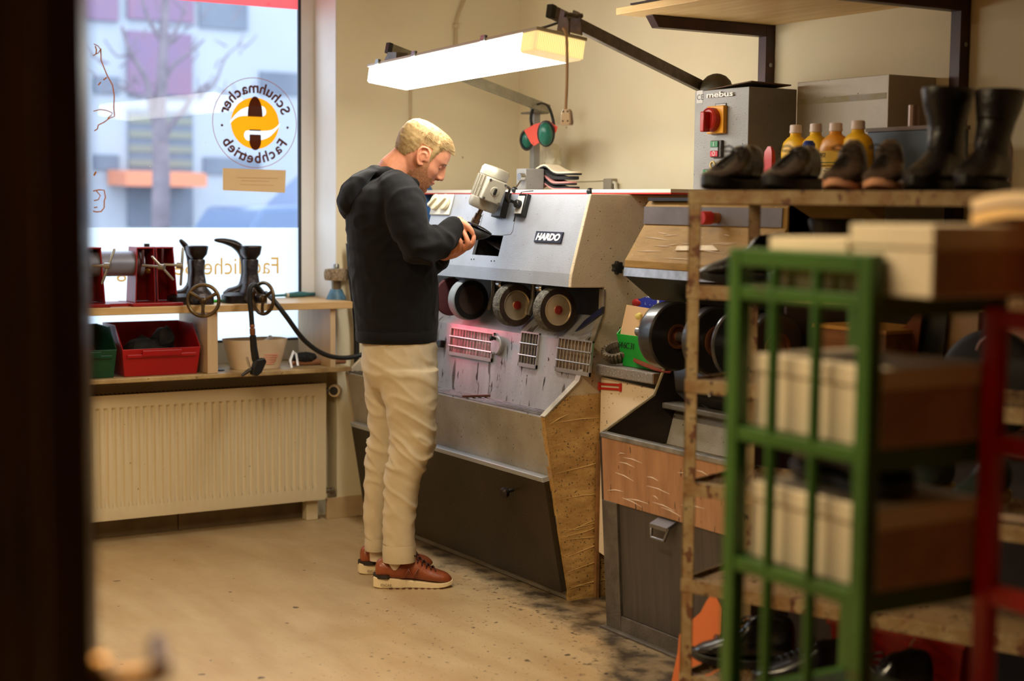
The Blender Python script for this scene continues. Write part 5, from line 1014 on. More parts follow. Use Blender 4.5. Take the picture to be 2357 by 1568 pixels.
# ================================================================ SHOES (generic builders)
def shoe(label, L, mu, ms, loc, rz, cat='shoe', group=None, laces=None, sole_t=.022, high=0.0, name='shoe', Wd=1.0, tab=None, sole_toe=None):
    """low shoe, heel at x=0 and toe at x=L, built at the origin then placed"""
    t = thing(name, label, cat, (0,0,0), group)
    tab = tab or [(0,.020,.050,.070),(.04,.029,.068,.086),(.15,.034,.074,.078),(.30,.034,.072,.078),(.42,.036,.068,.098),(.52,.039,.062,.096),(.66,.045,.056,.078),(.78,.046,.048,.062),(.90,.038,.036,.048),(.97,.022,.024,.034),(1.0,.006,.010,.024)]
    rings = []; sl = []
    N = 24
    for j in range(23):
        u = j/22; w, ws_, h = [k*L/.30 for k in interp(tab, u)]; w *= Wd
        if u < .52: h += high*max(0, 1-((u-.2)/.32)**2)
        cy = .010*math.sin(u*PI)*(1 if u > .4 else .3); r = []
        for i in range(N):
            a = 2*PI*i/N; c, s = math.cos(a), math.sin(a)
            st = sole_t if sole_toe is None else lerp(sole_t, sole_toe, min(1, max(0, (u-.15)/.75))); y = cy+math.copysign(abs(c)**.62, c)*w*(1-(.35 if not high else .24)*max(0,s)); z = st+.002+(h-st)*(.5+.5*math.copysign(abs(s)**.75, s))
            r.append(V((u*L*.985+.004, y, max(z, st*.6))))
        rings.append(r)
        st = sole_t if sole_toe is None else lerp(sole_t, sole_toe, min(1, max(0, (u-.15)/.75)))
        ww = w*1.07+.002; toe = .012*max(0,(u-.75)/.25)**2+.004*max(0,(.1-u)/.1)
        sl.append([V((u*L*1.01-.002, cy+math.copysign(abs(math.cos(a))**.6, math.cos(a))*ww, toe+st*(1.08 if u < .35 else 1)*(1 if math.sin(a) > 0 else 0)+.0008)) for a in [PI*.25,PI*.5,PI*.75,PI*1.25,PI*1.5,PI*1.75]])
    up = MB().loft(rings).build('upper', mu, t, smooth=60, sub=1)
    MB().loft(sl).build('sole', ms, t, smooth=35, bevel=.003)
    if laces:
        ns = 5; prev = None; m = MB(); k = L/.30
        for i in range(ns):
            u = .50+i*.055; w, ws_, h = [q*k for q in interp(tab, u)]; z = h+.003; yy = .018*k
            m.tube(crom([(u*L,-yy-.006,z-.012*k),(u*L+.004,0,z+.003),(u*L+.012,yy+.006,z-.012*k)],4), .0026*k, 6)
            m.tube(crom([(u*L,yy+.004,z-.008*k),(u*L+.010,0,z+.004),(u*L+.02,-yy-.004,z-.011*k)],4), .0024*k, 6)
        u = .47; z = interp(tab, u)[2]*k+high*max(0,1-((u-.2)/.32)**2)+.002
        for s in (-1,1): m.tube(crom([(u*L,0,z),(u*L-.008,s*.02,z+.012),(u*L+.012,s*.035,z+.004),(u*L+.015,s*.018,z-.002),(u*L,0,z)],5), .0026*k, 6)
        m.build('laces', laces, up)
    op = MB(); w = .015*L/.30; zt = interp(tab,.2)[2]*L/.30+high+.0015
    op.loft([[V((L*.2+math.cos(a)*L*.07*k_, math.sin(a)*w*k_, zt-.003*abs(math.cos(a)))) for a in [2*PI*i/20 for i in range(20)]] for k_ in (1,.05)], cap=False); op.build('opening', black, up)
    t.location = loc; t.rotation_euler = (0,0,rz); return t
def boot(label, H, loc, rz, m=leather, lean=0, flare=1.0, group=None, tilt=0):
    t = thing('boot', label, 'boot', (0,0,0), group); L = .29
    tab = [(0,.022,.075),(.05,.033,.10),(.15,.038,.12),(.30,.038,.125),(.45,.038,.112),(.6,.045,.085),(.75,.047,.066),(.9,.038,.052),(.97,.024,.036),(1,.006,.026)]
    rings = []
    for j in range(20):
        u = j/19; w, h = interp(tab, u); rings.append([V((u*L, math.copysign(abs(math.cos(a))**.62, math.cos(a))*w*(1-.3*max(0,math.sin(a))), .024+(h-.024)*(.5+.5*math.copysign(abs(math.sin(a))**.75, math.sin(a))))) for a in [2*PI*i/24 for i in range(24)]])
    f = MB().loft(rings)
    def sr(z, cx, a, b, k=1): return [V((cx+math.cos(q)*a*k, math.sin(q)*b*k, z)) for q in [2*PI*i/28 for i in range(28)]]
    sh = [(.07,.075,.072,.037),(.11,.085,.078,.041),(H*.55,.088+lean*.2,.066,.043),(H*.68,.085+lean*.5,.066,.047),(H*.82,.085+lean*.8,.074*flare,.054),(H-.008,.085+lean,.082*flare,.060)]
    f.loft([sr(*q) for q in sh]+[sr(H,.085+lean,.082*flare,.060,.97), sr(H-.01,.085+lean,.082*flare,.060,.90), sr(H*.7,.085+lean*.6,.066,.044,.9), sr(H*.6,.085+lean*.5,.05,.03,.2)], cap=False)
    u_ = f.build('boot_upper', m, t, smooth=60)
    s_ = MB(); s_.loft([[V((u*L*1.015-.003, math.copysign(abs(math.cos(a))**.6, math.cos(a))*(interp(tab,u)[0]*1.08+.002), (.012*max(0,(u-.75)/.25)**2)+(.026 if math.sin(a) > 0 else .001))) for a in [PI*.25,PI*.75,PI*1.25,PI*1.75]] for u in [i/16 for i in range(17)]]); s_.build('sole', rubber, t, smooth=35, bevel=.003)
    w_ = MB()
    if H > .2: w_.torus((.085+lean*.45,0,.17), (lean*.5,0,1), .062, .006, 28, 6)
    w_.v = [V((p.x, p.y*.72, p.z)) for p in w_.v]; w_.build('strap', m, u_)
    t.location = loc; t.rotation_euler = (0,tilt,rz); t.scale = (.88,.9,1); return t
# ================================================================ RUSTY SHOE RACK
rust_p = mat('rusty_cream_paint', (138,120,86), .6, col2=(112,80,44), vs=16, bump=.3, bs=60, spots=[(26,.60,(84,46,22)),(60,.66,(54,34,22))])
ra = math.radians(20.5); rx = V((math.cos(ra), math.sin(ra), 0)); ryv = V((-rx.y, rx.x, 0)); RO = V((3.185,-1.462,0)); RL, RD = .98, .34
rk = thing('shoe_rack', 'rusty cream metal shoe rack with perforated shelves in the right foreground', 'rack', RO+rx*(RL/2)+ryv*(RD/2))
def RP(u, v, z): return RO+rx*u+ryv*v+V((0,0,z))
def rbox(mb, u0, u1, v0, v1, z0, z1): return mb.prism([RP(u0,v0,z0),RP(u1,v0,z0),RP(u1,v1,z0),RP(u0,v1,z0)], (0,0,z1-z0))
lev = []
for py in (438,656,872,1108,1330,1548): lev.append(atP(1590-(py-438)*.033, py, RO, -ryv).z)
rdk = mat('rack_dark_side', (82,66,44), .6, var=.3, vs=12)
for u, v in ((0,0),(RL-.035,0),(0,RD-.035),(RL-.035,RD-.035)):
    b = MB(); rbox(b, u, u+.034, v, v+.004, .0, lev[0]); rbox(b, u if u == 0 else u+.030, u+.004 if u == 0 else u+.034, v, v+.034, 0, lev[0]); b.build('post', rust_p, rk, smooth=0)
mesh_m = bpy.data.materials.new('perforated_metal'); mesh_m.use_nodes = True; nt = mesh_m.node_tree; N = nt.nodes; L = nt.links
tc = N.new('ShaderNodeTexCoord'); vo = N.new('ShaderNodeTexVoronoi'); vo.feature = 'DISTANCE_TO_EDGE'; vo.inputs['Scale'].default_value = 55; vo.inputs['Randomness'].default_value = .15; L.new(tc.outputs['Object'], vo.inputs['Vector'])
rm = N.new('ShaderNodeMapRange'); rm.inputs[1].default_value = .10; rm.inputs[2].default_value = .14; rm.inputs[3].default_value = 1; rm.inputs[4].default_value = 0; L.new(vo.outputs['Distance'], rm.inputs[0]); b_ = N['Principled BSDF']; b_.inputs['Base Color'].default_value = lin((140,112,76)); b_.inputs['Roughness'].default_value = .6; b_.inputs['Metallic'].default_value = .3; L.new(rm.outputs[0], b_.inputs['Alpha'])
for i, z in enumerate(lev):
    b = MB()
    rbox(b, 0, RL, -.002, .002, z-.034, z); rbox(b, 0, RL, RD-.002, RD+.002, z-.034, z); rbox(b, -.002, .002, 0, RD, z-.034, z); rbox(b, RL-.002, RL+.002, 0, RD, z-.034, z); rbox(b, .002, RL-.002, .002, .03, z-.0045, z-.0005)
    s = b.build('shelf_frame', rust_p, rk, smooth=0, bevel=.001)
    p = MB(); p.add([RP(.03,.02,z-.004),RP(RL-.01,.02,z-.004),RP(RL-.01,RD-.01,z-.004),RP(.03,RD-.01,z-.004)], [(0,1,2,3)]); p.build('perforated_plate', mesh_m if i else mat('top_plate_dark', (70,52,36), .6), s, smooth=0)
m_dl = mat('polished_dark_leather', (30,26,30), .22, col2=(44,36,42), vs=9, bump=.35, bs=60, coat=.4); m_bl = mat('brown_black_leather', (44,32,28), .35, col2=(60,44,38), vs=10, bump=.3, bs=70, coat=.2)
def rloc(px, v, z, t=0): p = atZ(px, 400, z) if False else atP(px, 430, RP(0,v,z), -ryv); return V((p.x, p.y, z+.0008))
zt = lev[0]
def topspot(px, v): p = atP(px, 440, RP(0,v,0), -ryv); return V((p.x,p.y,zt+.001))
gT = 'shoes standing on the rack top'
shoe('black lace-up shoe at the left end of the rack top', .27, m_dl, rubber, topspot(1742,.31), math.radians(292), group=gT, laces=black, high=.05, Wd=1.15, sole_t=.028)
shoe('black lace-up shoe second from the left on the rack top', .27, m_dl, rubber, topspot(1872,.31), math.radians(294), group=gT, laces=black, high=.045, Wd=1.15, sole_t=.028)
tan = mat('tan_sole', (206,150,116), .6)
shoe('brown shoe with dark furry laces and tan sole, third from the left on the rack', .25, m_bl, tan, topspot(1972,.29), math.radians(303), group=gT, laces=mat('fuzzy_dark', (30,22,18), .9), high=.062, Wd=1.2, sole_t=.018)
shoe('brown shoe with tan sole pointing at the camera, left of the tall boots', .25, m_bl, tan, topspot(2052,.29), math.radians(306), group=gT, laces=mat('fuzzy_dark', (0,0,0)), high=.062, Wd=1.25, sole_t=.018)
bz = zt+.001
boot('tall black ankle boot nearer the yellow bottles on the rack top', .245, topspot(2205,.30), math.radians(288), group='black boots on the rack top', flare=1.25)
boot('tall black boot at the right end of the rack top, shaft folded outward', .238, topspot(2305,.28), math.radians(292), group='black boots on the rack top', lean=-.05, flare=1.2)
gL = 'shoes inside the rusty rack'
def inspot(u, v, i): p = RP(u, v, lev[i]+.001); return p
shoe('black shoe on the second rack level behind the left post', .27, leather, rubber, inspot(.18,.26,1), ra+math.radians(215), group=gL, high=.06, Wd=1.2)
boot('black boot lying back on the second rack level', .17, inspot(.36,.24,1), ra+math.radians(235), group=gL)
# lower levels
fe = mat('felt_black', (16,16,18), .6)
for (u, v, i, rz, lab, hg) in ((.22,.22,5,200,'dark shoe with red tongue low on the rack beside the orange sheet',.07),(.42,.20,5,215,'black shoe in the middle of the lowest rack level',.05),(.60,.20,5,228,'black shoe at right on the lowest rack level',.06)):
    shoe(lab, .28, mat('satin_black', (20,20,24), .28, coat=.3), mat('sole_straw', (176,146,84), .7) if u > .5 else rubber, inspot(u,v,i), ra+math.radians(rz), group=gL, high=hg, laces=black)
a = inspot(.40,.33,5); 
rb = thing('red_crate', 'red plastic crate behind the shoes on the lowest rack level', 'crate', RP(.52,.28,lev[5])); m_rc = mat('crate_red', (196,22,20), .4)
c_ = open_bin(MB(), 0,.36,0,.10,0,.15,.15); c_.v = [RP(.30+p.x,.235+p.y,lev[5]+p.z+.001) for p in c_.v]; c_.build('crate_body', m_rc, rb, smooth=0, bevel=.002)
r_ = MB(); rbox(r_, .295,.665,.23,.236,lev[5]+.135,lev[5]+.152); r_.build('crate_rim', m_rc, rb, smooth=0, bevel=.002)
s_ = MB().tube(crom([RP(.55,.20,lev[5]+.15), RP(.54,.19,lev[5]+.12), RP(.57,.185,lev[5]+.10), RP(.59,.18,lev[5]+.05), RP(.64,.18,lev[5]+.055)],6), .0025, 6); tag(s_.build('shoelace', mat('lace_pale', (214,160,130), .7)), 'pale loose shoelace hanging in front of the red crate', 'lace')
O = [(1538,1545),(1560,1500),(1563,1462),(1590,1430),(1612,1410),(1625,1385),(1642,1362),(1660,1400),(1655,1545)]; O = [atP(px,py,RP(0,.36,0),-ryv) for px, py in O]; s_ = MB().prism([V((p.x,p.y,0.001 if p.z < .10 else p.z)) for p in O], ryv*.004); tag(s_.build('orange_sheet', mat('sheet_orange', (206,110,62), .6), smooth=0), 'orange brown leather sheet leaning between rack post and bin door', 'sheet')
# ================================================================ GREEN TROLLEY WITH SHOE BOXES
grn = mat('trolley_green', (52,92,28), .42, col2=(42,76,20), vs=6, spots=[(26,.70,(60,44,22))])
GY, GX0, GX1, GD = -2.223, 4.268, 4.60, .30
gt = thing('trolley', 'green barred metal trolley carrying white shoe boxes', 'trolley', ((GX0+GX1)/2,GY+GD/2,0))
def sqb(mb, x0, x1, y0, y1, z0, z1): return mb.box(x0,x1,y0,y1,z0,z1)
fr = MB(); tz = 1.352
for x in (GX0,GX1-.030): fr.box(x,x+.030,GY,GY+.028,.03,tz)
fr.box(GX0+.030,GX1-.030,GY,GY+.028,tz-.030,tz)
fr.build('end_frame', grn, gt, smooth=0, bevel=.003)
for x in (4.375,4.475): MB().tube([(x,GY+.010,.05),(x,GY+.010,tz-.03)], .0095, 10).build('bar', grn, gt)
shz = [1.290,1.055,.835,.60,.36,.12]
for z in shz:
    r = MB(); r.box(GX0+.03,GX1-.03,GY+.002,GY+.026,z-.022,z); r.box(GX1-.026,GX1-.004,GY+.029,GY+GD-.029,z-.035,z); r.box(GX0+.004,GX0+.026,GY+.029,GY+GD-.029,z-.035,z); s = r.build('shelf_rail', grn, gt, smooth=0, bevel=.002)
    MB().box(GX0+.027,GX1-.027,GY+.027,GY+GD-.001,z-.006,z-.001).build('shelf_plate', mat('plate_darkgreen', (26,40,18), .5), s, smooth=0)
for x in (GX0,GX1-.028): MB().box(x,x+.028,GY+GD-.028,GY+GD,.03,tz).build('post', grn, gt, smooth=0, bevel=.003)
for x in (GX0+.015,GX1-.015):
    for y in (GY+.014,GY+GD-.014): MB().lathe([(.022,-.01),(.024,-.008),(.024,.008),(.022,.01)], (x,y,.0245), (1,0,0), 16).build('caster', rubber, gt)
m_bx = mat('box_white', (226,208,178), .75, var=.05, vs=4); m_bs = mat('box_brown_side', (190,148,108), .75, var=.2, vs=6)
def sbox(label, x0, x1, y0, y1, z0, z1, lid=.03, side=False, m=None, name='shoe_box'):
    t = thing(name, label, 'box', ((x0+x1)/2,(y0+y1)/2,z0), 'shoe boxes on the trolley'); m = m or m_bx
    MB().box(x0+.003,x1-.003,y0+.003,y1-.003,z0,z1-.004).build('box_body', m, t, smooth=0, bevel=.002)
    if lid: MB().box(x0,x1,y0,y1,z1-lid,z1).build('lid', m, t, smooth=0, bevel=.002)
    if side: MB().box(x1-.0028,x1-.0022,y0+.006,y1-.006,z0+.003,z1-lid-.003).build('shaded_brown_end', m_bs, t, smooth=0)  # brown end sheet; shade of the box side is part of its colour
    return t
z = shz[0]
sbox('white shoe box on the left of the top trolley shelf, lower of the two', 4.335,4.515,GY+.03,GY+.27,z,z+.082)
sbox('tall white shoe box on the top trolley shelf with a brown end', 4.52,4.690,GY+.03,GY+.262,z,z+.106,lid=.034,side=True)
pp = thing('paper_bundle', 'curved stack of cream papers lying on top of the tall white box', 'papers', (4.72,GY+.25,z+.12))
for k, (o, m_) in enumerate(((0,mat('paper_yellow', (230,190,130), .7)),(.016,mat('paper_grey', (150,128,120), .7)),(.022,mat('paper_cream', (236,208,170), .7)))):
    P = [(4.615+.03*i, GY+.19, z+.107+o+.012*math.sin(i*.55)) for i in range(7)]; s_ = MB(); s_.loft([[V((x,y,zz)),V((x,y+.19,zz)),V((x,y+.19,zz+(.015 if k != 1 else .005))),V((x,y,zz+(.015 if k != 1 else .005)))] for x, y, zz in P]); s_.build('paper_layer', m_, pp, smooth=0)
z = shz[1]
sbox('white shoe box at the left of the middle trolley shelf', 4.300,4.440,GY+.033,GY+.262,z,z+.122,lid=.03)
sbox('white shoe box with brown end at the near corner of the middle trolley shelf', 4.445,4.597,GY+.030,GY+.268,z,z+.122,lid=.03,side=True)
z = shz[2]
sbox('white shoe box under the dark shoe on the lower trolley shelf', 4.300,4.597,GY+.031,GY+.262,z,z+.128,lid=.03,side=True)
bk = shoe('dark maroon and black shoe lying on the boxes of the lower trolley shelf', .27, mat('maroon_black', (44,30,36), .5, col2=(26,22,28), vs=6), rubber, (4.306,GY+.14,z+.1285), math.radians(-6), group='shoes on the trolley', high=.04, Wd=1.3)
# red trolley beside it
rt = thing('trolley', 'red metal trolley at the right edge beside the green one', 'trolley', (4.75,-1.95,0)); m_rt = mat('trolley_red', (214,20,14), .4, var=.15, vs=6)
RX0, RX1, RY = 4.602, 4.93, -1.985
MB().box(RX0,RX0+.030,RY,RY+.028,.0,1.268).build('post', m_rt, rt, smooth=0, bevel=.003); MB().box(RX1,RX1+.030,RY,RY+.028,.0,1.268).build('post', m_rt, rt, smooth=0, bevel=.003)
for x in (RX0,RX1): MB().box(x,x+.03,RY+.272,RY+.30,0,1.268).build('post', m_rt, rt, smooth=0, bevel=.003)
for zz in (1.235,1.04,.80,.56,.30): MB().box(RX0+.03,RX1,RY+.002,RY+.024,zz,zz+.03).build('rail', m_rt, rt, smooth=0, bevel=.002)
for zz in (1.04,.80,.30): MB().box(RX0+.001,RX1+.029,RY+.029,RY+.27,zz,zz+.01).build('shelf_plate', mat('plate_black', (20,16,16), .5), rt, smooth=0)
rbx = MB().box(4.66,4.86,RY+.04,RY+.24,1.052,1.20); tag(rbx.build('dark_carton', mat('carton_dark', (46,34,30), .7), bevel=.003), 'dark carton on the red trolley', 'box')
s_ = MB().box(4.64,4.90,RY+.05,RY+.25,1.268,1.375); s_.move((0,0,.0)); MBx = thing('red_carton', 'red carton on top of the red trolley at the right edge', 'box', (4.77,RY+.15,1.268)); s_.build('carton_body', mat('carton_red', (190,34,20), .5), MBx, smooth=0, bevel=.003)
# ================================================================ CLUTTER BEHIND THE RACKS
def onp(px, py, y): return atY(px, py, y)
a = onp(1832,742,-.75); b = onp(2075,812,-.75); zc = .84
ct = thing('side_counter', 'low dark counter right of the taped machine, behind the racks', 'counter', (3.6,-.5,0))
MB().box(x3+.03,4.6,-.78,-.05,.0,.80).build('counter_body', mat('counter_dark', (44,32,28), .7, var=.3), ct, smooth=0)
MB().box(x3+.025,4.62,-.80,-.04,.8005,.825).build('counter_top', mat('counter_brown', (90,62,42), .6, var=.2), ct, smooth=0)
c_ = atY(1930,770,-.6); wbx = thing('wooden_box', 'flat brown wooden box lying on the counter behind the green trolley', 'box', (c_.x,-.6,.826))
x0_, x1_ = max(x3+.04, atY(1840,770,-.72).x), atY(2040,770,-.72).x; zt_ = atY(1850,742,-.72).z
MB().box(x0_,x1_,-.72,-.50,.826,zt_-.012).build('box_body', mat('box_wood', (134,88,54), .6, col2=(104,64,38), vs=6, stretch=(.6,4,4)), wbx, smooth=0, bevel=.003); MB().box(x0_-.004,x1_+.004,-.724,-.496,zt_-.0118,zt_).build('lid', mat('lid_wood', (184,134,66), .5), wbx, smooth=0, bevel=.002)
def sheet(lab, pts, y, m, nm, cat='sheet', th=.006, lean=.0):
    P_ = [atY(px,py,y) for px, py in pts]; zm = min(p.z for p in P_); P_ = [V((p.x,p.y,.8258 if p.z < zm+.02 else p.z)) for p in P_]; s_ = MB().prism(P_, (0,th,0)); return tag(s_.build(nm, m, smooth=0), lab, cat)
brl = mat('brown_leather_sheet', (126,66,28), .6, var=.15)
sheet('brown leather piece with a curved ochre edge behind the trolley', [(1995,820),(2018,795),(2010,785),(2050,778),(2085,748),(2108,722),(2122,722),(2095,822)], -.62, brl, 'leather_piece')
sheet('dark navy panel standing behind the green trolley', [(2095,822),(2124,718),(2180,718),(2160,822)], -.60, mat('panel_navy', (18,26,30), .4), 'navy_board', 'panel')
sheet('beige panel leaning behind the trolley beside the dark panel', [(2160,826),(2180,718),(2252,718),(2246,826)], -.58, mat('panel_beige', (184,156,126), .6), 'beige_panel', 'panel')
sheet('mauve panel edge behind the red trolley post', [(2247,800),(2252,718),(2290,718),(2290,800)], -.56, mat('panel_mauve', (0,0,0)), 'mauve_panel', 'panel')
sheet('salmon pink sheet seen right of the red post', [(2310,760),(2312,718),(2420,718),(2420,762)], -.54, mat('sheet_salmon', (206,146,124), .6), 'salmon_sheet')
c_ = atY(2285,830,-.70); c_.z = .966; bl_ = thing('belt_wheel', 'black rubber wheel with a pale scratch behind the red post', 'wheel', c_)
MB().lathe([(.03,-.03),(.13,-.025),(.14,-.01),(.14,.02),(.12,.03),(.03,.03)], c_, (.3,-1,.1), 36).build('tyre', rubber, bl_)
s_ = MB().tube(crom([atY(2248,806,-.745), atY(2258,785,-.745), atY(2280,770,-.745)],4), .003, 6); s_.build('pale_mark', mat('mark_pale', (220,180,176), .5), bl_)
# lower clutter
eb_o = inspot(.50,.27,3); eb = thing('labelled_box', 'small dark box with white capital letters in the gap behind the trolley', 'box', eb_o)
def rlb(mb, u0, u1, v0, v1, z0, z1): return rbox(mb, u0, u1, v0, v1, z0, z1)
q0 = atP(2018,1095,RP(0,.24,0),-ryv); u_e = (q0-RO).dot(rx); z3 = lev[3]+.001; zt3 = atP(2018,1043,RP(0,.24,0),-ryv).z
rlb(MB(), u_e-.09, u_e+.014, .242, .32, z3, max(zt3, z3+.09)).build('box_body', mat('box_charcoal', (34,36,38), .5), eb, smooth=0, bevel=.002)
t_ = MB(); tz_ = atP(2018,1064,RP(0,.24,0),-ryv).z; text(t_, 'EVA', RP(u_e-.042,.2412,tz_), rx, (0,0,1), .026, .0004, bold=.015, shear=.2); t_.build('lettering', mat('letter_white', (0,0,0)), eb, smooth=0)
p_ = rbox(MB(), u_e+.018, u_e+.10, .25, .262, z3, max(zt3, z3+.09)); tag(p_.build('rust_board', mat('board_rust', (128,60,40), .6), smooth=0), 'rust brown board standing behind the lower trolley shelf', 'board')
for u_, lab in ((u_e+.16,'black clog on the rack level behind the trolley, left of the red post'),(u_e+.30,'black clog on the rack level nearest the red post')):
    shoe(lab, .25, mat('green_black', (14,26,18), .5), mat('sole_straw', (0,0,0)), inspot(u_,.30,3), math.radians(285), group='clogs inside the rack', high=.05, Wd=1.2)
s_ = rbox(MB(), u_e+.10, RL-.04, .05, .075, z3, z3+.012); tag(s_.build('plank', mat('dusty_board', (150,126,104), .7, var=.2), smooth=0), 'pale wooden slat lying on the rack level in front of the clogs', 'plank')
# bag at the bottom right
a = atZ(2180,1568,.3); q_ = thing('plastic_bag', 'crumpled silver and dark plastic bag at the bottom between the trolley posts', 'bag', (4.45,-1.72,.30))
MB().box(4.28,4.55,-1.80,-1.58,.0005,.36).build('bag_content', mat('bag_dark', (16,24,18), .6), q_, bevel=.03)
MB().ell((4.40,-1.74,.43), (.05,.05,.13), n=20, m=16).wob(.02,18,3).build('bag_wrap', mat('bag_silver', (170,160,170), .25, .3, bump=.6, bs=30), q_, smooth=0)
# ================================================================ THE MAN
M0 = atZ(945,1338,0); MF = V((R0.x,R0.y,0)).normalized(); MLf = V((-MF.y,MF.x,0)); UZ = V((0,0,1))
def ML(px, py, y): return atP(px, py, M0+MLf*y, MLf)
man = thing('person', 'man in black hoodie, beige chinos and brown sneakers grinding a shoe at the machine', 'person', M0)
m_skin = mat('skin', (226,158,124), .5, col2=(214,140,106), vs=22, bump=.06, bs=300); m_skin.node_tree.nodes['Principled BSDF'].inputs['Subsurface Weight'].default_value = .12; m_skin.node_tree.nodes['Principled BSDF'].inputs['Subsurface Radius'].default_value = (.012,.005,.003); m_skin.node_tree.nodes['Principled BSDF'].inputs['Subsurface Scale'].default_value = 1
def wrinkle(ob, amp, sx, seed=0, amp2=0, fold=None, shear=0):
    me = ob.data; me.update(); off = V((seed*7.3, seed, 0)); ns = [v.normal.copy() for v in me.vertices]
    for v, n in zip(me.vertices, ns):
        p = V((v.co.x*sx[0], v.co.y*sx[1], (v.co.z+shear*v.co.dot(MF))*sx[2]))+off
        k = max(0, 1-abs(mnoise.noise(p))*2.6)**1.6-.25
        d = amp*k+amp2*mnoise.noise(p*2.6)
        if fold: d *= fold(v.co)
        v.co += n*d
    me.update()
def vring(l, r, py, y, b, n=28, ex=.85, pyr=None):
    A_ = ML(l, py, y); B_ = ML(r, pyr or py, y); c = (A_+B_)/2; a = (B_-A_)/2
    return [c+a*math.copysign(abs(math.cos(t))**ex, math.cos(t))+MLf*(b*math.copysign(abs(math.sin(t))**ex, math.sin(t))) for t in [2*PI*i/n for i in range(n)]]
# ---- head
HC = ML(968,357,-.076)+MLf*.076
pt = math.radians(33); yw = math.radians(9)
hu = MF*math.sin(pt)+UZ*math.cos(pt); hf0 = MF*math.cos(pt)-UZ*math.sin(pt); hf = hf0*math.cos(yw)+MLf*math.sin(yw); hl = hu.cross(hf)
def HW(x, y, z): return HC+hf*x+hl*y+hu*z
HT = [(-.135,.030,-.020,.020),(-.120,.064,-.012,.032),(-.108,.079,-.022,.043),(-.092,.083,-.046,.053),(-.070,.0855,-.068,.061),(-.050,.086,-.082,.067),(-.028,.0865,-.094,.071),(-.006,.087,-.102,.0735),(.010,.0905,-.105,.075),(.022,.0945,-.107,.0765),(.045,.094,-.108,.077),(.070,.086,-.104,.0735),(.090,.070,-.092,.064),(.104,.050,-.074,.050),(.113,.026,-.050,.034),(.118,.002,-.026,.014),(.119,-.010,-.014,.003)]
def hpnt(th, h, off=0):
    xf, xb, w = interp(HT, h); c = (xf+xb)/2; a = (xf-xb)/2; cs, sn = math.cos(th), math.sin(th)
    x = c+a*math.copysign(abs(cs)**.92, cs); y = w*math.copysign(abs(sn)**.9, sn)
    if cs > 0:
        g = lambda y0, h0, sy, sh: math.exp(-((abs(y)-y0)/sy)**2-((h-h0)/sh)**2)
        x += -.0065*g(.031,.001,.013,.010)+.004*g(.028,.020,.02,.008)+.004*g(.045,-.026,.018,.016)-.004*g(.03,-.055,.012,.014)-.004*g(0,-.088,.03,.006)
        if abs(y) > .04: y += math.copysign(.003*g(.06,-.02,.02,.02), y)
    if off:
        n = V((cs/a*.09, sn/w*.075, (h-.02)/.11*.8)).normalized(); return V((x,y,h))+n*off
    return V((x,y,h))
hb = MB(); NH, NT = 52, 56
hsv = [-.130+i*(.2485/(NH-1)) for i in range(NH)]
hb.loft([[hpnt(2*PI*k/NT, h) for k in range(NT)] for h in hsv])
hb.tube([(.084,0,.026),(.0885,0,.010),(.097,0,-.010),(.105,0,-.029)], [.011,.0105,.0115,.0120], 14, round_=True)
hb.tube([(.074,0,.012),(.084,0,-.008),(.090,0,-.030)], [.014,.016,.018], 12, round_=True)
for s in (-1,1): hb.ell((.096,s*.0115,-.033), (.012,.0085,.0085), n=12, m=8)
hb.ell((.092,0,-.038), (.013,.009,.007), n=10, m=8)
hb.ell((.083,0,-.058), (.010,.021,.0055), n=14, m=8); hb.ell((.0815,0,-.068), (.0095,.018,.006), n=14, m=8); hb.ell((.072,0,-.101), (.016,.022,.014), n=14, m=8)
for s in (-1,1):
    E_ = crom([(.022,s*.073,-.004),(.012,s*.080,.022),(-.006,s*.087,.034),(-.024,s*.090,.026),(-.028,s*.089,.006),(-.018,s*.084,-.016),(-.002,s*.078,-.030),(.008,s*.074,-.026)], 4)
    hb.tube(E_, [.0042]*8+[.0048]*(len(E_)-14)+[.0065]*6, 8, round_=True)
    hb.ell((-.006,s*.080,.004), (.020,.0045,.028), n=14, m=10)
    hb.tube(crom([(.010,s*.082,.006),(-.002,s*.086,.016),(-.014,s*.086,.008),(-.012,s*.083,-.008),(.002,s*.080,-.016)],3), .0032, 6, round_=True)
    hb.ell((.016,s*.075,-.004), (.006,.006,.009), n=8, m=6)
hb.v = [HW(p.x,p.y,p.z) for p in hb.v]
# neck and hidden trunk, arms, legs: one skin
nb = ML(893,420,0)
hb.tube([HW(-.040,0,.01), HW(-.042,0,-.05), HW(-.052,0,-.095), nb, ML(890,470,0)], [.050,.060,.064,.072,.09], 20)
hb.tube([HW(.02,0,-.06), HW(-.005,0,-.11), ML(915,430,0)], [.045,.052,.06], 16)
hb.loft([vring(l, r, py, 0, b) for l, r, py, b in ((880,930,440,.12),(840,940,480,.16),(835,950,560,.15),(845,975,680,.13),(855,980,790,.13),(860,980,860,.12))])
hb.tube([ML(928,450,-.16), ML(938,500,-.20), ML(962,566,-.205), ML(1005,552,-.15), ML(1046,522,-.088)], [.045,.042,.036,.033,.026], 14, round_=True)
hb.tube([ML(928,450,.16), ML(950,520,.20), ML(975,590,.20), ML(995,596,.10), ML(1014,590,.0)], [.045,.042,.036,.033,.027], 14, round_=True)
hb.tube([ML(945,850,-.09), ML(950,1020,-.09), ML(925,1120,-.09), ML(912,1270,-.09), ML(908,1305,-.09)], [.055,.045,.042,.028,.026], 14)
hb.tube([ML(885,850,.09), ML(880,1000,.09), ML(866,1120,.09), ML(866,1240,.09), ML(868,1275,.09)], [.055,.045,.042,.028,.026], 14)
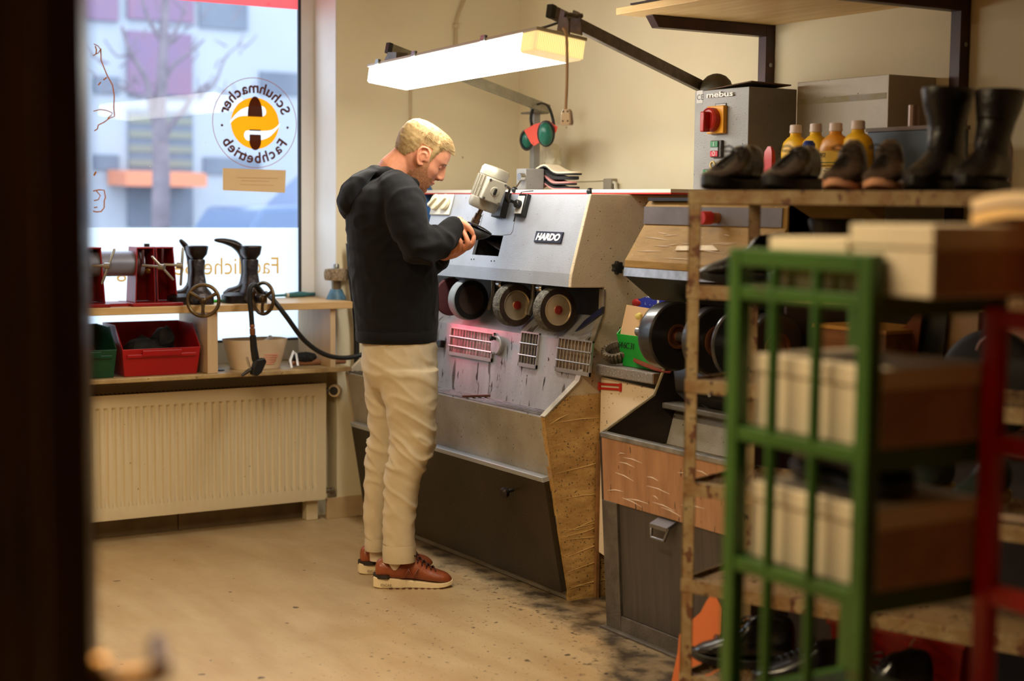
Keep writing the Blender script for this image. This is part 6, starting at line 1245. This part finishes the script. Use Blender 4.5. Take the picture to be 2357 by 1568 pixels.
# right hand: back of hand, thumb lying along the shoe, four fingers curling behind it
def fing(pts, r0, r1): P = crom([ML(*p) for p in pts], 4); hb.tube(P, [lerp(r0, r1, (i/(len(P)-1))**1.2) for i in range(len(P))], 10, round_=True)
hb.tube([ML(1043,520,-.088), ML(1050,521,-.086), ML(1059,525,-.078), ML(1067,532,-.066)], [.027,.033,.035,.029], 16, round_=True, flat=.72, up=(0,0,1))
hb.ell(ML(1057,507,-.080), (.018,.016,.014), n=12, m=8)
fing([(1056,509,-.088),(1067,514,-.098),(1077,522,-.104),(1084,530,-.104),(1088,537,-.102)], .0135, .0088)
for j in range(4): fing([(1064+j,522+j*6,-.066+.004*j),(1076+j,520+j*6.5,-.040),(1085+j,526+j*6,-.012),(1084,536+j*4.5,.006)], .0105-.0006*j, .0078)
# left hand: below, palm up, fingers wrapping round the front of the shoe
hb.tube([ML(1012,592,.0), ML(1024,585,-.02), ML(1042,578,-.04), ML(1060,571,-.052)], [.027,.033,.037,.030], 16, round_=True, flat=.75)
hb.ell(ML(1030,588,-.03), (.022,.022,.016), n=12, m=8)
fing([(1058,575,-.062),(1071,572,-.090),(1077,560,-.110),(1073,546,-.112),(1067,533,-.104)], .0115, .0085)
fing([(1060,574,-.050),(1078,570,-.076),(1087,561,-.096),(1090,551,-.102),(1091,544,-.100)], .0110, .0080)
fing([(1046,580,-.062),(1057,573,-.096),(1060,559,-.112),(1053,546,-.112),(1048,540,-.104)], .0112, .0084)
fing([(1036,584,-.060),(1045,577,-.090),(1049,563,-.104),(1043,552,-.104)], .0100, .0078)
fing([(1034,572,-.01),(1052,556,.02),(1070,552,.03),(1082,556,.02)], .0130, .0090)
body = hb.build('body', m_skin, man, smooth=180, remesh=.0032)
# face details
for s in (-1,1):
    e_ = MB().ell(HW(.0690,s*.031,.001), (.0112,.0118,.0118), n=16, m=12).build('eye', mat('eye_white', (220,206,198), .25), man)
    l_ = MB(); l_.ell((.0698,s*.031,.0022), (.0124,.0135,.0116), n=18, m=12); l_.v = [V((p.x,p.y,max(p.z,-.0035))) for p in l_.v]; l_.v = [HW(*p) for p in l_.v]; l_.build('eyelid', m_skin, man, smooth=60)
    l_ = MB().tube(crom([HW(.0745,s*.021,-.0035), HW(.0790,s*.030,-.0048), HW(.0745,s*.041,-.0035)],4), .0012, 6); l_.build('lashes', mat('lash_brown', (60,38,28), .7), man)
    l_ = MB().tube(crom([HW(.0915,s*.013,.0165), HW(.0905,s*.028,.0210), HW(.081,s*.045,.019)],4), [.0022]*4+[.0028]*4+[.0014], 6); l_.build('eyebrow', mat('brow_brown', (124,84,54), .8), man)
    l_ = MB().ell(HW(.099,s*.009,-.0415), (.004,.003,.0022), n=8, m=6); l_.build('nostril', mat('nostril', (74,34,26), .8), man)
l_ = MB(); l_.tube(crom([HW(.074,-.023,-.063), HW(.0905,-.009,-.061), HW(.092,0,-.0625), HW(.0905,.009,-.061), HW(.074,.023,-.063)],4), .0034, 8, round_=True); l_.tube(crom([HW(.074,-.020,-.064), HW(.0895,0,-.069), HW(.074,.020,-.064)],4), .0036, 8, round_=True); l_.build('lips', mat('lips', (196,112,98), .45), man)
# ---- hair
rr = random.Random(11)
def hairline(x):
    return interp([(-.12,-.030),(-.095,-.040),(-.06,-.030),(-.035,.000),(-.026,.040),(.012,.042),(.020,.000),(.030,-.006),(.036,.030),(.046,.060),(.060,.068),(.075,.066),(.11,.066)], x)[0]
hr = MB(); NHh, NTh = 60, 96
idx = {}
for i in range(NHh):
    h = -.05+i*(.1695/(NHh-1))
    for k in range(NTh):
        p0 = hpnt(2*PI*k/NTh, h); e_ = h-hairline(p0.x); tk = .0015+.0085*max(0,min(1,e_/.06))
        q = hpnt(2*PI*k/NTh, h, tk+.0018*mnoise.noise(p0*90)); idx[i,k] = len(hr.v); hr.v.append(HW(*q))
for i in range(NHh-1):
    for k in range(NTh):
        p0 = hpnt(2*PI*(k+.5)/NTh, -.05+(i+.5)*(.1695/(NHh-1)))
        if p0.z > hairline(p0.x)+.004*mnoise.noise(p0*70): hr.f.append([idx[i,k],idx[i,(k+1) % NTh],idx[i+1,(k+1) % NTh],idx[i+1,k]])
hr.f.append([idx[NHh-1,k] for k in range(NTh)])
def strand(mb, p, d, L, w, curl):
    p = V(p); d = V(d).normalized(); s = d.cross(V((rr.uniform(-1,1),rr.uniform(-1,1),rr.uniform(-1,1)))).normalized()*w
    q1 = p+d*L*.55; q2 = p+d*L+V(curl)*L; o = len(mb.v); mb.v += [p-s,p+s,q1+s*.7,q1-s*.7,q2]; mb.f += [[o,o+1,o+2,o+3],[o+3,o+2,o+4]]
for _ in range(24000):
    th = rr.uniform(0,2*PI); h = rr.choice((rr.uniform(-.04,.118), rr.uniform(.05,.118))); p0 = hpnt(th,h); e_ = h-hairline(p0.x)
    if e_ < rr.uniform(-.002,.012): continue
    tk = .0015+.0075*min(1,e_/.06); q = hpnt(th,h,tk*.7); n = (hpnt(th,h,.01)-p0).normalized()
    flow = V((.9,0,-.35)) if h > .06 else V((.35,0,-1)); d = n*(.45 if h > .06 else .25)+flow*.8+V((rr.uniform(-.4,.4),rr.uniform(-.4,.4),rr.uniform(-.3,.3)))
    a = HW(*q); dd = hf*d.x+hl*d.y+hu*d.z; strand(hr, a, dd, rr.uniform(.006,.011)*(1.5 if h > .06 else .8), .00042, (rr.uniform(-.2,.2),rr.uniform(-.2,.2),rr.uniform(-.3,.1)))
m_hair = mat('hair_blond', (178,150,104), .6, col2=(162,134,90), vs=160, spec=.3); hr.build('hair', m_hair, man, smooth=60)
bd_ = MB()
def inbeard(p): return p.z < interp([(-.03,-.075),(-.005,-.06),(.014,.004),(.030,.000),(.040,-.030),(.060,-.048),(.10,-.050)], p.x)[0] and p.x > -.012 and not (p.x > .075 and abs(p.y) < .02 and -.076 < p.z < -.052)
for _ in range(9500):
    th = rr.uniform(-2.2,2.2); h = rr.uniform(-.118,.01); p0 = hpnt(th,h)
    if not inbeard(p0): continue
    n = (hpnt(th,h,.01)-p0).normalized(); d = n*.5+V((.3,0,-.9))+V((rr.uniform(-.4,.4),rr.uniform(-.4,.4),0)); strand(bd_, HW(*hpnt(th,h,.0004)), hf*d.x+hl*d.y+hu*d.z, rr.uniform(.004,.008), .0004, (0,0,0))
bs__ = MB(); ib = {}
for i in range(34):
    for k in range(72):
        p0 = hpnt(2*PI*k/72, -.119+i*.0038); ib[i,k] = len(bs__.v); bs__.v.append(HW(*hpnt(2*PI*k/72, -.119+i*.0038, .0012+.0006*mnoise.noise(p0*120))))
for i in range(33):
    for k in range(72):
        p0 = hpnt(2*PI*(k+.5)/72, -.119+(i+.5)*.0038)
        if inbeard(p0+V((0,0,.004*mnoise.noise(p0*80)+.004))): bs__.f.append([ib[i,k],ib[i,(k+1) % 72],ib[i+1,(k+1) % 72],ib[i+1,k]])
used = sorted({q for f in bs__.f for q in f}); mp = {q: i for i, q in enumerate(used)}; bd_.join(type('o',(),{'v':[bs__.v[q] for q in used],'f':[[mp[q] for q in f] for f in bs__.f]})())
bd_.build('beard', mat('beard_brown', (196,138,98), .75, col2=(164,108,70), vs=140), man, smooth=0)
# ---- hoodie
m_hood = mat('hoodie_black', (13,13,16), .9, col2=(17,17,21), vs=30, bump=.12, bs=500, spec=.25, sheen=.05)
hd_ = MB(); hd_.loft([vring(l, r, py, 0, b, pyr=q) for l, r, py, b, q in ((822,1004,776,.160,772),(820,1007,750,.168,747),(815,1009,700,.175,700),(808,1007,640,.182,640),(803,1002,590,.19,590),(799,990,540,.20,540),(797,978,500,.208,500),(806,966,462,.212,466),(832,958,432,.196,446),(868,950,408,.145,428),(880,940,394,.105,418),(886,934,386,.088,412))])
def sleeve(pts, rs): P = crom([ML(*p) for p in pts], 5); n = len(P); hd_.tube(P, [interp([(i/(len(rs)-1), r) for i, r in enumerate(rs)], k/(n-1))[0] for k in range(n)], 20, round_=True)
sleeve([(912,440,-.13),(930,470,-.185),(946,525,-.215),(964,566,-.215),(992,566,-.18),(1020,548,-.13),(1041,528,-.094)], [.078,.078,.070,.064,.060,.054,.046])
sleeve([(912,440,.13),(930,470,.185),(950,530,.21),(975,588,.20),(990,598,.12),(1003,596,.05),(1010,594,.012)], [.078,.078,.070,.062,.056,.050,.042])
hd_.tube([ML(1032,536,-.105), ML(1046,524,-.086)], [.043,.041], 20, round_=True)
ho = hd_.build('hoodie', m_hood, man, smooth=180, remesh=.0075)
ew = ML(975,555,-.2)-M0
wrinkle(ho, .008, (9,9,15), 1, .0020, fold=lambda c: .55+1.5*math.exp(-((c-ew).length/.13)**2))
MB().loft([vring(823,1004,785,0,.160,40), vring(820,1006,782,0,.165,40), vring(819,1007,760,0,.168,40), vring(820,1006,757,0,.164,40)]).build('waistband', m_hood, man, smooth=50)
cfp = ML(1046,524,-.086); cfd = (ML(1050,521,-.086)-ML(1030,540,-.11)).normalized()
MB().lathe([(.030,-.004),(.0425,-.006),(.0445,-.028),(.0445,-.05),(.041,-.056)], cfp+cfd*.012, cfd, 28).build('cuff', m_hood, man)
# hood lying on the back and its collar
hh = MB(); a0 = ML(893,388,0); a1 = ML(797,505,0)
def hring(c, fw, up_, b, n=26): return [c+MF*(fw*math.cos(t))+UZ*(up_*math.cos(t))+MLf*(b*math.sin(t)) for t in [2*PI*i/n for i in range(n)]]
hood_pts = [((902,386),(868,392),.070),((885,384),(850,420),.105),((850,387),(842,455),.135),((815,402),(836,480),.152),((790,426),(828,496),.150),((778,456),(815,505),.128),((781,486),(806,506),.085),((792,503),(800,508),.03)]
rg = []
for p, q, b in hood_pts:
    A_ = ML(*p,0); B_ = ML(*q,0); c = (A_+B_)/2; a = (A_-B_)/2; rg.append([c+a*math.copysign(abs(math.cos(t))**.9, math.cos(t))+MLf*(b*math.copysign(abs(math.sin(t))**.9, math.sin(t))) for t in [2*PI*i/30 for i in range(30)]])
hh.loft(rg)
nc = HW(-.055,0,-.105)
def cpt(t, ox=0): c = ML(911,402,0); return c+MF*((.082+ox)*math.cos(t))+MLf*((.088+ox)*math.sin(t))-UZ*(.022*math.cos(t))-UZ*.012
hh.tube([cpt(2*PI*i/40) for i in range(40)], [.019+.006*abs(math.sin(PI*i/40)) for i in range(40)], 10, closed=True)
for s in (-1,1): hh.tube(crom([ML(880,392,s*.03), ML(900,398,s*.085), ML(925,418,s*.088), ML(942,436,s*.05)],5), .020, 10, round_=True)
hq = hh.build('hood', m_hood, man, smooth=180, remesh=.0065); wrinkle(hq, .004, (10,10,10), 4, .0015)
sm = MB(); sm.tube(crom([ML(879,404,-.125), ML(880,430,-.188), ML(884,470,-.215), ML(893,510,-.214)],4), .0016, 5); sm.build('shoulder_seam', mat('seam_black', (8,8,9), .9), man)
# ---- trousers
m_chino = mat('chino_beige', (210,194,166), .85, col2=(198,181,151), vs=9, bump=.1, bs=420, spec=.2)
tr = MB(); tr.loft([vring(l, r, py, 0, b) for l, r, py, b in ((838,1000,764,.148),(832,1006,795,.158),(833,1008,830,.166),(838,1009,862,.168),(850,1006,886,.150),(868,990,900,.10))])
RLg = [(862,1009,850,.088),(872,1008,885,.090),(882,1006,920,.088),(892,1004,955,.084),(898,1003,990,.080),(899,1001,1025,.077),(893,990,1056,.074),(887,973,1090,.070),(884,964,1130,.066),(882,957,1180,.062),(881,954,1225,.060),(883,955,1256,.058)]
LLg = [(836,940,850,.088),(838,935,885,.088),(843,930,920,.086),(849,925,960,.082),(850,920,1000,.078),(843,915,1040,.074),(840,908,1090,.070),(838,900,1140,.066),(837,895,1200,.062),(841,890,1240,.060)]
rg = [vring(l, r, py, -.092, b) for l, r, py, b in RLg]; tr.loft(rg)
tr.loft([vring(l, r, py, .092, b) for l, r, py, b in LLg])
to = tr.build('trousers', m_chino, man, smooth=180, remesh=.0065)
kz = ML(900,1040,0).z-M0.z
wrinkle(to, .0085, (8,8,17), 2, .0022, shear=.6, fold=lambda c: .35+.95*math.exp(-((c.z-kz)/.17)**2)+.6*math.exp(-((c.z-.10)/.06)**2)+.5*math.exp(-((c.z-.82)/.06)**2))
for (l, r, p0, p1, y, b) in ((881,957,1251,1291,-.092,.060),(840,890,1235,1264,.092,.060)):
    MB().loft([vring(l+3,r-3,p1-3,y,b-.004,36), vring(l,r,p1,y,b,36), vring(l-1,r+1,(p0+p1)/2,y,b+.002,36), vring(l,r,p0,y,b+.001,36), vring(l+4,r-4,p0+2,y,b-.005,36)], cap=False).build('turned_cuff', m_chino, man, smooth=60)
TW = [(764,838,1000,.148,0),(795,832,1006,.158,0),(830,833,1008,.166,0),(850,840,1008,.172,0)]; TL_ = [(py,l,r,b,-.092) for l, r, py, b in RLg[1:]]
def TS(px, py, o=.0005):
    l, r, b, y = interp(TW if py < 852 else TL_, py); c = (l+r)/2; t = min(.98, abs((px-c)/((r-l)/2)))**(1/.85); return ML(px, py, y-b*math.sqrt(1-t*t)**.85-o)
MB().lathe([(.009,-.003),(.009,.002),(.004,.003)], TS(889,792), -MF*.2-MLf, 14).build('pocket_button', mat('button_beige', (200,168,124), .5), man)
# ---- sneakers
m_tanl = mat('brown_leather', (156,80,42), .38, col2=(128,60,30), vs=10, bump=.12, bs=160, coat=.15); m_cream = mat('cream_midsole', (236,216,176), .6); m_lace = mat('dark_laces', (58,26,16), .7)
def sneaker(heel, toe, label):
    d = toe-heel; L = d.length; rz = math.atan2(d.y,d.x)
    t = shoe('tmp', L, m_tanl, m_cream, heel, rz, laces=m_lace, sole_t=.036, sole_toe=.017, tab=[(0,.022,.06,.094),(.04,.032,.07,.108),(.14,.037,.07,.112),(.26,.037,.07,.094),(.36,.038,.07,.104),(.46,.040,.068,.126),(.56,.043,.066,.108),(.68,.047,.056,.080),(.80,.048,.05,.064),(.90,.043,.045,.056),(.97,.030,.03,.044),(1.0,.012,.018,.032)])
    up = [c for c in t.children if c.name.startswith('upper')][0]; so = [c for c in t.children if c.name.startswith('sole')][0]
    for c in list(up.children):
        if c.name.startswith('opening'): bpy.data.objects.remove(c)
    up.name = 'shoe'; up.parent = man; up.location = heel-M0; up.rotation_euler = (0,0,rz); so.parent = up
    bpy.data.objects.remove(t)
    k = L/.30
    def local(mb, nm, m_, **kw): o = mb.build(nm, m_, None, org=(0,0,0), **kw); o.parent = up; return o
    b = MB()
    for j in range(9): b.box(.06*k+j*.024*k,.072*k+j*.024*k,-.040*k,.040*k,.0002,.0032)
    local(b, 'tread', mat('tread_brown', (88,44,24), .7), smooth=0)
    hbm = MB(); prof = []
    for th in [PI*.5+PI*i/16 for i in range(17)]:
        prof.append(V((.052*k+.056*k*math.cos(th)*1.0, .0405*k*math.sin(th), 0)))
    hbm.loft([[p+V((0,0,z)) for p in prof]+[p*0+V((.06*k,p.y*.8,z)) for p in prof[::-1]] for z in (.037,.052)]); local(hbm, 'heel_band', mat('heel_black', (42,32,28), .5), smooth=40)
    n_ = MB(); w = .0452*k
    q = lambda x, z: V((x*k,-(interp([(.1,.038),(.13,.0405),(.17,.0425),(.2,.044)], x)[0]+.0022)*k+max(0,z-.055)*.26,z*k))
    for a, b2 in (((.118,.050),(.134,.078)),((.134,.078),(.150,.050)),((.150,.050),(.168,.078))): n_.tube([q(*a), (q(*a)+q(*b2))/2+V((0,-.0012,0)), q(*b2)], .0042*k, 8, round_=True, flat=.6)
    local(n_, 'side_mark', mat('dark_leather_mark', (120,50,28), .35))
    tx = MB(); text(tx, 'ENCAP', (.026*k,-.0402*k-.0022,.013), (1,0,-.06), (0,0,1), .0125, .0006, shear=.2); local(tx, 'sole_lettering', mat('lettering_brown', (110,84,54), .6), smooth=0)
    return up
s1 = sneaker(atZ(861,1351,0), atZ(1041,1351,0), '')
hL = atZ(826,1320,0); tL = atZ(988,1312,0); s2 = sneaker(hL, hL+(tL-hL).normalized()*(atZ(1041,1351,0)-atZ(861,1351,0)).length, '')
for px, py, y in ((908,1318,-.092),(868,1290,.092)): MB().lathe([(.028,0),(.030,.05),(.036,.10)], ML(px,py,y), (0,0,1), 20).build('sock', mat('sock_cream', (226,206,180), .9), man)
wa = MB(); wc = ML(1014,592,.0); wd = (ML(1024,585,-.02)-ML(1003,598,.03)).normalized(); wa.lathe([(.031,-.012),(.0335,-.010),(.0335,.010),(.031,.012)], wc, wd, 24); wt_ = wa.build('wristwatch', mat('watch_black', (16,16,18), .4), man)
# ---- the shoe he grinds
ss = thing('held_shoe', 'black shoe held against the blue grinding disc by the man', 'shoe', ML(1085,535,-.06))
ax0 = ML(1022,541,-.055); ax1 = ML(1131,539,-.050); rg = []
for j in range(18):
    u = j/17; c = ax0.lerp(ax1, u); px_ = lerp(1022,1131,u)
    top = interp([(0,530),(.2,520),(.45,514),(.62,519),(.8,527),(.93,535),(1,540)], u)[0]; bot = interp([(0,548),(.2,553),(.5,554),(.7,553),(.85,550),(.95,546),(1,542)], u)[0]; w = interp([(0,.016),(.15,.034),(.5,.036),(.75,.042),(.9,.032),(1,.004)], u)[0]
    T_ = ML(px_, top, -.055); B_ = ML(px_, bot, -.055); cc = (T_+B_)/2; hh_ = (T_-B_)/2
    rg.append([cc+hh_*math.copysign(abs(math.sin(t))**.6, math.sin(t))+MLf*(w*math.copysign(abs(math.cos(t))**.7, math.cos(t))) for t in [2*PI*i/20 for i in range(20)]])
MB().loft(rg).build('shoe_upper', mat('held_black', (14,13,14), .6), ss, smooth=60)
sl_ = MB(); O = []
for u, w in ((0,.012),(.1,.030),(.3,.034),(.5,.034),(.7,.042),(.85,.038),(.95,.022),(1,.004)): O.append((u,w))
pt_ = lambda u, s, o: ML(lerp(1026,1132,u), interp([(0,527),(.2,517),(.45,511),(.62,516),(.8,525),(.93,534),(1,540)], u)[0]+o, -.055)+MLf*s
sl_.loft([[pt_(u,-w,-2.2),pt_(u,w,-2.2),pt_(u,w,1.2),pt_(u,-w,1.2)] for u, w in O]); sl_.build('shoe_sole', mat('held_sole', (24,22,22), .6), ss, smooth=30)
# ================================================================ LIGHT, WORLD, CAMERA
w = bpy.data.worlds.new('overcast'); sc.world = w; w.use_nodes = True
bg = w.node_tree.nodes['Background']; bg.inputs[0].default_value = (.74,.87,1.0,1); bg.inputs[1].default_value = 4.1
def area(name, loc, rot, sx, sy, e, col, sp=180):
    l = bpy.data.lights.new(name, 'AREA'); l.shape = 'RECTANGLE'; l.size = sx; l.size_y = sy; l.energy = e; l.color = col; l.spread = math.radians(sp)
    o = bpy.data.objects.new(name, l); C.objects.link(o); o.location = loc; o.rotation_euler = rot; return o
warm = (1,.80,.50)
area('ceiling_tube', (3.45,-3.05,2.60), (0,0,0), 2.1, .14, 64, warm, 150)
area('ceiling_tube', (3.3,-5.2,2.66), (0,0,0), 2.0, .14, 66, warm)
cam = bpy.data.cameras.new('camera'); cam.sensor_width = 36; cam.sensor_fit = 'HORIZONTAL'; cam.lens = FPX/2357*36
cam.shift_x = 0; cam.clip_start = .05; cam.clip_end = 200
cam.dof.use_dof = True; cam.dof.focus_distance = 5.6; cam.dof.aperture_fstop = 1.7; cam.dof.aperture_blades = 9
co = bpy.data.objects.new('camera', cam); C.objects.link(co)
co.matrix_world = Matrix(((R_.x,U_.x,-F_.x,CAM.x),(R_.y,U_.y,-F_.y,CAM.y),(R_.z,U_.z,-F_.z,CAM.z),(0,0,0,1)))
sc.camera = co
vs_ = sc.view_settings; vs_.view_transform = 'Standard'; vs_.look = 'None'; vs_.exposure = 0; vs_.gamma = 1; vs_.use_curve_mapping = False
sc.cycles.max_bounces = 8; sc.cycles.transparent_max_bounces = 12; sc.cycles.caustics_reflective = False; sc.cycles.caustics_refractive = False
sc.cycles.sample_clamp_indirect = 6
